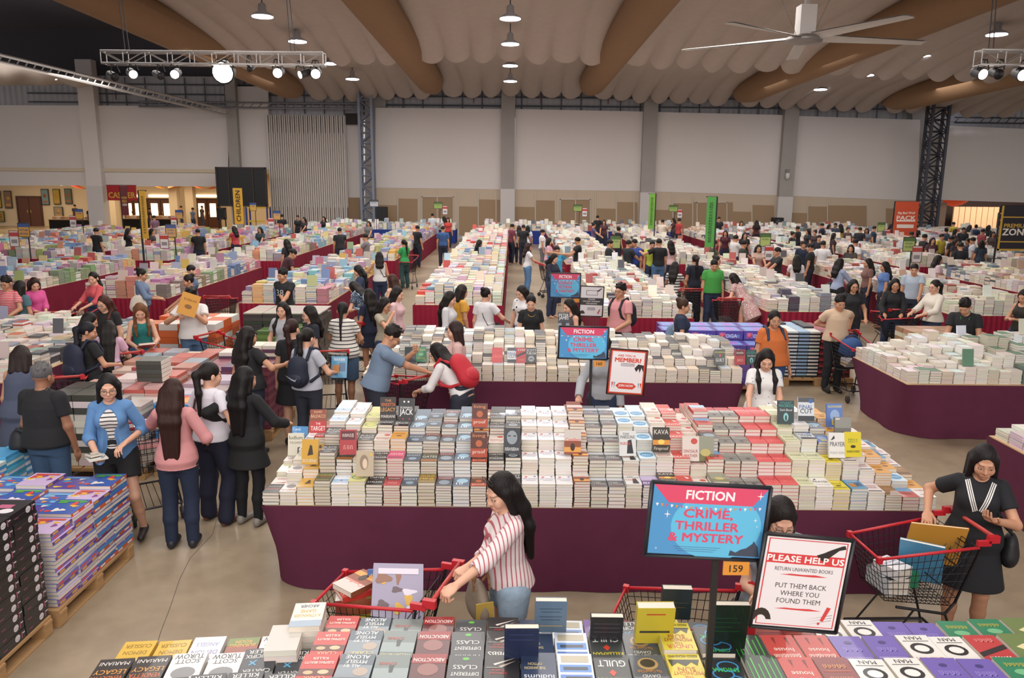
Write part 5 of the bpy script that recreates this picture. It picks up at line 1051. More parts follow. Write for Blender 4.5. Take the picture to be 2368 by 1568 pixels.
for i, key0 in enumerate(COLS):
    xx = x0+.005+(i+.5)*cw; hj = random.uniform(-.02, .025) if key0 not in ('skin', 'greyred', 'brown', 'turow', 'plante') else 0
    edge = min(1, (i+1.2)/4, (NC-i+1.5)/7)
    for r, h in enumerate(HROW):
        key = key0 if (r == 0 or key0 not in ALT) else ALT[key0][min(r-1, 2) % len(ALT[key0])]
        hh = (h+hj*(1+r*.3))*(edge if r else max(edge, .55))+random.uniform(-.012, .012)*(key0 not in ('skin', 'greyred', 'brown')); th = {'skin': .030, 'greyred': .028, 'plante': .03}.get(key0, random.choice((.022, .026, .029)))
        w = cw*(.985 if key0 not in ('skin',) else 1.0)*random.uniform(.93, 1); d = .195*random.uniform(.95, 1.0); yy = y0+.004+(r+.5)*.198; n = max(2, round(hh/th)); pg = PAGES[i % 6]
        cov = lin(DES[key][0]); cov = lin('b0323a') if key == 'greyred' else cov
        a = random.uniform(-.02, .02); zt = stack(xx, yy, .752, w, d, n-1, th, cov, pg, a); MIDTOP[i, r] = zt+th
        if r < 5: book(key, (xx, yy, zt), w, d, th, a, None, '%s, %s stack from left, %s, middle table' % (lab_(key), ordn(i), RN[r]), 'books topping the middle table stacks')
        else: stack(xx, yy, zt, w, d, 1, th, cov, pg, a)
def upright(key, px, py, r, side, label, w=.138, d=.205, t=.026, tilt=14, zt=None, Y=None):
    """a book propped up on top of the stack in row r, facing the foreground"""
    if Y is None:
        Y = y0+.004+(r+.5)*.198+.045; i = min(NC-1, max(0, int((atd(px, py, Y)[0]-x0-.02)/cw))); zt = MIDTOP[i, r]
    x, _ = atd(px, py, Y); book(key, (x, Y-.03, zt+.012), w, d, t, rot=(math.radians(90-tilt), 0, random.uniform(-.06, .06)), label=label, group='books propped upright on the stacks').location.z += d/2*math.cos(math.radians(tilt))
for key, px, py, r, lb in (('carol', 693, 935, 4, 'sky blue beach paperback propped upright at the back left of the middle table'), ('ludlum', 686, 985, 3, 'cream paperback with walking figure, propped upright at left of the middle table'), ('target', 738, 950, 3, 'red and brown paperback propped upright beside the cream one, middle table'), ('bourne_g', 722, 1065, 1, 'golden paperback with dark figure, propped upright near the left front'), ('legacy', 900, 970, 3, 'black and orange paperback propped upright, left half of the middle table'), ('jack', 943, 990, 3, 'black paperback reading JACK, propped upright on the middle table'),
                           ('living', 1110, 975, 3, 'dark brown paperback propped upright in the centre back of the middle table'), ('portrait', 848, 1120, 0, 'beige portrait paperback propped upright in the front row at left'), ('living', 1108, 1055, 1, 'rust brown paperback propped upright left of the masked face one'), ('bestial', 1184, 1050, 1, 'silver paperback with masked face propped upright beside white stacks'), ('sunset', 1322, 1068, 1, 'sunset paperback propped upright right of the white stacks'), ('parsons', 1447, 1070, 1, 'white paperback with black figure propped upright, right of centre'),
                           ('fireproof', 1523, 1082, 1, 'dark blaze paperback propped upright left of the blue sign'), ('feather', 1592, 1070, 1, 'beige paperback with red seal propped upright behind the sign'), ('greenphoto', 1626, 1065, 1, 'grey green paperback propped upright before the red edged stacks'), ('macbride', 1812, 960, 3, 'dark teal paperback propped upright, back right of the middle table'), ('finalcut', 1857, 968, 3, 'silver and blue paperback propped upright beside the dark teal one'), ('alex', 1925, 950, 3, 'blue and yellow paperback propped upright at the far right back'),
                           ('greyred', 1943, 988, 2, 'dark grey photographic book propped upright at right, below the blue one'), ('prayer', 1925, 1080, 1, 'white paperback with black title propped upright at right front'), ('yellow', 1960, 1082, 1, 'bright yellow paperback propped upright at right front'), ('red_face', 810, 1090, 1, 'red paperback propped upright near the left of the middle table')):
    upright(key, px, py, r, 0, lb)
# --- second table (160): paler stacks, stock below, a few propped in front
x0b, x1b, y0b, y1b = T160; n2 = 35; c2 = (x1b-x0b-.04)/n2
PW = [lin(c) for c in ('e2dcd4', 'd6cfc8', 'cfc9c6', 'dcd2c4', 'c4bdb8', 'b9c4cc', 'e4dfd9', '6a6a6c', 'd8c6b0', '8f9aa0', 'c2a59a')]
for i in range(n2):
    c = random.choice(PW)
    for r in range(8):
        if random.random() < .3: c = random.choice(PW)
        h = [.20, .30, .40, .47, .5, .46, .38, .25][r]*min(1, (i+2)/5)*random.uniform(.88, 1.1)*(1.0 if i < 24 else .9); th = random.choice((.024, .028, .031)); stack(x0b+.02+(i+.5)*c2, y0b+.008+(r+.5)*.215, .752, c2*random.uniform(.92, .99), .2, max(3, round(h/th)), th, c if random.random() < .7 else lin('46464a'), PAGES[(i*3+r) % 6], random.uniform(-.03, .03), 0 if r < 5 else 1)
for key, px, py, lb in (('backteal', 950, 858, 'teal paperback propped at the front of the second table, left'), ('emerald', 975, 858, 'green paperback propped at the front of the second table, left'), ('skin', 1150, 855, 'red and white paperback propped at the front centre of the second table'), ('finalcut', 1185, 858, 'silver paperback propped at the front centre of the second table'), ('blackred', 1205, 858, 'red and black paperback propped at the front centre of the second table'), ('turow', 1228, 858, 'black and silver paperback propped at the front centre of the second table'), ('guilt', 1660, 862, 'dark yellow paperback propped at the right front of the second table'), ('red_face', 1706, 862, 'red paperback propped at the right front of the second table'), ('macbride', 1732, 862, 'dark paperback propped beside the red one on the second table')):
    upright(key, px, py, 0, 0, lb, zt=.75+.20, Y=10.16, w=.14, d=.2)
upright('peter', 1303, 745, 0, 0, 'black and grey paperback propped at the top of the second table, behind the signs', zt=.75+.5, Y=10.95, w=.16, d=.25, t=.03, tilt=8)
# --- the foreground table, titles turned to the far side
NEAR = [(-1.98, 'yellowstorm'), (-1.80, 'yellowstorm'), (-1.62, 'demon'), (-1.44, 'burning'), (-1.265, 'crossfire'), (-1.09, 'killer'), (-.91, 'sleeping'), (-.735, 'alone'), (-.56, 'boyd'), (-.385, 'abduction'), (-.21, 'class'), (-.035, 'traitor'), (.14, 'janson'), (.315, 'blocks'), (.49, 'guilt'), (.665, 'camel'), (.84, 'midnight'), (1.03, 'enigma'), (1.21, 'matrix'), (1.385, 'house'), (1.56, 'maroon'), (1.735, 'hat_man'), (1.91, 'hat_man'), (2.085, 'violet'), (2.26, 'violet'), (2.435, 'blackred'), (2.61, 'emerald'), (2.785, 'olive'), (2.96, 'tealbrown'), (3.135, 'hat_man'), (3.31, 'plum'), (3.485, 'emerald'), (3.66, 'midblue'), (3.835, 'tealbrown'), (4.01, 'blackred')]
NALT = {'house': ['maroon', 'house', 'house'], 'maroon': ['maroon', 'house', 'maroon'], 'hat_man': ['hat_man', 'violet', 'hat_man'], 'violet': ['violet', 'hat_man', 'violet'], 'guilt': ['coben', 'guilt', 'guilt'], 'camel': ['killer', 'camel', 'camel'], 'blackred': ['emerald', 'blackred', 'emerald'], 'olive': ['olive', 'tealbrown', 'blackred'], 'emerald': ['emerald', 'olive', 'emerald'], 'tealbrown': ['tealbrown', 'plum', 'tealbrown'], 'yellowstorm': ['yellowstorm', 'legacy', 'burning'], 'demon': ['demon', 'crossfire', 'legacy'], 'burning': ['burning', 'crossfire', 'killer'], 'crossfire': ['crossfire', 'killer', 'killer'], 'plum': ['plum', 'hat_man', 'plum']}
for ci, (xx, k0) in enumerate(NEAR):
    left = xx < -1.0
    for r in range(4):
        key = NALT[k0][min(r, 2)] if k0 in NALT else k0; yy = 3.80-r*.246-(.02 if left else 0)-max(0, -1.3-xx)*.12; zt = (.94, 1.01, 1.045, 1.075)[r]-(.10 if left else 0)+max(0, xx-2.4)*.06+random.uniform(-.008, .012); th = random.choice((.028, .031, .034)); w, d = .166, .238
        if left and r > 2: continue
        if k0 == 'midnight' and r == 1: zt += .07
        if k0 == 'enigma' and r == 1: zt += .05
        n = int((zt-th-.752)/th); a = random.uniform(-.02, .02)+(.12 if left else 0); z = zt-th
        stack(xx, yy, z-n*th, w, d, n, th, lin(DES[key][0]), PAGES[ci % 6], a)
        book(key, (xx, yy, z), w, d, th, math.pi+a, None, '%s, %s from left, %s, foreground table' % (lab_(key), ordn(ci), ('rear row', 'second row', 'third row', 'nearest row')[r]), 'books on the foreground table')
def near_up(key, px, py, Y, z, label, w=.166, d=.24, t=.034, tilt=-10, face=math.pi):
    x, _ = atd(px, py, Y); a = math.radians(90+abs(tilt)); book(key, (x, Y, z+d/2*math.cos(math.radians(tilt))), w, d, t, rot=(math.radians(90-tilt), 0, random.uniform(-.04, .04)), label=label, group='books standing on the foreground table')
near_up('backblue', 1272, 1465, 3.72, 1.0, 'slate blue book standing with its back to us on the foreground table', d=.2); near_up('backnavy', 1205, 1530, 3.42, 1.03, 'navy book standing with its back to us on the foreground table', d=.2); near_up('backblack', 1400, 1480, 3.62, 1.0, 'black book standing beside the yellow ones on the foreground table', d=.17)
near_up('backyellow', 1510, 1450, 3.60, 1.03, 'yellow book standing behind the red lettered yellow one', w=.19, d=.22, t=.05); near_up('backgreen', 1680, 1450, 3.55, 1.02, 'black and green book standing just right of the sign pole', w=.19, d=.27, t=.035); near_up('backteal', 1560, 1420, 3.86, 1.0, 'dark teal book standing behind the yellow books', w=.16, d=.2, t=.04)
for x, y, z, n in ((-1.17, 3.66, .85, 4), (-1.09, 3.83, .85, 4)):
    zt = stack(x, y, z, .166, .238, n, .032, lin('c9c4bc'), PAGES[2], .1)
o = book('stand', (-1.09, 3.83, .85+4*.032), .166, .238, .032, math.pi+.1, None, 'white and gold paperback on the tall pile at the rear left of the foreground table')
# ---------------------------------------------------------------- pallets and piles on the floor
WOOD = mat('b08a5e', .8, bump=.3, vary=.2, scale=12.0, stretch=(1, 8, 8))
def pallet(x0, x1, y0, y1, label):
    cx, cy = (x0+x1)/2, (y0+y1)/2; OBST.append((x0, x1, y0, y1)); t = thing('wooden_pallet', label, 'pallet', (cx, cy, 0)); hx, hy = (x1-x0)/2, (y1-y0)/2
    n = max(4, int(hx*2/.16))
    for k in range(n): MB().box((-hx+(k+.5)*2*hx/n, 0, .13), (hx/n-.012, hy, .011)).build('deck_board', WOOD, t)
    for yy in (-hy+.05, 0, hy-.05):
        MB().box((0, yy, .108), (hx, .045, .011)).build('stringer_board', WOOD, t)
        for xx in (-hx+.06, 0, hx-.06): MB().box((xx, yy, .055), (.055, .045, .042)).build('block', WOOD, t)
    for xx in (-hx+.06, 0, hx-.06): MB().box((xx, 0, .007), (.05, hy, .006)).build('bottom_board', WOOD, t)
    return t
def picture_cover(mb, w, d, z, seed, cols):
    """a busy printed cover: overlapping blobs and bars"""
    r = random.Random(seed)
    for k in range(9):
        cx, cy, a, b = r.uniform(-.35, .35)*w, r.uniform(-.35, .35)*d, r.uniform(.06, .2)*w, r.uniform(.05, .14)*d; z += .0002
        a = min(a, w/2-abs(cx)); b = min(b, d/2-abs(cy)); t0 = r.uniform(0, 3)
        mb.poly([(cx+a*math.cos(t)*(1+.25*math.sin(3*t+t0))*.8, cy+b*math.sin(t)*(1+.25*math.sin(3*t+t0))*.8, z) for t in np.linspace(0, 2*math.pi, 15)[:-1]], 1+k % cols)
    mb.box((0, d*.36, z+.0002), (w*.4, d*.05, .0002), 1+cols-1)
def soft_book(w, d, t, spine, cov, blobs, seed):
    cm = [mat(cov, .35, coat=.3)]+[mat(c, .4, coat=.3) for c in blobs]+[mat(spine, .4)]; mb = MB(); b = .002; k = len(cm)-1
    mb.box((0, 0, b/2), (w/2, d/2, b/2)); mb.box((0, 0, t-b/2), (w/2, d/2, b/2)); mb.box((w/2-b/2, 0, t/2), (b/2, d/2, t/2-b), k); picture_cover(mb, w, d, t+.0004, seed, len(blobs))
    for yy in (-.3, .25): mb.box((w/2+.0003, d*yy, t/2), (.0003, d*.12, t*.25), 1+(seed % len(blobs)))
    return mb.mesh('cover', cm), MB().box((-.002, 0, t/2), (w/2-.004, d/2-.003, t/2-b*1.05)).mesh('page_block', PGM)
pallet(-4.75, -3.36, 5.30, 6.46, 'wooden pallet under the purple and orange activity books'); pallet(-4.75, -3.38, 4.06, 5.24, 'wooden pallet under the black boxed sets at lower left')
KIDS = [soft_book(.265, .285, .031, s, c, b, i) for i, (s, c, b) in enumerate((('6a4a94', 'c9b2d6', ('e0a83a', 'd8d4d8', '8a4a8f', 'c94a3a')), ('8a6cb4', '4a6fb8', ('e8d8c8', 'd84a3a', 'e0a02f', '6fb0d8')), ('d8622f', '3a5aa8', ('d8402f', 'e0a83a', 'e4e0d8', '4f9a4a')), ('4a86c0', '5a4a9a', ('c9482f', 'e0c03a', 'd8d8e0', '3f8fc0'))))]
PAW = [lin(c) for c in ('d6cfd4', 'cfc6cf', 'dcd6d6')]; nA = 19
for cy in range(4):
    yy = 5.35+.14+cy*.285; kk = (0, 0, 2, 2)[cy]
    for cx in range(5):
        xx = -3.38-.135-cx*.272; zt = .145
        for n in range(nA+(cy % 2)-(cx % 2)):
            last = n >= nA+(cy % 2)-(cx % 2)-1
            if cx == 0 or last:
                m = KIDS[(kk+n % 2) if not last else (cx+cy*2) % 4]; o = bpy.data.objects.new('activity_book', m[0]); COL.objects.link(o); q = bpy.data.objects.new('page_block', m[1]); COL.objects.link(q); q.parent = o
                o.location = (xx+random.uniform(-.012, .008), yy+random.uniform(-.006, .006), zt); o.rotation_euler = (0, 0, (math.pi if (n//2) % 2 and not last else 0)+random.uniform(-.04, .04))
                tag(o, ('%s %s activity book, %s stack along the pallet edge from the front, %s book up' % ('glossy' if last else 'thin', 'purple' if kk == 0 else 'orange', ordn(cy), ordn(n))) if cx == 0 else 'bright picture book topping the stack %s from the edge, %s row of the activity pallet' % (ordn(cx), ordn(cy)), 'book', 'activity books on the left pallet')
            else: STOCK.box((xx, yy, zt+.0155), (.13, .14, .0148), 0, random.choice(PAW))
            zt += .031
BOXM = []
mb = MB().box((0, 0, .0375), (.132, .136, .0365)); mb.box((.133, 0, .0375), (.0008, .134, .001), 2)
mb.poly([(.1335, .05+.028*math.cos(t), .042+.024*math.sin(t)) for t in np.linspace(0, 2*math.pi, 17)[:-1]], 1); mb.box((.1338, .095, .04), (.0006, .004, .022), 3); mb.box((.1338, .115, .05), (.0006, .012, .004), 1); mb.box((.1338, -.08, .03), (.0006, .02, .002), 3)
mb.box((0, .02, .0745), (.05, .03, .0006), 3); mb.box((-.03, -.05, .0745), (.07, .01, .0006), 2); mb.poly([(.05+.05*math.cos(t), -.06+.04*math.sin(t), .0752) for t in np.linspace(0, 2*math.pi, 17)[:-1]], 1)
BLK_ME = mb.mesh('black_box', [mat('1f1c20', .35, coat=.3), mat('d5d0d4', .4), mat('4a474c', .4), mat('b05a78', .4)])
for cy in range(4):
    for cx in range(5):
        for n in range(12):
            xx, yy, zz = -3.40-.135-cx*.27, 5.24-.14-cy*.28, .145+n*.0755
            if cx == 0 or n == 11:
                o = bpy.data.objects.new('boxed_set', BLK_ME); COL.objects.link(o); o.location = (xx+random.uniform(-.006, .006), yy, zz); o.rotation_euler = (0, 0, random.uniform(-.02, .02))
                tag(o, 'black box, %s layer up, %s column from the activity books, %s from the pallet edge' % (ordn(n), ordn(cy), ordn(cx)), 'box', 'black boxed sets at lower left')
            else: STOCK.box((xx, yy, zz+.0375), (.13, .135, .036), 0, lin('1f1c20'))
def pile(x0, x1, y0, y1, z, h, cell, th, cols, pages=None, det=0, jz=.04):
    """blocks of identical stacked stock on the floor or a pallet"""
    nx, ny = max(1, round((x1-x0)/cell[0])), max(1, round((y1-y0)/cell[1])); cx, cy = (x1-x0)/nx, (y1-y0)/ny
    for i in range(nx):
        for j in range(ny):
            c = cols[(i+j*3) % len(cols)] if isinstance(cols, list) else cols; n = max(1, round((h+random.uniform(-jz, jz))/th)); xx, yy = x0+(i+.5)*cx, y0+(j+.5)*cy
            for k in range(n):
                cc = c[k % len(c)] if isinstance(c, tuple) and not isinstance(c[0], float) else c
                STOCK.box((xx+random.uniform(-.005, .005), yy+random.uniform(-.005, .005), z+(k+.5)*th), (cx/2-.004, cy/2-.004, th*.485), random.uniform(-.015, .015), jit(cc, .08))
LX = lambda *c: tuple(lin(q) for q in c)
pallet(-5.15, -4.1, 8.25, 9.6, 'wooden pallet under the dark and pale stacks behind the denim shirt woman'); pallet(-4.05, -3.35, 8.35, 9.6, 'wooden pallet under the blue toy boxes behind the pink blouse woman'); pallet(-5.15, -4.1, 9.65, 10.9, 'rear left wooden pallet of the crowded island'); pallet(-4.05, -3.1, 9.65, 10.75, 'rear right wooden pallet of the crowded island')
pile(-5.12, -4.6, 8.3, 8.9, .145, .82, (.26, .3), .075, LX('d8d2ca', 'd0c9c0', '4a4a44', 'd8d2ca', '3f4038', 'd8d2ca')); pile(-4.58, -4.1, 8.3, 8.9, .145, .70, (.24, .3), .05, LX('cfc9c2', 'b5a9a4', '8d7f80'))
pile(-5.12, -4.1, 8.92, 9.58, .145, .76, (.26, .32), .045, [LX('c9a29a', 'b86a5c'), LX('cfc8c4', 'a89c9c'), LX('c2b3b0', 'b5564c')])
pile(-5.12, -4.1, 9.68, 10.88, .145, .80, (.26, .3), .045, [LX('c9a9a0', 'b5665a'), LX('cbb8b2', 'a5524a'), LX('c4c0c0', '8f9aa4'), LX('d0c4bc', 'b08070')])
pile(-4.03, -3.12, 9.68, 10.4, .145, .80, (.30, .29), .055, [LX('6a2f42', '7a3a4c'), LX('5f3450', '6f4058'), LX('74384a', '854a58')], jz=.08); pile(-4.03, -3.12, 10.42, 10.72, .145, .92, (.30, .3), .05, [LX('cfc2bc', '5a3a50'), LX('d8cec6', 'b5574a')], jz=.06)
for x, y, z0_ in ((-4.35, 9.2, .92),):
    for k in range(5): STOCK.box((x, y, z0_+.03+k*.052), (.15, .13, .025), 0, jit(lin(('4b4a46', '3f3e3a')[k % 2]), .1)); STOCK.box((x+.152, y, z0_+.03+k*.052), (.004, .125, .023), 0, PAGES[0])
# toy boxes with printed fronts beside the pink blouse
def toy_box(loc, w, d, h, cols, label, rz=0.0, word=None, group=None):
    t = thing('boxed_game', label, 'box', loc, rz, group); MB().box((0, 0, h*.5), (w/2-.003, d/2-.003, h*.48)).build('box_base', mat(cols[0], .35, coat=.3), t)
    mb = MB().box((0, 0, h*.80), (w/2, d/2, h*.2)); mb.box((-w*.28, -d/2-.001, h*.5), (w*.12, .001, h*.32), 1); mb.box((w*.12, -d/2-.001, h*.42), (w*.25, .001, h*.18), 2)
    mb.lathe([(0, 0), (h*.3, 0), (h*.3, .002), (0, .002)], (-w*.28, -d/2-.0015, h*.5), 3, 12, UP); mb.poly([(-w*.4, -d*.4, h+.001), (w*.4, -d*.4, h+.001), (w*.4, d*.4, h+.001), (-w*.4, d*.4, h+.001)], 2); mb.poly([(.1*w+.2*w*math.cos(a), .3*d*math.sin(a), h+.0015) for a in np.linspace(0, 2*math.pi, 13)[:-1]], 1)
    if word: put_text(mb, word, (0, -d/2-.003, h*.45), h*.42, 4, w*.55, UP, bold=.02)
    mb.build('lid', [mat(cols[0], .35, coat=.3), mat(cols[1], .4), mat(cols[2], .4), mat(cols[3], .4), mat('d8d4e6', .4)], t); return t
for n in range(7):
    for k, xx in enumerate((-3.70,)):
        toy_box((xx+random.uniform(-.02, .02), 8.62, .142+n*.10), .6, .44, .098, (('3f86c8', 'e0a03a', 'c9483a', 'd8c84a'), ('3a78bc', 'd8503a', 'd88a3a', 'e4d8a0'))[(n+k) % 2], 'flat blue toy box, %s layer up, behind the pink blouse' % ordn(n), random.uniform(-.03, .03), None, 'blue toy boxes')
pile(-4.02, -3.38, 8.9, 9.55, .145, .72, (.28, .3), .045, [LX('b8b0bc', '8a7f9a'), LX('c9bfc0', 'a08a90')])
# orange and white stacks, green stacks, black and red stacks
pallet(-6.1, -4.75, 12.35, 13.6, 'wooden pallet under the orange and white stacks'); pile(-6.05, -4.8, 12.4, 13.5, .145, .82, (.31, .37), .11, [LX('c9622f', 'd8cfc8', 'c4562a', 'c9622f'), LX('d8cfc8', 'c9622f', 'd0683a', 'd8d0c8')], jz=.08)
pallet(-4.6, -3.2, 12.5, 13.9, 'wooden pallet under the green and black stacks'); pile(-4.2, -3.45, 12.55, 12.95, .145, .78, (.25, .3), .062, LX('56743a', '668a45', '4d6a36')); pile(-4.55, -4.2, 12.55, 12.95, .145, .72, (.3, .3), .06, LX('2f2a28', '9a7a4a', '2b2528')); pile(-4.55, -3.25, 12.97, 13.85, .145, .95, (.3, .3), .06, LX('3c3836', '2f3a2a', '4a4440')); pile(-3.44, -3.25, 12.55, 12.95, .145, .9, (.2, .3), .06, LX('3f3a3a', '6a5a50', '2c2a2c'))
pile(-4.55, -3.25, 12.97, 13.85, 1.1, .02, (.3, .3), .02, LX('a59a90', '938a84'), jz=0)
for row in range(3):
    for k in range(4):
        for n in range(2 if row == 0 else 3):
            toy_box((2.62+k*.45+.06*row, 12.35+row*.42, .50+n*.155 if row < 1 else .5+n*.155), .44, .4, .15, ('5a4aa0', '9a6ac0', '6f8ac9', 'd8607a'), 'purple and blue boxed set, %s in its row, %s row, %s layer from below' % (ordn(k), ordn(row), ordn(n)), 0, 'YOGA' if n >= (1 if row == 0 else 2) or row == 0 else None, 'purple boxed sets')
pallet(2.35, 4.35, 12.1, 13.45, 'wooden pallet under the purple boxed sets'); pile(2.4, 4.3, 12.15, 13.4, .145, .35, (.45, .42), .115, LX('5a4aa0', '6a5ab0', '7a5aa8'), jz=0)
pallet(4.55, 5.75, 12.7, 13.8, 'wooden pallet under the black and red disc stacks, behind the orange shirt'); pile(4.6, 5.15, 12.75, 13.7, .145, .80, (.16, .3), .03, [LX('2a2c34', 'd0d4d8'), LX('30343c', '8fb0cc'), LX('26262c', 'cfc9c4')], jz=.03); pile(5.16, 5.7, 12.75, 13.7, .145, .76, (.16, .3), .035, [LX('7a2a34', '2e2a30', 'b04048'), LX('a03a44', 'd0c4c4', '3a2a34')], jz=.03)
pallet(6.6, 7.9, 12.2, 13.4, 'wooden pallet under the cream printed stacks near the lanyard man'); pile(6.65, 7.85, 12.25, 13.3, .145, .78, (.3, .3), .08, [LX('c9b8a0', 'b08a6a'), LX('d0c4ac', '9a7a58')], jz=.03)
for k in range(4):
    o = thing('boxed_set', 'flat dark boxed set with white lid, %s layer up, right of the lanyard man' % ordn(k), 'box', (9.0+.1*(k % 2), 12.7, .145+k*.19), .05*k, 'flat boxed sets at right'); MB().box((0, 0, .085), (.62, .45, .085)).build('box_base', mat('3a2226', .5), o); MB().box((0, 0, .178), (.615, .445, .006)).build('lid', mat('d8d2d0', .5), o)
pallet(8.2, 9.8, 12.15, 13.3, 'wooden pallet under the flat dark boxed sets')
pallet(-5.9, -4.9, 6.3, 7.4, 'wooden pallet under the blue magazines at the left edge'); pile(-5.85, -4.62, 6.5, 7.3, .145, .62, (.3, .27), .03, [LX('4a9ac0', 'dfe4e8', '5fb0d0'), LX('d8dde0', '4a9ac8')])
# ---------------------------------------------------------------- shopping trolleys
WIRE = mat('2e2c2e', .35, metal=.7); RED = mat('b8222c', .4); WHEEL = mat('2b2a2c', .6); CHROME = mat('8d8a88', .3, metal=.8)
CS = np.diag((.92, .76, 1.0))
def make_cart():
    t = thing('shopping_trolley', 'x', 'trolley'); w0, w1 = .27, .215
    top = lambda v: (-.42+v*.86, w0+(w1-w0)*v, .95-.09*v); bot = lambda v: (-.30+v*.62, .20-.03*v, .50+.04*v)
    mb = MB(); r = .003
    for k in range(8):
        f = k/7; 
        A = [tuple(a*(1-f)+b*f for a, b in zip(bot(v), top(v))) for v in (0, 1)]
        for s in (-1, 1): mb.bar((s*A[0][1], A[0][0], A[0][2]), (s*A[1][1], A[1][0], A[1][2]), r if k < 7 else .004, 0, 4)
        mb.bar((-A[1][1], A[1][0], A[1][2]), (A[1][1], A[1][0], A[1][2]), r, 0, 4); mb.bar((-A[0][1], A[0][0], A[0][2]), (A[0][1], A[0][0], A[0][2]), r, 0, 4)
    for v in np.linspace(0, 1, 16):
        a, b = bot(v), top(v)
        for s in (-1, 1): mb.bar((s*a[1], a[0], a[2]), (s*b[1], b[0], b[2]), r, 0, 4)
        mb.bar((-a[1], a[0], a[2]), (a[1], a[0], a[2]), r, 0, 4)
    for u in np.linspace(-1, 1, 9):
        a, b = bot(1), top(1); mb.bar((u*a[1], a[0], a[2]), (u*b[1], b[0], b[2]), r, 0, 4); a2 = bot(0); mb.bar((u*a[1], a[0], a[2]), (u*a2[1], a2[0], a2[2]), r, 0, 4); b2 = top(0); mb.bar((u*a2[1], a2[0], a2[2]), (u*b2[1], b2[0], b2[2]), r, 0, 4)
    mb.xf(CS).build('basket', WIRE, t)
    mb = MB(); a, b = top(0), top(1)
    for s in (-1, 1): mb.bar((s*a[1], a[0], a[2]+.005), (s*b[1], b[0], b[2]+.005), .011, 0, 8)
    mb.bar((-b[1], b[0], b[2]+.005), (b[1], b[0], b[2]+.005), .011, 0, 8)
    for s in (-1, 1): mb.box((s*b[1], b[0], b[2]), (.018, .022, .022))
    mb.xf(CS).build('rim', RED, t)
    mb = MB(); mb.bar((-.25, -.56, 1.02), (.25, -.56, 1.02), .016, 0, 10); h = mb.xf(CS).build('handle', mat('b5413c', .4), t)
    for s in (-1, 1): MB().box((s*.262, -.545, 1.01), (.018, .05, .024)).box((s*.266, -.46, .985), (.014, .06, .018)).xf(CS).build('handle_bracket', RED, t)
    mb = MB()
    for s in (-1, 1): mb.tube([(s*.268, -.44, .97), (s*.2, -.32, .52), (s*.2, -.24, .44), (s*.24, -.38, .16)], .011, 0, 6); mb.tube([(s*.2, -.24, .44), (s*.19, .22, .50)], .010, 0, 6); mb.tube([(s*.24, -.40, .16), (s*.20, .42, .20)], .011, 0, 6); mb.tube([(s*.19, .05, .47), (s*.2, .3, .2)], .008, 0, 6)
    mb.bar((-.2, .42, .2), (.2, .42, .2), .011); mb.bar((-.24, -.4, .16), (.24, -.4, .16), .011)
    for u in np.linspace(-.8, .8, 6): mb.bar((u*.23, -.38, .17), (u*.2, .40, .205), .004, 0, 4)
    mb.xf(CS).build('chassis', mat('3a383a', .35, metal=.7), t)
    mb = MB()
    for u in np.linspace(-1, 1, 7): mb.bar((u*.22, -.40, .93), (u*.2, -.16, .66), .003, 0, 4)
    mb.bar((-.22, -.40, .93), (.22, -.40, .93), .004); mb.bar((-.2, -.16, .66), (.2, -.16, .66), .004); mb.bar((-.21, -.28, .8), (.21, -.28, .8), .003); mb.xf(CS).build('child_seat', WIRE, t)
    for sx in (-1, 1):
        for yy, zz, xx in ((-.38, .16, .235), (.40, .2, .2)):
            wh = MB().lathe([(.02, -.014), (.055, -.014), (.06, -.006), (.06, .006), (.055, .014), (.02, .014)], (0, 0, 0), 0, 16, roty(math.pi/2)).xf(None, (sx*xx*.92, (yy-.03)*.76, .062)).build('wheel', WHEEL, t)
            mb = MB(); mb.bar((sx*xx, yy, zz), (sx*xx, yy-.01, .12), .012); mb.bar((sx*xx-.02, yy-.01, .12), (sx*xx-.02, yy-.03, .06), .004); mb.bar((sx*xx+.02, yy-.01, .12), (sx*xx+.02, yy-.03, .06), .004); mb.bar((sx*xx-.022, yy-.03, .062), (sx*xx+.022, yy-.03, .062), .006); mb.xf(None, (-sx*xx*.08, -(yy-.03)*.24, 0)).build('caster_fork', CHROME, wh)
    return t
CART = make_cart(); CART_N = 0
def cart(x, y, deg, label):                     # deg = heading of the basket, 0 away from the camera, 90 to the left
    global CART_N
    CART_N += 1
    if y > 6: x, y = clear_spot(x, y, .3)
    if CART_N == 1: t = CART; t.location = (x, y, 0); t.rotation_euler = (0, 0, math.radians(deg)); t['label'] = label; t['group'] = 'shopping trolleys'
    else: t = copy_tree(CART, (x, y, 0), math.radians(deg), label, 'shopping trolleys')
    return lambda p: rotz(math.radians(deg))@vec(p[0]*.92, p[1]*.76, p[2])+vec(x, y, 0)
def loose_book(key, p, w, d, t, rot, label): return book(key, tuple(p), w, d, t, rot=rot, label=label, group='books in trolleys')
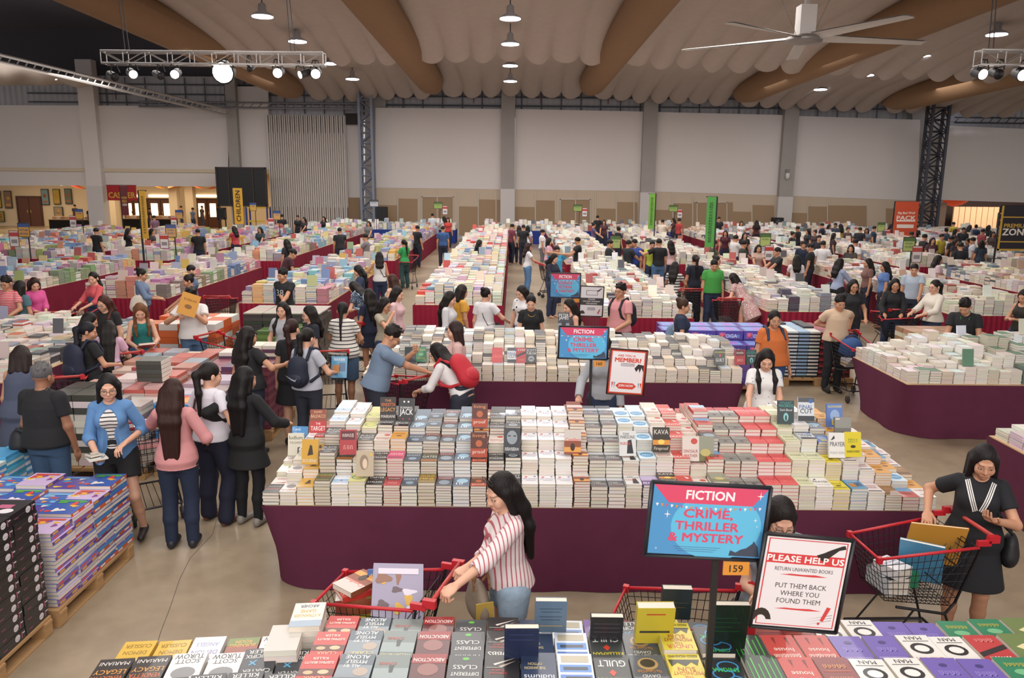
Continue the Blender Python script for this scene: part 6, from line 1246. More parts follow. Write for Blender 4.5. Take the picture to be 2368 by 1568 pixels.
# ---------------------------------------------------------------- sign stands and banners
def plate(mb, x0, z0, x1, z1, mi, y): mb.poly([(x0, y, z0), (x1, y, z0), (x1, y, z1), (x0, y, z1)], mi)
def board(parent, name, c, w, h, tilt, frame, cols, draw, yaw=0.0, rnd=.012):
    """a framed printed board; draw(mb) adds marks in board units (x -.5..5, z -.5..5 scaled by w,h)"""
    R = rotz(yaw)@roty(tilt)
    mb = MB().box((0, .008, 0), (w/2+rnd, .006, h/2+rnd)); mb.bar((-w/2-rnd, 0, h/2+rnd), (w/2+rnd, 0, h/2+rnd), .008, 0, 8); mb.bar((-w/2-rnd, 0, -h/2-rnd), (w/2+rnd, 0, -h/2-rnd), .008, 0, 8)
    for s in (-1, 1): mb.bar((s*(w/2+rnd), 0, -h/2-rnd), (s*(w/2+rnd), 0, h/2+rnd), .008, 0, 8)
    fr = mb.xf(R, c).build(name, mat(frame, .4), parent)
    m2 = MB(); plate(m2, -w/2, -h/2, w/2, h/2, 0, -.001); draw(m2, w, h); m2.xf(R, c).build('printed_sheet', [mat(q, .35, coat=.3) for q in cols], fr); return fr
def fiction(lines):
    def d(mb, w, h):
        mb.poly([(.08*w+.40*w*math.cos(a), -.0014, -.07*h+.5*w*math.sin(a)*.62) for a in np.linspace(0, 2*math.pi, 33)[:-1]], 2)
        mb.poly([(-.5*w, -.0018, .5*h), (-.36*w, -.0018, .25*h), (.38*w, -.0018, .25*h), (.5*w, -.0018, .5*h)][::1], 1)
        for k in range(22):
            x = -.47*w+k*.043*w; z = .235*h-.035*h*math.sin(k*math.pi/21); mb.poly([(x, -.002, z), (x+.012*w, -.002, z-.045*h), (x+.026*w, -.002, z)], (3, 4, 5)[k % 3])
        put_text(mb, 'FICTION', (0, -.0022, .375*h), .13*h, 3, .42*w, UP, .03)
        for k, (s, ww) in enumerate(lines): put_text(mb, s, (0, -.0022, (.10-.17*k)*h), .125*h, 1, ww*w, UP, .035)
        for x, z, r in ((-.36, .08, .05), (.44, .40, .05), (.42, .05, .03), (-.43, -.42, .02), (.44, -.04, .015)):
            mb.poly([(x*w+r*h*(1 if k % 2 == 0 else .18)*math.cos(k*math.pi/4), -.002, z*h+r*h*1.3*(1 if k % 2 == 0 else .18)*math.sin(k*math.pi/4)) for k in range(8)], 3)
        mb.poly([(q[0]*w, -.0024, q[1]*h) for q in ((.22, -.48), (.23, -.40), (.28, -.43), (.32, -.385), (.37, -.36), (.42, -.29), (.43, -.25), (.45, -.30), (.47, -.33), (.49, -.48))], 6)
        for k in range(3): plate(mb, -.28*w+.02*k*w, (-.385-.03*k)*h, (.14-.03*k)*w, (-.378-.03*k)*h, 7, -.002)
    return d
FCOL = ['4a8fc4', 'd0496a', '5cb4da', 'ece6ea', 'd88a3a', 'c9508a', '3a4456', '4a6a8f']
def notice(title, sub, lines, bar=.28, head=True):
    def d(mb, w, h):
        plate(mb, -.475*w, -.485*h, .475*w, .485*h, 1, -.0014); plate(mb, -.46*w, -.475*h, .46*w, .475*h, 0, -.0017)
        mb.poly([(q[0]*w, -.002, q[1]*h) for q in ((.12, .33), (.2, .36), (.28, .40), (.40, .45), (.44, .46), (.46, .42), (.38, .40), (.26, .30), (.23, .25), (.15, .30))], 2)
        plate(mb, -.475*w, (bar-.065)*h, .475*w, (bar+.045)*h, 1, -.0019); put_text(mb, title, (0, -.0023, (bar-.01)*h), .07*h, 3, .92*w, UP, .03); put_text(mb, sub, (0, -.0023, (bar-.125)*h), .042*h, 2, .70*w, UP)
        for z in (.07, -.315): mb.poly([(x*w, -.002, (z+.02+q)*h) for x, q in ((-.28, 0), (-.15, .015), (0, .012), (.15, .018), (.3, 0), (.12, -.008), (-.1, -.005))], 1)
        for k, s in enumerate(lines): put_text(mb, s[0], (0, -.0023, (-.03-.085*k)*h), .056*h, 2, s[1]*w, UP)
        mb.poly([(-.42*w+.13*w*math.cos(a)*(1 if k < 9 else .55), -.002, -.46*h+.16*h*math.sin(a)*(1 if k < 9 else .5)) for k, a in enumerate(list(np.linspace(0.2, 3.0, 9))+list(np.linspace(2.9, .4, 8)))], 2)
        mb.poly([(q[0]*w, -.002, q[1]*h) for q in ((.30, -.40), (.36, -.24), (.41, -.25), (.34, -.41))], 1); mb.poly([(.29*w+.018*w*math.cos(a), -.002, -.435*h+.015*h*math.sin(a)) for a in np.linspace(0, 2*math.pi, 9)[:-1]], 1)
        for k in range(3): mb.poly([(q[0]*w, -.0018, (q[1]-.03*k)*h) for q in ((.12, -.40), (.44, -.33), (.44, -.325))], 2)
    return d
def member(mb, w, h):
    plate(mb, -.46*w, -.47*h, .46*w, .47*h, 1, -.0014)
    put_text(mb, 'ARE YOU A', (-.05*w, -.002, .38*h), .05*h, 0, .5*w, UP, .03); put_text(mb, 'MEMBER?', (0, -.002, .28*h), .095*h, 0, .75*w, UP, .05)
    for k in range(4): plate(mb, -.2*w, (.2-.02*k)*h, .2*w, (.207-.02*k)*h, 2, -.002)
    mb.poly([(q[0]*w, -.002, q[1]*h) for q in ((.2, .1), (.3, .2), (.46, .18), (.46, .02), (.4, .12), (.36, 0), (.32, .1), (.26, .02))], 2)
    mb.poly([(q[0]*w, -.002, q[1]*h) for q in ((-.3, -.32), (-.2, -.25), (.2, -.25), (.3, -.32), (.2, -.39), (-.2, -.39))], 0); put_text(mb, 'JOIN NOW', (0, -.0024, -.32*h), .055*h, 1, .42*w, UP, .03)
    for x in (-.4, -.34, .36, .42): mb.poly([(x*w, -.002, -.38*h), (x*w-.02*w, -.002, -.24*h), (x*w+.03*w, -.002, -.24*h)], 0 if x in (-.4, .42) else 3)
def unwrap(mb, w, h):
    plate(mb, -.5*w, -.13*h, .5*w, .12*h, 1, -.0015)
    for k, (s, ww) in enumerate((('PLEASE', .3), ('DO NOT UNWRAP', .75), ('THE BOOKS', .5))): put_text(mb, s, (0, -.002, (.075-.075*k)*h), .045*h, 0, ww*w, UP, .02)
    for k in range(4): plate(mb, -.18*w, (-.22-.03*k)*h, .18*w, (-.208-.03*k)*h, 1, -.002)
    for sx in (-1, 1): mb.bar((sx*.25*w, -.002, .22*h), (sx*.25*w, -.002, .38*h), .004, 1, 4); mb.bar((-.25*w, -.002, (.30+sx*.08)*h), (.25*w, -.002, (.30+sx*.08)*h), .004, 1, 4)
    mb.poly([(q[0]*w, -.002, q[1]*h) for q in ((.2, .36), (.4, .46), (.46, .46), (.3, .34))], 1); mb.poly([(-.4*w+.12*w*math.cos(a), -.002, -.44*h+.12*h*math.sin(a)) for a in np.linspace(0, math.pi, 9)], 1); mb.poly([(q[0]*w, -.002, q[1]*h) for q in ((.28, -.42), (.36, -.28), (.42, -.27), (.34, -.43))], 2)
def sign_stand(px, py, Y, w, h, tilt, lines, num, label, nb, ground, pole_dx=.03, yaw=0.0):
    x, z = atd(px, py, Y); t = thing('sign_stand', label, 'sign', (x, Y, ground)); z -= ground
    board(t, 'sign_board', (0, 0, z), w, h, tilt, '25282f', FCOL, fiction(lines), yaw)
    mb = MB(); mb.box((pole_dx, .03, (z+h*.35)/2), (.014, .010, (z+h*.35)/2)); mb.build('pole', mat('1b1a1c', .5), t); MB().box((pole_dx, .03, .008), (.16, .13, .008)).build('base_plate', mat('1b1a1c', .5), t)
    if num:
        mb = MB().box((pole_dx+.085, .0, z-h/2-.06), (.058, .004, .032)); put_text(mb, num, (pole_dx+.085, -.0048, z-h/2-.06), .034, 1, None, UP, .02); mb.build('number_tag', [mat('d08a35', .5), mat('3a2a1a', .5)], t)
    if nb:
        kind, qx, qy, w2, h2, tl = nb; x2, z2 = atd(qx, qy, Y-.02); z2 -= ground
        mb = MB(); mb.bar((pole_dx, .02, z2+h2*.30), (x2-x, .02, z2+h2*.30), .010, 0, 6); mb.build('crossbar', mat('1b1a1c', .5), t)
        fr, cl, dr = {'help': ('232226', ['dcd8dc', 'c83a40', '232022', 'f0eaea'], notice('PLEASE HELP US', 'RETURN UNWANTED BOOKS', (('PUT THEM BACK', .62), ('WHERE YOU', .47), ('FOUND THEM', .53)))), 'member': ('4a2a28', ['d0442f', 'e2dee0', '2a2a2c', '8a9aa8'], member), 'unwrap': ('2a2426', ['dcd8dc', '3a3a3c', 'c03a3a'], unwrap)}[kind]
        board(t, 'notice_board', (x2-x, -.02, z2), w2, h2, tl, fr, cl, dr, yaw)
    return t
CRM = (('CRIME,', .43), ('THRILLER', .56), ('& MYSTERY', .66)); SCI = (('SCIENCE', .48), ('FICTION', .44), ('& FANTASY', .62))
sign_stand(1636, 1206, 3.22, .505, .325, .055, CRM, '159', 'nearest blue and pink fiction sign on a black pole, lower right', ('help', 1853, 1350, .375, .43, .09), .75, .055, .02)
sign_stand(1349, 793, 8.05, .50, .325, .02, CRM, '160', 'blue and pink fiction sign behind the middle table, beside the red member notice', ('member', 1450, 861, .37, .47, .06), 0, .09)
sign_stand(1307, 660, 13.3, .50, .40, .01, SCI, ' ', 'smaller blue and pink fiction sign beside the do not unwrap notice', ('unwrap', 1368, 697, .38, .50, .03), 0, .12)
# small topic signs among the far tables: coloured board plus white notice on a thin pole
def topic(px, py, Y, w, h, cols, words, label, nx=None, ny=None):
    x, z = atd(px, py, Y); t = thing('topic_sign', label, 'sign', (x, Y, .75)); z -= .75
    def d(mb, w, h):
        plate(mb, -.5*w, .22*h, .5*w, .5*h, 1, -.002)
        
        for k, s in enumerate(words):
            if words[0] == 'PICTURE': put_text(mb, s, (0, -.003, (.0-.28*k)*h), .17*h, 1, .75*w, UP, .02)
            else: put_marks(mb, 6, (0, -.003, (.05-.25*k)*h), .15*h, 1, .7*w, UP)
    board(t, 'sign_board', (0, 0, z), w, h, 0, '2a2a2c', cols, d); MB().box((.1, .03, z/2), (.014, .01, z/2)).build('pole', mat('1b1a1c', .5), t)
    if nx:
        x2, z2 = atd(nx, ny, Y)
        def d2(mb, w, h): plate(mb, -.5*w, .15*h, .5*w, .42*h, 1, -.002); plate(mb, -.35*w, -.3*h, .35*w, -.05*h, 2, -.002)
        board(t, 'notice_board', (x2-x, -.01, z2-.75), .25, .44, 0, '8a3a3a', ['dcd8d8', 'b8403a', '8d8a8a'], d2); MB().bar((.1, .03, z2-.75), (x2-x, .02, z2-.75), .01).build('crossbar', mat('1b1a1c', .5), t)
for px, py, Y, wds, col, hd, lb, nx, ny in ((55, 532, 23, ('PICTURE', 'BOOKS'), 'd8a03a', '33508f', 'orange and blue picture books sign at far left', 33, 552), (183, 495, 33, ('KIDS',), 'd8a03a', '33508f', 'orange and blue sign near the black counter, far left', 169, 512), (395, 534, 25, ('BOARD', 'BOOKS'), 'c9a06a', '4a5a8f', 'tan and blue sign right of the yellow text banner', 380, 558), (414, 496, 37, ('STORY',), 'c99a5a', '33508f', 'orange and blue sign beyond the left tables, under the pillar', 402, 512), (585, 478, 40, ('FUN',), 'c9a04a', '33508f', 'orange and blue sign in front of the blue rack', None, None), (640, 498, 36, ('ACTIVITY',), 'c99a5a', '33508f', 'orange and blue sign ahead of the fluted partition', 627, 516),
                                        (1013, 475, 43.5, ('GENERAL',), '8fa85a', '4a6a34', 'green sign at the back wall, left of the pale column', 1029, 486), (1336, 481, 43.5, ('HISTORY',), '8fa85a', '4a6a34', 'green sign at the back wall, between two wall columns', 1352, 491), (1557, 482, 44, ('HOME',), '8fa85a', '4a6a34', 'green sign at the back wall, right of the narrow green banner', 1572, 494), (1770, 555, 24.5, ('COOKING',), 'a8b86a', '4a6a34', 'green topic sign among the right hand tables', 1778, 585), (2102, 565, 22, ('SELF', 'HELP'), 'a8b86a', '4a6a34', 'pale green topic sign near the crowd at right', 2120, 588), (2038, 525, 36, ('CRAFT',), 'a8b86a', '4a6a34', 'pale green sign left of the orange banner', 2050, 543), (1423, 560, 25.5, ('ART',), '9fae6a', '4a6a34', 'pale green narrow sign behind the dark haired man', None, None), (865, 470+0*1, 43, ('NEW',), 'b8bcc4', '4a4a50', 'grey notice sign by the pale lattice column', None, None)):
    topic(px, py, Y, .44 if Y > 42 else .31, .33 if Y > 42 else .38, [col, hd], wds, lb, nx, ny)
def banner(px0, py0, px1, py1, Y, col, word, tcol, label, vertical=True, pole=True, marks=()):
    x0, z1 = atd(px0, py0, Y); x1, z0 = atd(px1, py1, Y); w, h = x1-x0, z1-z0; t = thing('banner', label, 'banner', ((x0+x1)/2, Y, 0))
    mb = MB().box((0, 0, (z0+z1)/2), (w/2, .012, h/2))
    zc = (z0+z1)/2
    if word and vertical and word != 'CHILDREN': put_marks(mb, 14, (0, -.014, zc), w*.42, 1, h*.8, UP@np.array(((0., -1, 0), (1., 0, 0), (0, 0, 1.))))
    elif word and vertical: put_text(mb, word, (0, -.014, zc), w*.5, 1, h*.86, UP@np.array(((0., -1, 0), (1., 0, 0), (0, 0, 1.))), .03)
    elif word:
        for s, u, hh, ww, c in word: put_marks(mb, 6, (0, -.014, z0+u*h), hh*h, c, ww*w, UP) if s == '#' else put_text(mb, s, (0, -.014, z0+u*h), hh*h, c, ww*w, UP, .03)
    for x, u, hw, hh, c in marks: mb.box((x*w, -.0135, z0+u*h), (hw*w, .0015, hh*h), c)
    mb.build('cloth', [mat(col, .7), mat(tcol, .6), mat('e4dcd0', .6), mat('c9a03a', .5)], t)
    mb = MB(); mb.bar((-w/2-.03, .02, z1), (w/2+.03, .02, z1), .02); mb.build('crossbar', mat('1c1a1c', .5), t)
    if pole: MB().box((-w/2-.03 if pole == 1 else w/2+.03, .03, z1/2), (.022, .02, z1/2)).build('pole', mat('1c1a1c', .5), t)
banner(538, 435, 564, 518, 37, 'd0a035', 'CHILDREN', '2a2420', 'yellow upright banner in front of the black screen')
banner(321, 441, 344, 552, 22.5, 'cfa038', '-', '2a2420', 'tall yellow upright banner on a black pole at left')
banner(1636, 455, 1650, 572, 23.5, '4f9a48', '-', '24361f', 'wide green upright banner on a black pole, right of centre', pole=2)
banner(1502, 448, 1512, 530, 33, '6aa03a', '-', '24361f', 'narrow green upright banner left of the wider green one', pole=2)
banner(2072, 466, 2117, 550, 36, 'c9502f', (('Big Bad Wolf', .68, .06, .72, 2), ('PACK', .55, .12, .8, 2)), 'e8e0d8', 'orange banner reading PACK beside the dark lattice column', False, 1, ((0, .47, .4, .02, 1), (0, .32, .36, .05, 2)))
banner(2318, 476, 2380, 580, 24, '26232b', (('PREMIUM', .56, .09, .75, 3), ('ZONE', .42, .15, .8, 2)), 'c9a03a', 'black and gold premium zone sign at the right edge', False, 1, ((-.47, .5, .03, .5, 3), (.0, .02, .5, .02, 3), (0, .75, .45, .012, 1), (0, .2, .45, .012, 1)))
banner(246, 428, 317, 464, WY-.012, 'a81f28', (('CASHIER', .35, .38, .9, 3),), 'c9a03a', 'wide red banner hung beside the left wall column', False, 0)
banner(277, 430, 299, 498, 40, '5a1f24', (('#', .60, .09, .8, 3), ('#', .48, .10, .7, 3), ('#', .36, .09, .7, 2)), 'c9a03a', 'dark red upright banner in front of the wide red one', False, 1)
# loudspeakers at the back wall
for px, py, lb in ((1797, 517, 'black loudspeaker at the foot of the right wall column'), (884, 500, 'tall black cabinet beside the pale lattice column')):
    x, z = atd(px, py, WY-1.2); t = thing('loudspeaker' if px > 1000 else 'black_cabinet', lb, 'speaker' if px > 1000 else 'cabinet', (x, WY-1.2, 0)); h = (z+.35) if px > 1000 else 1.9; z_ = .9 if px > 1000 else 0
    MB().box((0, 0, (h+z_)/2), (.3, .25, (h-z_)/2)).build('cabinet', mat('18171a', .5), t); MB().lathe([(.18, 0), (.2, .02), (.05, .0)], (0, -.26, (h+z_)/2), 0, 16, UP).build('cone' if px > 1000 else 'round_badge', mat('3a3a3e', .5), t)
    if z_: MB().bar((0, 0, 0), (0, 0, z_), .03).build('stand_pole', mat('1c1a1c', .5), t)
x, z = atd(1822, 408, WY-.6); t = thing('security_camera', 'white dome security camera on the right wall column', 'camera', (x, WY-.45, z)); MB().box((0, 0, .3), (.1, .06, .12)).build('mount', mat('7d7a78', .5), t); MB().lathe([(.12, .2), (.12, 0), (.09, -.12), (.02, -.18)], (0, -.1, 0), 0, 14).build('dome', mat('d8d6d4', .4), t)
# ---------------------------------------------------------------- bags
def sdf_obj(S, step, sc, name, m, parent):
    v, f = S.mesh(step); return link(name, np_mesh(name, v*sc, f, m), parent)
def backpack(p, col, label, w=.15, h=.21, logo=False, low=0.0, strapc=None, pocket=True):
    s = p['s']; T = p['T']; TR = p['TR']; t = thing('backpack', label, 'bag', (p['loc'][0], p['loc'][1], 0), p['face']); m = mat(col, .75, bump=.2, scale=60.0, vary=.1); st = .011 if p['loc'][1] < 11 else .016
    S = SDF(); z = 1.10-low; S.ell(T((0, -.205, z)), (w, .095, h), TR, k=.03); S.ell(T((0, -.20, z-h*.45)), (w*1.02, .10, h*.5), TR, k=.05); S.ell(T((0, -.19, z+h*.5)), (w*.85, .08, h*.45), TR, k=.05); sdf_obj(S, st, s, 'main_pouch', m, t)
    if pocket: S = SDF(); S.ell(T((0, -.275, z-h*.38)), (w*.78, .045, h*.42), TR, k=.02); sdf_obj(S, st, s, 'front_pocket', mat(col, .6, bump=.2, scale=70.0), t)
    for sg in (-1, 1):
        S = SDF(); pts = [T(q) for q in ((sg*.085, -.13, z+h*.75), (sg*.10, -.06, 1.375), (sg*.105, .055, 1.345), (sg*.115, .125, 1.22), (sg*.135, .10, 1.10), (sg*.15, .0, 1.02), (sg*.13, -.13, .98))]
        for a, b in zip(pts[:-1], pts[1:]): S.rc(a, b, .020, .020, k=.01)
        sdf_obj(S, st*.9, s, 'strap', mat(strapc or col, .7), t)
    if logo:
        q = [(-.07, .012), (-.045, -.028), (.0, -.018), (.09, .03), (.0, -.002), (-.045, -.012)]; mb = MB()
        mb.poly([T((-a*1.0, -.335, z-h*.28+b*1.2))*s for a, b in q]); mb.poly([T((-a*1.0, -.335, z-h*.28+b*1.2))*s for a, b in q][::-1]); mb.build('logo', mat('d8d8dc', .5), t)
    return t
def strap_bag(p, label, col, bag, size=(.11, .05, .09), strapc=None, shoulder=1, name='sling_bag', r=.008):
    """shoulder bag hanging at the hip: strap crosses the chest and the back"""
    s, T, TR = p['s'], p['T'], p['TR']; t = thing(name, label, 'bag', (p['loc'][0], p['loc'][1], 0), p['face']); g = shoulder; bag = np.asarray(bag, float)
    st = .010 if p['loc'][1] < 9 else .014; S = SDF()
    sh = T((g*.07, -.02, 1.372)); front = [sh, T((g*.055, .10, 1.29)), T((-g*.01, .165, 1.15)), T((-g*.09, .155, 1.0))]; back = [sh, T((g*.04, -.10, 1.27)), T((-g*.03, -.145, 1.12)), T((-g*.10, -.13, .98))]
    if bag[0]*g > 0: front = [sh, T((g*.09, .09, 1.25)), T((g*.15, .07, 1.05))]; back = [sh, T((g*.09, -.10, 1.25)), T((g*.16, -.09, 1.05))]
    for ln in (front+[bag+vec(0, .03, size[2])], back+[bag+vec(0, -.03, size[2])]):
        for a, b in zip(ln[:-1], ln[1:]): S.rc(a, b, r+.003, r+.003, k=.006)
    sdf_obj(S, min(st, .012), s, 'strap', mat(strapc or col, .6), t); S = SDF(); S.ell(bag, size, None, k=.02); S.ell(bag-vec(0, 0, size[2]*.4), (size[0]*1.05, size[1]*1.1, size[2]*.6), None, k=.04); sdf_obj(S, st, s, 'pouch', mat(col, .6, bump=.2, vary=.1), t); return t
def cart2(ph, pf, label, deg=None):
    H = vec(*at(*ph, 1.02)); 
    if deg is None: F = vec(*at(*pf, .86)); d = unit(F-H); deg = math.degrees(math.atan2(-d[0], d[1]))
    a = math.radians(deg); c = H+.43*vec(-math.sin(a), math.cos(a)); f = cart(c[0], c[1], deg, label); f.deg = deg if False else None
    return f
def grip(f): return [('w', *f((x, -.66, 1.045))) for x in (-.16, .16)]
def held(p, key, q, w, d, t, rot, label):
    W = p_world(p, q); o = book(key, tuple(W), w, d, t, rot=(rot[0], rot[1], rot[2]+p['face']), label=label, group='books in hands'); return o
P_ = person
# ---------------------------------------------------------------- nearest people
f1 = cart2((1034, 1345), (792, 1364), 'shopping trolley with red rim pushed by the striped shirt woman')
g = grip(f1)
p = P_(1152, 1093, 'young woman in red and white striped shirt and denim shorts pushing a trolley', 108, 1.58, skin='l', hy=14, hp=14, hlen=.36, hcol='140d0c', hands=1, L=g[0], R=g[1], lean=3, top='three', slv=1.35, lo=.004, fat=.94, tmat=stripe_mat('dfd3d2', 'b5626c', 1, 36.0, .28), bot='shorts', bmat=mat('8fa3b5', .9, bump=.3, vary=.25, scale=30.0), bothem=.40, hem=.86, curl=1.1, palm={'L': (0, .3, -1), 'R': (0, .3, -1)}, shoes='5a5a5c')
b = strap_bag(p, 'taupe leather handbag with tan straps slung on the striped shirt woman', '8a7c6c', (.02, .20, .76), (.16, .06, .12), '8a5a34', 1, 'handbag'); mb = MB(); s_ = p['s']
for yy in (-.05, .05): mb.tube([vec(.02+.085*math.cos(a), .20+yy, .86+.085*math.sin(a))*s_ for a in np.linspace(0, math.pi, 9)], .007, 0, 6)
mb.build('handle', mat('8a5a34', .5), b); MB().box(vec(.02-.15, .2, .72)*s_, (.006, .055, .09)).build('side_panel', mat('b89a4a', .5), b)
mb = MB(); HdF = lambda q: p['Hd'](q)*s_
for sg in (-1, 1): mb.tube([HdF((sg*.035+.026*math.cos(a), .075, .195+.018*math.sin(a))) for a in np.linspace(0, 2*math.pi, 11)], .002)
mb.bar(HdF((-.008, .078, .197)), HdF((.008, .078, .197)), .002); mb.build('hair_sunglasses', mat('2a2628', .3), p['root'])
for k, (key, pos, w, d, t, lb) in enumerate((('burning', (.04, .22, .545), .2, .26, .30, 'thick orange boxed novel set in the nearest trolley'), ('sleeping', (.04, .22, .845), .19, .25, .035, 'red book on top of the orange set in the nearest trolley'), ('sunset', (.04, .22, .88), .18, .24, .035, 'orange brown book topping the pile in the nearest trolley'), ('yellow', (-.14, .12, .545), .13, .3, .2, 'yellow box at the near side of the nearest trolley'), ('coben', (-.08, -.20, .545), .2, .2, .22, 'dark violet set low in the nearest trolley'))):
    loose_book(key, f1(pos), w, d, t, (0, 0, math.radians(100+20*k)), lb)
m = soft_book(.30, .36, .03, 'b9b4d0', '9a94a8', ('c9a04a', '6a5a5f', '8f6a5a', 'd0c8d4'), 77); o = bpy.data.objects.new('art_book', m[0]); COL.objects.link(o); q = bpy.data.objects.new('page_block', m[1]); COL.objects.link(q); q.parent = o; o.location = tuple(f1((-.02, -.16, .90))); o.rotation_euler = (math.radians(38), math.radians(6), math.radians(10)); tag(o, 'large silver art book lying open to view in the nearest trolley', 'book')
loose_book('alex', f1((.16, .02, .78)), .25, .34, .02, (math.radians(76), 0, math.radians(8)), 'pale blue album standing at the far side of the nearest trolley')
f3 = cart2((1745, 1400), (1600, 1432), 'shopping trolley half hidden behind the please help us sign')
p = P_(1815, 1158, 'woman with black hair and glasses reading behind the please help us sign', 165, 1.56, skin='l', hp=26, hy=15, hair='long', hlen=.3, glasses=True, hands=1, L=('w', *f3((.1, -.66, 1.05))), R=(.02, .27, 1.0), top='tee', tcol='8a9098', lo=.02, bot='jeans', bcol='6f8296', hfront=True)
held(p, 'prayer', (.05, .35, 1.05), .14, .2, .025, (math.radians(60), 0, math.pi), 'white book held by the woman behind the please help us sign')
f2 = cart2((2248, 1208), (2044, 1263), 'shopping trolley full of books in front of the woman in the black dress')
p = P_(2283, 1030, 'young woman in black dress with white striped v neck, hand open above her trolley', 152, 1.55, skin='m', hp=16, hy=8, hair='bob', hlen=.2, hcol='171012', hands=1, L=(-.10, .30, 1.14), R=('w', *f2((.26, -.34, 1.0))), top='dress', hem=.52, tcol='17181d', bot='none', fat=1.1, palm={'L': (.2, .2, .9), 'R': (0, 0, -1), }, curl=.5, shoes='8a8d96', slv=.6)
mb = MB()
for k, (c, w0, w1) in enumerate(((0, 0, .034), (1, .007, .012), (1, .020, .025))):
    for sg in (-1, 1):
        ln = []
        for t in np.linspace(0, 1, 11):
            x, z = sg*(.003+.066*t), 1.135+.20*t; n_ = vec(sg*.90, 0, -.43); ln.append([(x+n_[0]*w, 0, z+n_[2]*w*(1 if t > .05 else 1.2)) for w in (w0, (w0+w1)/2, w1)])
        D_ = drape(p, [q for r_ in ln for q in r_], .004+.0015*(k > 0)); mb.grid([D_[i*3:i*3+3] for i in range(11)], c)
mb.build('collar_trim', [mat('e2deda', .7), mat('2a2a30', .7)], p['root'])
strap_bag(p, 'small black bag hanging at the hip of the woman in the black dress', '19181c', (-.24, -.04, .82), (.055, .10, .13), None, -1)
for k, (key, pos, rot, w, d, t, lb) in enumerate((('finalcut', (0, .18, .55), (0, 0, .2), .17, .24, .12, 'thick silver book set in the black dress woman\'s trolley'), ('emerald', (.08, .02, .55), (0, 0, 1.4), .16, .22, .11, 'green book set in the black dress woman\'s trolley'), ('brown', (-.04, .18, .68), (0, 0, .5), .15, .2, .07, 'white wrapped books topping the silver set in the trolley'), ('inspector', (-.02, -.10, .74), (math.radians(68), 0, math.radians(150)), .28, .36, .02, 'colourful comic album leaning in the black dress woman\'s trolley'), ('orange', (.04, -.26, .84), (math.radians(64), 0, math.radians(165)), .36, .40, .012, 'large orange envelope leaning in the black dress woman\'s trolley'))): loose_book(key, f2(pos), w, d, t, rot, lb)
p = P_(400, 873, 'woman with long brown hair in pink blouse and dark jeans seen from behind', 6, 1.58, skin='l', hair='long', hlen=.50, hcol='2e150e', top='three', slv=1.6, lo=.008, tcol='c98a8b', hem=.79, bot='jeans', bcol='1d2840', L=('w', -3.42, 7.06, 1.0), R=(.21, .22, .95), hp=12, hy=-6, shoes='23242c', fat=.96)
cart(-3.62, 7.42, 32, 'shopping trolley between the denim shirt woman and the pink blouse woman')
loose_book('ludlum', (-3.60, 7.34, .93), .22, .30, .03, (0, .1, .5), 'cream book on top of the trolley beside the pink blouse')
loose_book('red_face', (-3.64, 7.46, .56), .22, .28, .14, (0, 0, .6), 'red boxed book inside the trolley beside the pink blouse')
p = P_(568, 845, 'woman with long black wavy hair in long black cardigan and leggings, back to us', -18, 1.58, skin='m', hair='long', hlen=.42, hcol='0f0c0d', top='long', slv=1.9, hem=.62, tcol='141416', lo=.006, fat=.94, bot='leggings', bcol='15151a', L=(-.25, .0, 1.02), R=(.26, .28, .98), hy=-18, shoes='8a857f')
p = P_(487, 836, 'woman with black ponytail in white tee and navy trousers behind the pink blouse', -25, 1.60, skin='l', hair='pony', hlen=.27, top='tee', tcol='d6d2da', bot='loose', bcol='1c1f33', L=(-.18, .2, 1.0), R=(.2, .2, 1.0), hy=-20, shoes='7a4a34', lo=.01, pose={'R': ((.12, .08, .45), (.16, -.05, .08))})
strap_bag(p, 'tan handbag strap over the white tee woman with ponytail', '6a4534', (-.22, .02, .86), (.09, .05, .1), '5a3a34', -1)
p = P_(247, 863, 'woman with round glasses in blue denim shirt over striped top and black shorts', 195, 1.60, skin='l', hair='bob', hlen=.25, hcol='131012', hy=10, hp=6, glasses=True, hands=1, L=(-.13, .16, .98), R=(.09, .27, .92), top='three', slv=1.25, tcol='5a84b4', hem=.78, lo=.012, openf=.085, inner=stripe_mat('dcd6d2', '2a2a30', 2, 28.0, .3), bot='shorts', bcol='17171b', bothem=.55, lean=4, fat=.92, palm={'R': (0, 0, 1), 'L': (0, .3, -.9)}, curl=.5, pose={'L': ((-.16, .16, .46), (-.18, .0, .10))})
held(p, 'prayer', (.06, .40, .93), .15, .21, .012, (.1, 0, .4), 'white booklet held by the denim shirt woman'); held(p, 'ludlum', (.09, .37, .95), .10, .15, .012, (.1, 0, .6), 'small tan notebook on the booklet of the denim shirt woman')
p = P_(97, 838, 'grey haired man in black polo shirt and blue jeans seen from behind', -8, 1.62, 'm', 'd', hair='short', hcol='5e5c5c', top='polo', tcol='1a1a1d', bot='jeans', bcol='3a5270', fat=1.22, lo=.012, hem=.84)
strap_bag(p, 'black sling bag across the back of the grey haired man', '1c1c20', (-.27, -.02, .86), (.09, .09, .12), '2a2a2d', 1, 'sling_bag', .014)
p = P_(50, 797, 'woman in slate blue sleeveless dress with dark bob, left of the grey haired man', 12, 1.57, skin='m', hair='bob', hcol='231512', top='tank', tcol='4a5064', hem=.5, bot='none', lo=.035, fat=1.18, hp=20)
cart2((138, 905), None, 'shopping trolley in front of the grey haired man', 20)
p = P_(205, 743, 'girl in black tee with navy backpack and dark side braid', -30, 1.55, skin='m', hair='pony', hlen=.3, hcol='15141c', hy=-35, hp=12, top='tee', tcol='19191c', bot='jeans', bcol='17181f', L=(-.3, .1, .76), R=(.15, .28, 1.0))
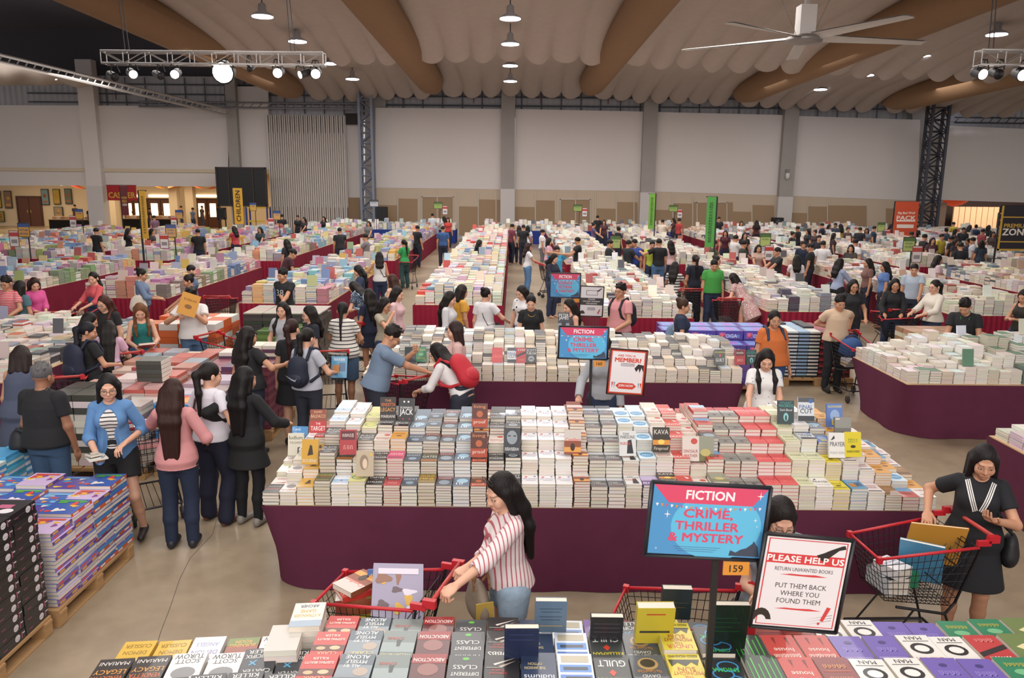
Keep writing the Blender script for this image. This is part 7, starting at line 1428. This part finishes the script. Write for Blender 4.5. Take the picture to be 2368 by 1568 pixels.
backpack(p, '1d2338', 'big navy backpack on the girl in black tee at left', .17, .24)
p = P_(212, 722, 'woman in plaid shirt with long black hair behind the navy backpack girl', -50, 1.55, skin='m', hair='long', hlen=.3, hy=-20, hp=20, tmat=stripe_mat('cfc8cc', '5a3a48', 2, 22.0, .3, .8, '3f3a58', 1), top='long', bot='jeans', bcol='23283a', R='table', L='table')
p = P_(252, 745, 'girl with very long black hair bending over, pink sleeve showing', 20, 1.50, skin='l', hair='long', hlen=.55, lean=20, hp=25, top='tee', tcol='c9a3b8', bot='jeans', bcol='3a4a60', R='table', L='table')
cart2((290, 845), (225, 825), 'shopping trolley holding dark books beside the bending girl')
p = P_(235, 672, 'woman with auburn hair and glasses in black blouse facing us, left', 178, 1.60, skin='l', hair='long', hlen=.24, hcol='3f1d14', hfront=True, glasses=True, hp=14, hy=-12, top='tee', tcol='1b1a1c', bot='jeans', bcol='3a4a60', L=(-.2, .1, .8), lo=.012, fat=1.1)
p = P_(322, 702, 'woman with ombre hair in teal sleeveless top and denim shorts reading a red book', 208, 1.58, skin='l', hair='long', hlen=.30, hcol='6a4428', hfront=True, hp=28, hy=-6, hands=1, top='tank', tcol='1f6f6c', bot='shorts', bcol='48678c', L=(-.1, .28, .95), R=(.10, .30, .98), hem=.9)
held(p, 'skin', (-.02, .40, 1.0), .22, .30, .03, (.35, 0, .1), 'red book held open by the woman in teal')
p = P_(440, 664, 'young man in white tee holding up a colourful picture book', 200, 1.68, 'm', 'm', hair='short', hp=-2, hy=-25, hands=1, top='loose', tcol='dcd8d6', bot='jeans', bcol='4a6484', L=(-.02, .28, 1.28), R=(.19, .28, 1.22), lo=.02, curl=.9)
held(p, 'orange', (.02, .33, 1.40), .27, .34, .015, (math.radians(78), .4, math.pi+.2), 'orange and blue picture book held up by the man in white tee')
cart2((478, 772), (520, 800), 'shopping trolley beside the green stacked books'); cart2((500, 685), (540, 684), 'shopping trolley under the maroon table edge near the man in white tee')
p = P_(80, 642, 'woman with long dark hair in bright pink top looking down at left', -120, 1.58, skin='l', hair='long', hlen=.34, hcol='2a1512', hp=24, hy=-12, top='long', slv=1.5, tcol='c9508c', lo=.012, bot='jeans', bcol='1f2940', L=(.02, .32, .98), R=(.12, .32, .98)); f = cart2((122, 722), (185, 700), 'shopping trolley beside the woman in bright pink top')
p = P_(14, 668, 'man with glasses in red and white striped polo at the left edge', 172, 1.64, 'm', 'm', hair='short', glasses=True, hp=12, tmat=stripe_mat('d4525c', 'dfc8c8', 2, 34.0, .3), top='polo', bot='jeans', bcol='2f3a4f', L=(-.2, .3, .95))
P_(48, 652, 'person with black hair and teal bag partly behind the striped polo man', -20, 1.55, skin='m', hair='bob', top='tee', tcol='4a6a74', bot='jeans')
p = P_(213, 628, 'woman in denim overalls over coral tee holding a trolley', 155, 1.60, skin='l', hair='pony', hp=10, hy=25, top='long', slv=1.3, tcol='c9565c', bot='jeans', bcol='3a4f74', L=(-.16, .36, .98), R=(.1, .36, .98))
S = SDF(); T = p['T']; S.loft(vec(0, 0, .88), np.eye(3), [-.05, .05, .2, .32], [.165, .15, .12, .105], [.13, .12, .125, .11], [.01, .012, .012, .012]); sdf_obj(S, .014, p['s'], 'overall_bib', mat('3a4f74', .85, bump=.2), p['root'])
cart2((208, 700), (150, 740), 'shopping trolley held by the woman in denim overalls')
p = P_(330, 620, 'woman in blue denim jacket carrying a cream tote bag', -75, 1.60, skin='m', hair='bun', hp=16, top='long', slv=1.4, tcol='667894', lo=.012, bot='jeans', bcol='2f3c58', L=(-.06, .3, 1.0), R=(.1, .32, 1.0)); strap_bag(p, 'cream canvas tote on the shoulder of the denim jacket woman', 'cfc6b8', (.20, -.04, .92), (.04, .15, .18), None, 1, 'tote_bag', .01)
P_(432, 634, 'woman with hair bun in black tee near the maroon table, left', 118, 1.58, skin='m', hair='bun', hp=12, top='tee', tcol='1c1e20', bot='jeans', L='table', R='table'); P_(443, 612, 'person with black hair just behind the bun haired woman', -60, 1.56, skin='l', hair='short', top='tee', tcol='5a6a8a', bot='jeans')
p = P_(652, 620, 'young man with black cap and number 38 black tee leaning on a table', 160, 1.66, 'm', 'm', hair='short', hy=-15, top='tee', tcol='1a1b1e', bot='jeans', bcol='6f86a0', L='table', R=(-.25, .3, .9), lo=.012)
v, f = text_geo('38'); mb = MB().add(drape(p, [(-q[0]*.12, 0, 1.16+q[1]*.12) for q in v], .004), [t[::-1] for t in f]); mb.add(drape(p, [(-q[0]*.12, 0, 1.16+q[1]*.12) for q in v], .0041), f); mb.build('shirt_print', mat('b8bcbc', .7), p['root'])
S = SDF(); S.ell(p['Hd']((0, -.01, .15)), (.082, .1, .075), p['HR']); S.ell(p['Hd']((0, -.085, .135)), (.06, .05, .012), p['HR']); S.cut(p['Hd']((0, 0, .135)), -p['HR']@vec(0, 0, 1)); sdf_obj(S, .012, p['s'], 'cap', mat('17171a', .8), p['root'])
P_(683, 583, 'man in maroon shirt bending toward the second left table', -60, 1.66, 'm', 'm', hair='short', lean=28, hp=18, top='tee', tcol='45222c', bot='jeans', L='table', R='table', ztop=1.50)
p = P_(652, 697, 'young woman with long dark hair in grey tee facing us, beside the red skirt', 172, 1.56, skin='l', hair='long', hlen=.34, hfront=True, hp=4, top='tee', tcol='a8aab0', bot='jeans', bcol='3a4a6a', L=(-.12, .2, .88), R=(.15, .2, .9))
p = P_(712, 705, 'woman with glasses and dark hair in navy top looking left', 120, 1.58, skin='l', hair='long', hlen=.25, hy=-6, hp=10, glasses=True, top='tee', tcol='20232f', bot='jeans')
p = P_(574, 750, 'woman with long black hair in black tee raising her hand, back turned', -20, 1.60, skin='m', hair='long', hlen=.30, hy=-25, hp=8, top='tee', tcol='17171a', bot='jeans', bcol='23283a', R=(.36, .22, 1.12), hands=1, palm={'R': (.2, .8, 0)}, curl=.1, fat=1.12, lo=.012)
p = P_(676, 736, 'woman with long reddish brown ponytail in black dress, back turned', 0, 1.62, skin='l', hair='pony', hlen=.45, hcol='2c1412', top='dress', tcol='18181b', hem=.55, bot='none', fat=1.12, hy=-15)
p = P_(714, 757, 'woman with ponytail in grey tee wearing a black backpack with white tick mark', -18, 1.58, skin='l', hair='pony', hlen=.28, hp=16, hy=-10, top='tee', tcol='b0b2bc', bot='jeans', bcol='2a2e3a', L=(-.30, .18, .80), R=(.2, .28, 1.0), lo=.01, hands=1); backpack(p, '1c2234', 'dark navy backpack with white tick mark on the grey tee woman', .13, .19, True)
held(p, 'inspector', (.22, .38, 1.05), .2, .27, .01, (math.radians(70), 0, .3), 'colourful magazine held by the grey tee woman')
f = cart2((764, 812), (745, 770), 'shopping trolley between the grey tee woman and the striped tee woman', 12)
p = P_(793, 697, 'woman with long braid in striped white tee and long denim shorts, back turned', -4, 1.60, skin='m', hair='braid', top='loose', tmat=stripe_mat('d8d4cc', '3c3a40', 2, 19.0, .28), hem=.80, lo=.02, bot='long_shorts', bcol='48607c', fat=1.12, L=(-.18, .32, .96), R=(.18, .32, .96)); cart2((805, 745), None, 'shopping trolley in front of the striped tee woman', -12)
P_(823, 613, 'woman with long hair in navy tee looking at her phone', 100, 1.58, skin='l', hair='long', hp=26, top='tee', tcol='2c3850', bot='jeans', L='hold', R='hold')
p = P_(812, 652, 'girl in patterned dress bending with a pale blue backpack', 60, 1.55, skin='l', hair='long', hlen=.1, lean=30, hp=20, top='dress', tmat=dots_mat('3f4a5c', 'c9ccd0', 40.0, .25), hem=.5, bot='none', L='table', R='table', ztop=1.45); backpack(p, '9ab4cc', 'pale blue backpack on the bending girl', .12, .16)
p = P_(877, 581, 'woman in white tank top with black sling strap and dark jeans, back turned', 10, 1.60, skin='m', hair='long', hlen=.16, top='tank', tcol='dad8d6', bot='jeans', bcol='232c4a', fat=1.08, L=(-.26, .3, 1.05)); strap_bag(p, 'black sling bag strap across the white tank top', '1c1c20', (.22, .04, .92), (.07, .05, .08), None, -1)
P_(933, 553, 'girl in green tee holding a blue book beside the aisle table', 45, 1.56, skin='m', hair='pony', top='tee', tcol='2f9450', bot='jeans', bcol='2a4a4a', L='hold', R='hold'); cart2((950, 590), None, 'shopping trolley by the girl in green tee', 175)
P_(852, 666, 'woman with long black hair in dark navy dress standing in the aisle', 40, 1.56, skin='m', hair='long', hlen=.30, top='dress', tcol='1d2238', hem=.6, bot='none', lo=.0)
p = P_(893, 687, 'woman in beige tee holding her hand to her face with glasses', -115, 1.55, skin='m', hair='long', hlen=.26, hp=16, glasses=True, top='tee', tcol='a09684', bot='jeans', R=(.06, .19, 1.31), L=(-.1, .25, 1.0))
P_(922, 662, 'woman with very long hair in pale pink top facing right', -100, 1.60, skin='l', hair='long', hlen=.40, hp=14, top='long', tcol='d4b0b4', bot='jeans', bcol='4a4a58'); P_(905, 633, 'woman with brown hair in cream top behind the pale pink one', 60, 1.58, skin='l', hair='long', hlen=.28, hcol='3a2016', top='tank', tcol='d0c4a8', bot='jeans')
p = P_(917, 769, 'man with glasses in grey blue shirt leaning with hand at his chin', -70, 1.68, 'm', 'm', hair='short', lean=16, hp=22, hy=-4, glasses=True, hands=1, top='polo', slv=.75, tcol='6d7f96', bot='jeans', bcol='2a2c38', R=(.10, .66, .98), L=(.07, .42, 1.25), palm={'L': (0, -.8, .2)}, curl=1.0, ztop=1.56, lo=.012)
p = P_(1003, 806, 'woman with glasses in white top bending over, wearing a red backpack', 62, 1.55, skin='l', hair='long', hlen=.06, lean=38, hp=8, glasses=True, hands=1, top='long', slv=1.5, tcol='d8d4d4', bot='jeans', bcol='2a2c3a', L=(-.14, .55, .88), R=(.14, .55, .88), ztop=1.36); backpack(p, 'b3212f', 'big bright red backpack on the bending woman in white', .16, .23)
cart2((975, 872), (915, 884), 'shopping trolley with red rails before the grey blue shirt man')
P_(1050, 741, 'woman with dark bob in pale pink blouse facing left', 95, 1.60, skin='l', hair='bob', hcol='2a1816', hp=8, top='tee', tcol='cfaaa5', bot='jeans', lo=.015)
P_(1045, 673, 'woman with long black hair in white top behind the second table', -100, 1.58, skin='l', hair='long', hlen=.42, hp=18, top='long', tcol='c9c8cc', bot='jeans'); P_(1072, 657, 'woman with short hair in mustard yellow tee', -60, 1.60, skin='m', hair='bob', hp=18, hcol='1f1614', top='tee', tcol='d09a3c', bot='jeans', fat=1.05)
p = P_(1125, 664, 'woman with bun in white tee with thin black sling strap, back turned', -20, 1.58, skin='l', hair='bun', hy=-20, hp=10, top='tee', tcol='d8d6d8', bot='jeans', R=(.3, .3, 1.0), lo=.01, fat=1.06); strap_bag(p, 'thin black sling bag strap on the white tee woman with bun', '1e1e22', (.22, .05, .92), (.07, .05, .08), None, -1, 'sling_bag', .005)
P_(1203, 660, 'woman in white top with black dots looking down', 150, 1.58, skin='l', hair='long', hlen=.3, hp=20, hy=-20, top='tee', tmat=dots_mat('d6d4d6', '26262a', 13.0, .22), bot='jeans'); p = P_(1228, 682, 'woman in black tee with gold necklace looking down', 185, 1.58, skin='l', hair='bun', hp=20, hy=-8, top='tee', tcol='17171b', bot='jeans', lo=.01)
mb = MB(); mb.tube([p['T']((.06*math.sin(a), .10+.03*math.cos(a), 1.30-.045*math.cos(a)))*p['s'] for a in np.linspace(-1.5, 1.5, 9)], .003); mb.build('necklace', mat('c9a04a', .3, metal=.8), p['root'])
P_(1313, 690, 'woman with long black hair in dark top between the two notices', 120, 1.55, skin='l', hair='long', hlen=.35, hp=18, top='tank', tcol='4a4248', bot='jeans')
p = P_(1437, 654, 'young man with glasses in pink tee and black backpack looking left', 128, 1.70, 'm', 'm', hair='short', hy=8, hp=-4, glasses=True, top='tee', tcol='d08f92', bot='jeans', bcol='2a2e3c', L=(-.16, .24, .92), lo=.014); backpack(p, '1d1d24', 'black backpack on the young man in pink tee', .14, .2)
p = P_(1583, 679, 'woman with curly bun in navy tee facing right', -95, 1.58, skin='m', hair='bun', hcol='3a2418', hp=8, top='tee', tcol='222c44', bot='jeans', bcol='8fb0d0'); strap_bag(p, 'woven blue tote on the shoulder of the navy tee woman', '6f86a0', (-.22, -.08, 1.0), (.06, .13, .16), 'c9c9c9', -1, 'tote_bag')
p = P_(1793, 717, 'heavy woman in orange tee with navy backpack straps', 188, 1.62, skin='m', hair='pony', hlen=.1, hy=-8, hp=8, top='tee', tcol='c46a34', bot='jeans', bcol='2c4a80', fat=1.42, lo=.014); backpack(p, '26324f', 'navy backpack behind the orange tee woman', .14, .2, False, 0, '26324f')
p = P_(1775, 808, 'woman with long dark hair in white dotted blouse reaching to a table', 176, 1.56, skin='l', hair='long', hlen=.34, hfront=True, hp=24, hy=-6, hands=1, top='tee', tmat=dots_mat('dcdad8', '5a6478', 20.0, .13), bot='jeans', bcol='2a2c3a', R=(.22, .34, .92), L=(-.1, .3, .9), lo=.015)
f = cart2((1947, 770), None, 'shopping trolley with blue bag pushed toward us by the beige tee boy', 184); g = grip(f)
p = P_(1945, 682, 'boy in beige tee pushing a trolley toward us', 182, 1.60, 'm', 'm', hair='short', hp=14, top='loose', tcol='c9ae94', lo=.02, bot='jeans', bcol='1e1e24', L=g[0], R=g[1])
S = SDF(); S.ell((0, 0, .16), (.17, .14, .15), None, k=.03); S.ell((0, .02, .07), (.18, .15, .08), None, k=.05); t = thing('bag_in_trolley', 'blue cloth bag sitting in the beige tee boy\'s trolley', 'bag', tuple(f((0, -.15, .66)))); sdf_obj(S, .012, 1, 'pouch', mat('2f4f80', .8, bump=.3), t); MB().tube([(.1*math.cos(a), 0, .28+.06*math.sin(a)) for a in np.linspace(0, math.pi, 9)], .012).build('carry_loop', mat('28406a', .8), t)
for k in range(5): loose_book(('brown', 'orange', 'prayer', 'hay', 'brown')[k], f((0, -.02, .53+.026*k)), .3, .2, .025, (0, 0, .1*k), '%s book up in the pile in the beige tee boy\'s trolley' % ordn(k))
P_(1976, 645, 'woman with short hair in black tee standing behind the beige tee boy', 178, 1.62, skin='m', hair='bob', glasses=True, top='tee', tcol='202224', bot='jeans', bcol='22242c', fat=1.1, L=(-.2, .2, .9))
p = P_(2072, 643, 'woman with glasses in black cardigan bending over a trolley', 165, 1.60, skin='m', hair='long', hlen=.2, glasses=True, hp=10, top='long', tcol='17171b', bot='jeans', L=(-.1, .34, .96), R=(.2, .34, .96), lo=.02); cart2((2088, 716), (2010, 712), 'shopping trolley of the woman in black cardigan')
p = P_(2163, 646, 'woman with dark ponytail and sunglasses in cream shirt facing left', 108, 1.64, skin='l', hair='pony', hlen=.2, glasses=True, hp=6, top='long', slv=1.6, tcol='d6cec2', bot='jeans', L=(-.12, .36, 1.0), R=(.12, .36, 1.0), lo=.016); cart2((2142, 722), (2075, 738), 'shopping trolley in front of the cream shirt woman')
p = P_(2232, 684, 'man with green lanyard in black tee leaning over a table', 150, 1.66, 'm', 'm', hair='short', hp=26, hy=-18, lean=10, top='tee', tcol='1b1c20', bot='jeans', R=(.1, .34, .95), L=(-.1, .34, .95), hands=1, lo=.01)
mb = MB(); 
for sg in (-1, 1): mb.tube([p['T']((sg*.06, -.03, 1.385))*p['s'], p['T']((sg*.055, .09, 1.30))*p['s'], p['T']((0, .165, 1.05))*p['s']], .006)
mb.build('lanyard', mat('2f7a3a', .6), p['root'])
P_(2366, 676, 'woman in dark top with phone cut by the right edge', 120, 1.58, skin='m', hair='long', hp=20, top='tank', tcol='2a2620', bot='jeans', L='hold', R='hold')
P_(1398, 783, 'person in grey sweatshirt and white cap hidden behind the member sign', 175, 1.58, skin='l', hair='short', top='long', tcol='a5a8ae', bot='jeans', R=(.28, .32, .95), hp=25)
p = P_(1945, 596, 'woman with long black hair in pale blue top and black trousers reaching right', -70, 1.62, skin='l', hair='long', hlen=.24, top='long', slv=1.4, tcol='9ca8c4', bot='loose', bcol='1a1a1f', L='table', R='table'); strap_bag(p, 'dark shoulder bag on the pale blue top woman', '2f3236', (-.22, -.05, .88), (.07, .12, .12), None, -1)
P_(1653, 600, 'man with glasses in green tee looking down', 180, 1.66, 'm', 'm', hair='short', hp=20, top='tee', tcol='3f8f3f', bot='jeans', glasses=True, fat=1.12, lo=.015); P_(1690, 645, 'woman in floral dress bending over a trolley, right of the green tee man', 40, 1.56, skin='l', hair='bob', lean=35, hp=15, top='dress', tmat=dots_mat('b58f8c', 'd8ccc8', 30.0, .35), hem=.45, bot='none', L='table', R='table', ztop=1.32)
cart2((1690, 690), (1640, 676), 'shopping trolley in front of the floral dress woman'); cart2((1600, 668), (1560, 664), 'shopping trolley beside the striped dress woman')
P_(1608, 588, 'woman with ponytail all in navy, back turned, left of the green tee man', 5, 1.66, skin='m', hair='pony', hlen=.3, top='tee', tcol='181b2a', bot='loose', bcol='171925'); P_(1562, 604, 'woman in black and white striped dress with a trolley', -30, 1.58, skin='m', hair='long', hlen=.26, top='dress', hem=.5, tmat=stripe_mat('cfcdc8', '2a2a2e', 2, 16.0, .45), bot='none', L='cart', R='cart')
P_(1524, 551, 'tall man in black tee and jeans with one arm stretched out, back turned', 8, 1.75, 'm', 'm', hair='short', top='tee', tcol='15161a', bot='jeans', bcol='4a6a90', L=(-.42, .25, 1.22)); P_(1466, 561, 'man in royal blue polo facing left', 150, 1.68, 'm', 'm', hair='short', hy=-30, top='polo', tcol='2f4a94', bot='jeans', hp=10)
P_(1550, 555, 'woman in pale pink tee beside the tall black tee man', 20, 1.62, skin='l', hair='long', hlen=.22, top='tee', tcol='d4b4b8', bot='jeans'); P_(1509, 556, 'person in fluorescent yellow vest hidden by the tall man', 180, 1.66, 'm', 'm', hair='short', top='tee', tcol='b8c44a', bot='jeans')
p = P_(1222, 561, 'girl in white tee and blue jeans pushing a trolley in the open aisle', -75, 1.57, skin='m', hair='long', hlen=.22, hcol='2a1612', top='tee', tcol='dcdade', bot='jeans', bcol='5f86b0', L='cart', R='cart', shoes='b03a44', hp=4); cart2((1243, 608), None, 'shopping trolley pushed by the girl in white tee in the open aisle', -78)
P_(1284, 586, 'woman in dark navy cardigan behind the smaller fiction sign', -130, 1.62, skin='l', hair='long', hlen=.2, hp=20, top='long', tcol='23283a', bot='jeans', R='hold', L='hold')
P_(1271, 549, 'woman with black hair in pink shirt, open aisle right side', -90, 1.60, skin='l', hair='bob', top='long', tcol='d0a4b0', bot='jeans'); P_(1288, 568, 'man in cyan tee raising a camera', 190, 1.64, 'm', 'm', hair='short', top='tee', tcol='4aa3cc', bot='jeans', R=(.04, .2, 1.42), L=(-.06, .2, 1.40)); P_(1256, 530, 'boy in white tee and grey shorts at the aisle', -90, 1.58, 'm', 'm', hair='short', top='tee', tcol='d8d6d8', bot='jeans', bcol='6a6a70')
# ---------------------------------------------------------------- people farther back
def far(px, py, label, col, face=0, hair='long', sex=None, bcol='23283a', ht=None, **k):
    sex = sex or ('m' if hair == 'short' else 'f'); ht = ht or (1.66 if sex == 'm' else 1.58)
    return person(px, py, label, face, ht, sex, k.pop('skin', 'm'), hair=hair, tcol=col, bcol=bcol, hlen=k.pop('hlen', .22), L=k.pop('L', 'table' if k.pop('reach', 0) else None), **k)
FAR = [(1220, 521, 'woman with white shoulder bag in white top, far open aisle', 'cfd0d8', 5, 'bob'), (1200, 521, 'woman with long hair in white top and dark jeans, far open aisle', 'd0ccc8', 10, 'long'), (1211, 519, 'man in black tee beside the white topped women, far aisle', '1c1e24', -20, 'short'), (1182, 517, 'man in maroon shirt at the end of the open aisle', '6a2a3c', -60, 'short'), (1110, 546, 'woman with very long black hair in black dress by the aisle table', '17171b', -80, 'long'),
 (1024, 522, 'man in blue tee with sling strap walking away down the left aisle', '35588c', 5, 'short'), (966, 515, 'person in black walking along the left aisle', '17181c', -40, 'short'), (1036, 503, 'woman in red vest at the far end of the left aisle', 'b03a34', 180, 'bob'), (1000, 492, 'man in white shirt with black backpack near the back wall', 'cfd2d8', 0, 'short'), (1026, 500, 'woman in white beside the red vest woman', 'd0d0d4', 40, 'long'), (852, 511, 'woman in grey dress near the pale lattice column', '6a6a6a', 170, 'long'),
 (843, 528, 'child in grey near the pale lattice column', '7a7478', 90, 'short'), (785, 526, 'man in dark grey tee, back turned, left tables', '2a2a30', 15, 'short'), (661, 552, 'girl with long black hair in black and white top', '26262c', 60, 'long'), (600, 524, 'woman with dark hair and teal sleeve among the left tables', '2a3a40', 170, 'long'), (540, 520, 'woman with long hair in red top, left tables', 'b8404a', 60, 'long'), (652, 496, 'man in black shirt, back turned, ahead of the fluted partition', '1d1e22', 0, 'short'),
 (688, 498, 'woman in black with tied hair ahead of the fluted partition', '1a1a1e', 180, 'bun'), (702, 502, 'woman with loose hair ahead of the fluted partition', '2a2428', 160, 'long'), (748, 500, 'woman in black leaning on a table near the fluted partition', '1e1e22', 170, 'long'), (297, 527, 'woman in black sleeveless top beside the tall yellow banner', '1f1c20', -70, 'long'), (352, 530, 'person bending behind the tall yellow banner', '3a3034', -90, 'long'), (456, 520, 'person in black near the counter, left tables', '17171a', 30, 'short'),
 (222, 522, 'person in black crouching by the left wall column', '1c1c20', -20, 'short'), (1412, 560, 'man in black tee with short hair, right of the smaller fiction sign', '202226', -100, 'short'), (1432, 524, 'woman all in black among the first right row', '17181c', -60, 'bun'), (1382, 498, 'man in black at the back wall, right of centre', '1a1b20', 10, 'short'), (1365, 516, 'woman in purple sleeveless top at the far right row', '5a4a6a', -100, 'bun'), (1397, 508, 'woman with long hair in dark red near the man in black', '4a2a34', 170, 'long'), (1335, 537, 'person in black with only the head showing above books', '202024', 90, 'short'),
 (1455, 557, 'man in black behind the royal blue polo', '24262c', -60, 'short'), (1533, 513, 'man in cream shirt bending at the far right tables', 'cfc4b4', -40, 'short'), (1572, 505, 'man in red and white tee near the narrow green banner', 'a83a3a', -60, 'short'), (1557, 504, 'woman with long hair beside the red and white tee man', '4a3034', 90, 'long'), (1663, 505, 'man in black tee standing right of the green banner', '1d1f24', 170, 'short'), (1678, 532, 'woman in maroon dress right of the green banner', '4a1c28', 160, 'long'), (1653, 557, 'man with reflective vest right of the green banner', '4a4a3c', -90, 'short'),
 (1660, 575, 'woman with tied hair in reflective vest looking down', '8a8248', -120, 'bun'), (1703, 543, 'man in white tee leaning right, among the right tables', 'd4d0d0', -70, 'short'), (1722, 560, 'boy in dark tee beside the green topic sign', '2f322e', -100, 'short'), (1755, 565, 'woman with long hair in beige top facing us', 'b5988c', 178, 'long'), (1797, 574, 'boy in black tee seen from the side, right tables', '26282a', 95, 'short'), (1715, 511, 'woman in white top at the back wall, right side', 'cfd0d4', 170, 'long'), (1724, 525, 'woman with long hair in black, right tables', '1f1d20', 175, 'long'), (1750, 509, 'woman with long maroon hair near the loudspeaker', '3a1a22', 0, 'long'),
 (1842, 601, 'woman in white tee with long black hair, back turned, right tables', 'd8d4d6', -10, 'long'), (1874, 561, 'man in black tee reaching left, right tables', '17181b', 60, 'short'), (1904, 556, 'person in white tank with orange print, right tables', 'd6d4d6', -15, 'short'), (1968, 570, 'woman in dark top seated low behind books, right tables', '3a3434', 150, 'bob'), (1980, 552, 'person in white tee turned right, right tables', 'd8d8dc', -60, 'short'), (2008, 590, 'woman with brown hair, only head and shoulder above books, right', '7a5a54', 90, 'long'), (2048, 587, 'woman with black hair in blue top, right tables', '5a78b0', 80, 'long'),
 (2172, 597, 'woman with long hair in floral white top by the right books', 'cfb4bc', -100, 'long'), (2222, 560, 'man with black backpack and black tee, back turned, far right', '1b1c22', -5, 'short'), (2118, 592, 'man in pale shirt leaning over books, far right', 'a8b4c4', 150, 'short'), (2140, 545, 'man in black tee by the dark lattice column', '1c1d22', -90, 'short'), (2158, 552, 'woman in dark red by the dark lattice column', '4a2a30', 170, 'long')]
for (px, py, lb, c, fc, hr) in FAR: far(px, py, lb, c, fc, hr, reach=(px % 3 == 0), R='table' if px % 2 else None)
CR = random.Random(5)
tones = ['1d1f26', '26272e', '3a2a30', '1a2438', 'c9c9cf', '2f3a4a', 'b0a03a', '4a3a3c', '20222a', '6a6f7a', '23364f', '8a3a40']
cw = {'1d1f26': 'black', '26272e': 'charcoal', '3a2a30': 'dark plum', '1a2438': 'navy', 'c9c9cf': 'white', '2f3a4a': 'slate', 'b0a03a': 'yellow', '4a3a3c': 'brown', '20222a': 'inky', '6a6f7a': 'grey', '23364f': 'blue', '8a3a40': 'red'}
k = 0
for px, py in ((1845, 516), (1868, 525), (1885, 527), (1900, 522), (1919, 518), (1932, 515), (1944, 517), (1962, 525), (1990, 525), (2005, 527), (2024, 517), (2062, 520), (1835, 535), (1895, 545), (1930, 535), (1860, 548), (1975, 540), (2190, 527), (2205, 513), (2211, 529), (2230, 521), (2244, 523), (2258, 519), (2275, 528), (2288, 520), (2200, 545), (2213, 552), (2238, 550), (2250, 545), (2270, 555), (2180, 535), (2298, 535), (2120, 520), (2108, 535)):
    c = tones[k % 12]; hr = ('short', 'long', 'bun', 'short', 'bob')[k % 5]; side = 'by the back wall' if px < 2130 else 'before the glowing screen'
    far(px, py, '%s topped person in the far crowd %s, %s from the left' % (cw[c], side, ordn(k if px < 2130 and k < 17 else k-17 if k < 32 else k-15)), c, CR.uniform(-180, 180), hr, skin=CR.choice('md'), ht=1.6 if hr == 'short' else 1.55); k += 1
for px, py, c, lb in ((172, 472, '2a2228', 'person in dark clothes behind the black counter, far left'), (208, 478, '1f2024', 'person in black walking past the left wall column'), (345, 480, '3a2a28', 'person behind the second counter beyond the opening'), (418, 476, '2a2a2e', 'man in black near the glazed doors'), (466, 470, '3a3034', 'person standing in the doorway of the glazed doors'), (356, 498, '7a5a6a', 'person in mauve near the tall yellow banner'), (445, 480, '6a7a90', 'woman in grey blue near the glazed doors')):
    x, y = at(px, py, 1.62); y = min(y, 55.0); x, _ = atd(px, py, y); person(px, py, lb, CR.uniform(-60, 60), 1.62, 'm', 'm', hair='short', tcol=c, loc=(x, y))
# ---------------------------------------------------------------- everything countless last
tag(STOCK.build('book_stock', attr_mat('printed_stock', .45, coat=.1)), 'stacked books filling the display tables and pallets of the hall', 'books', None, 'stuff')
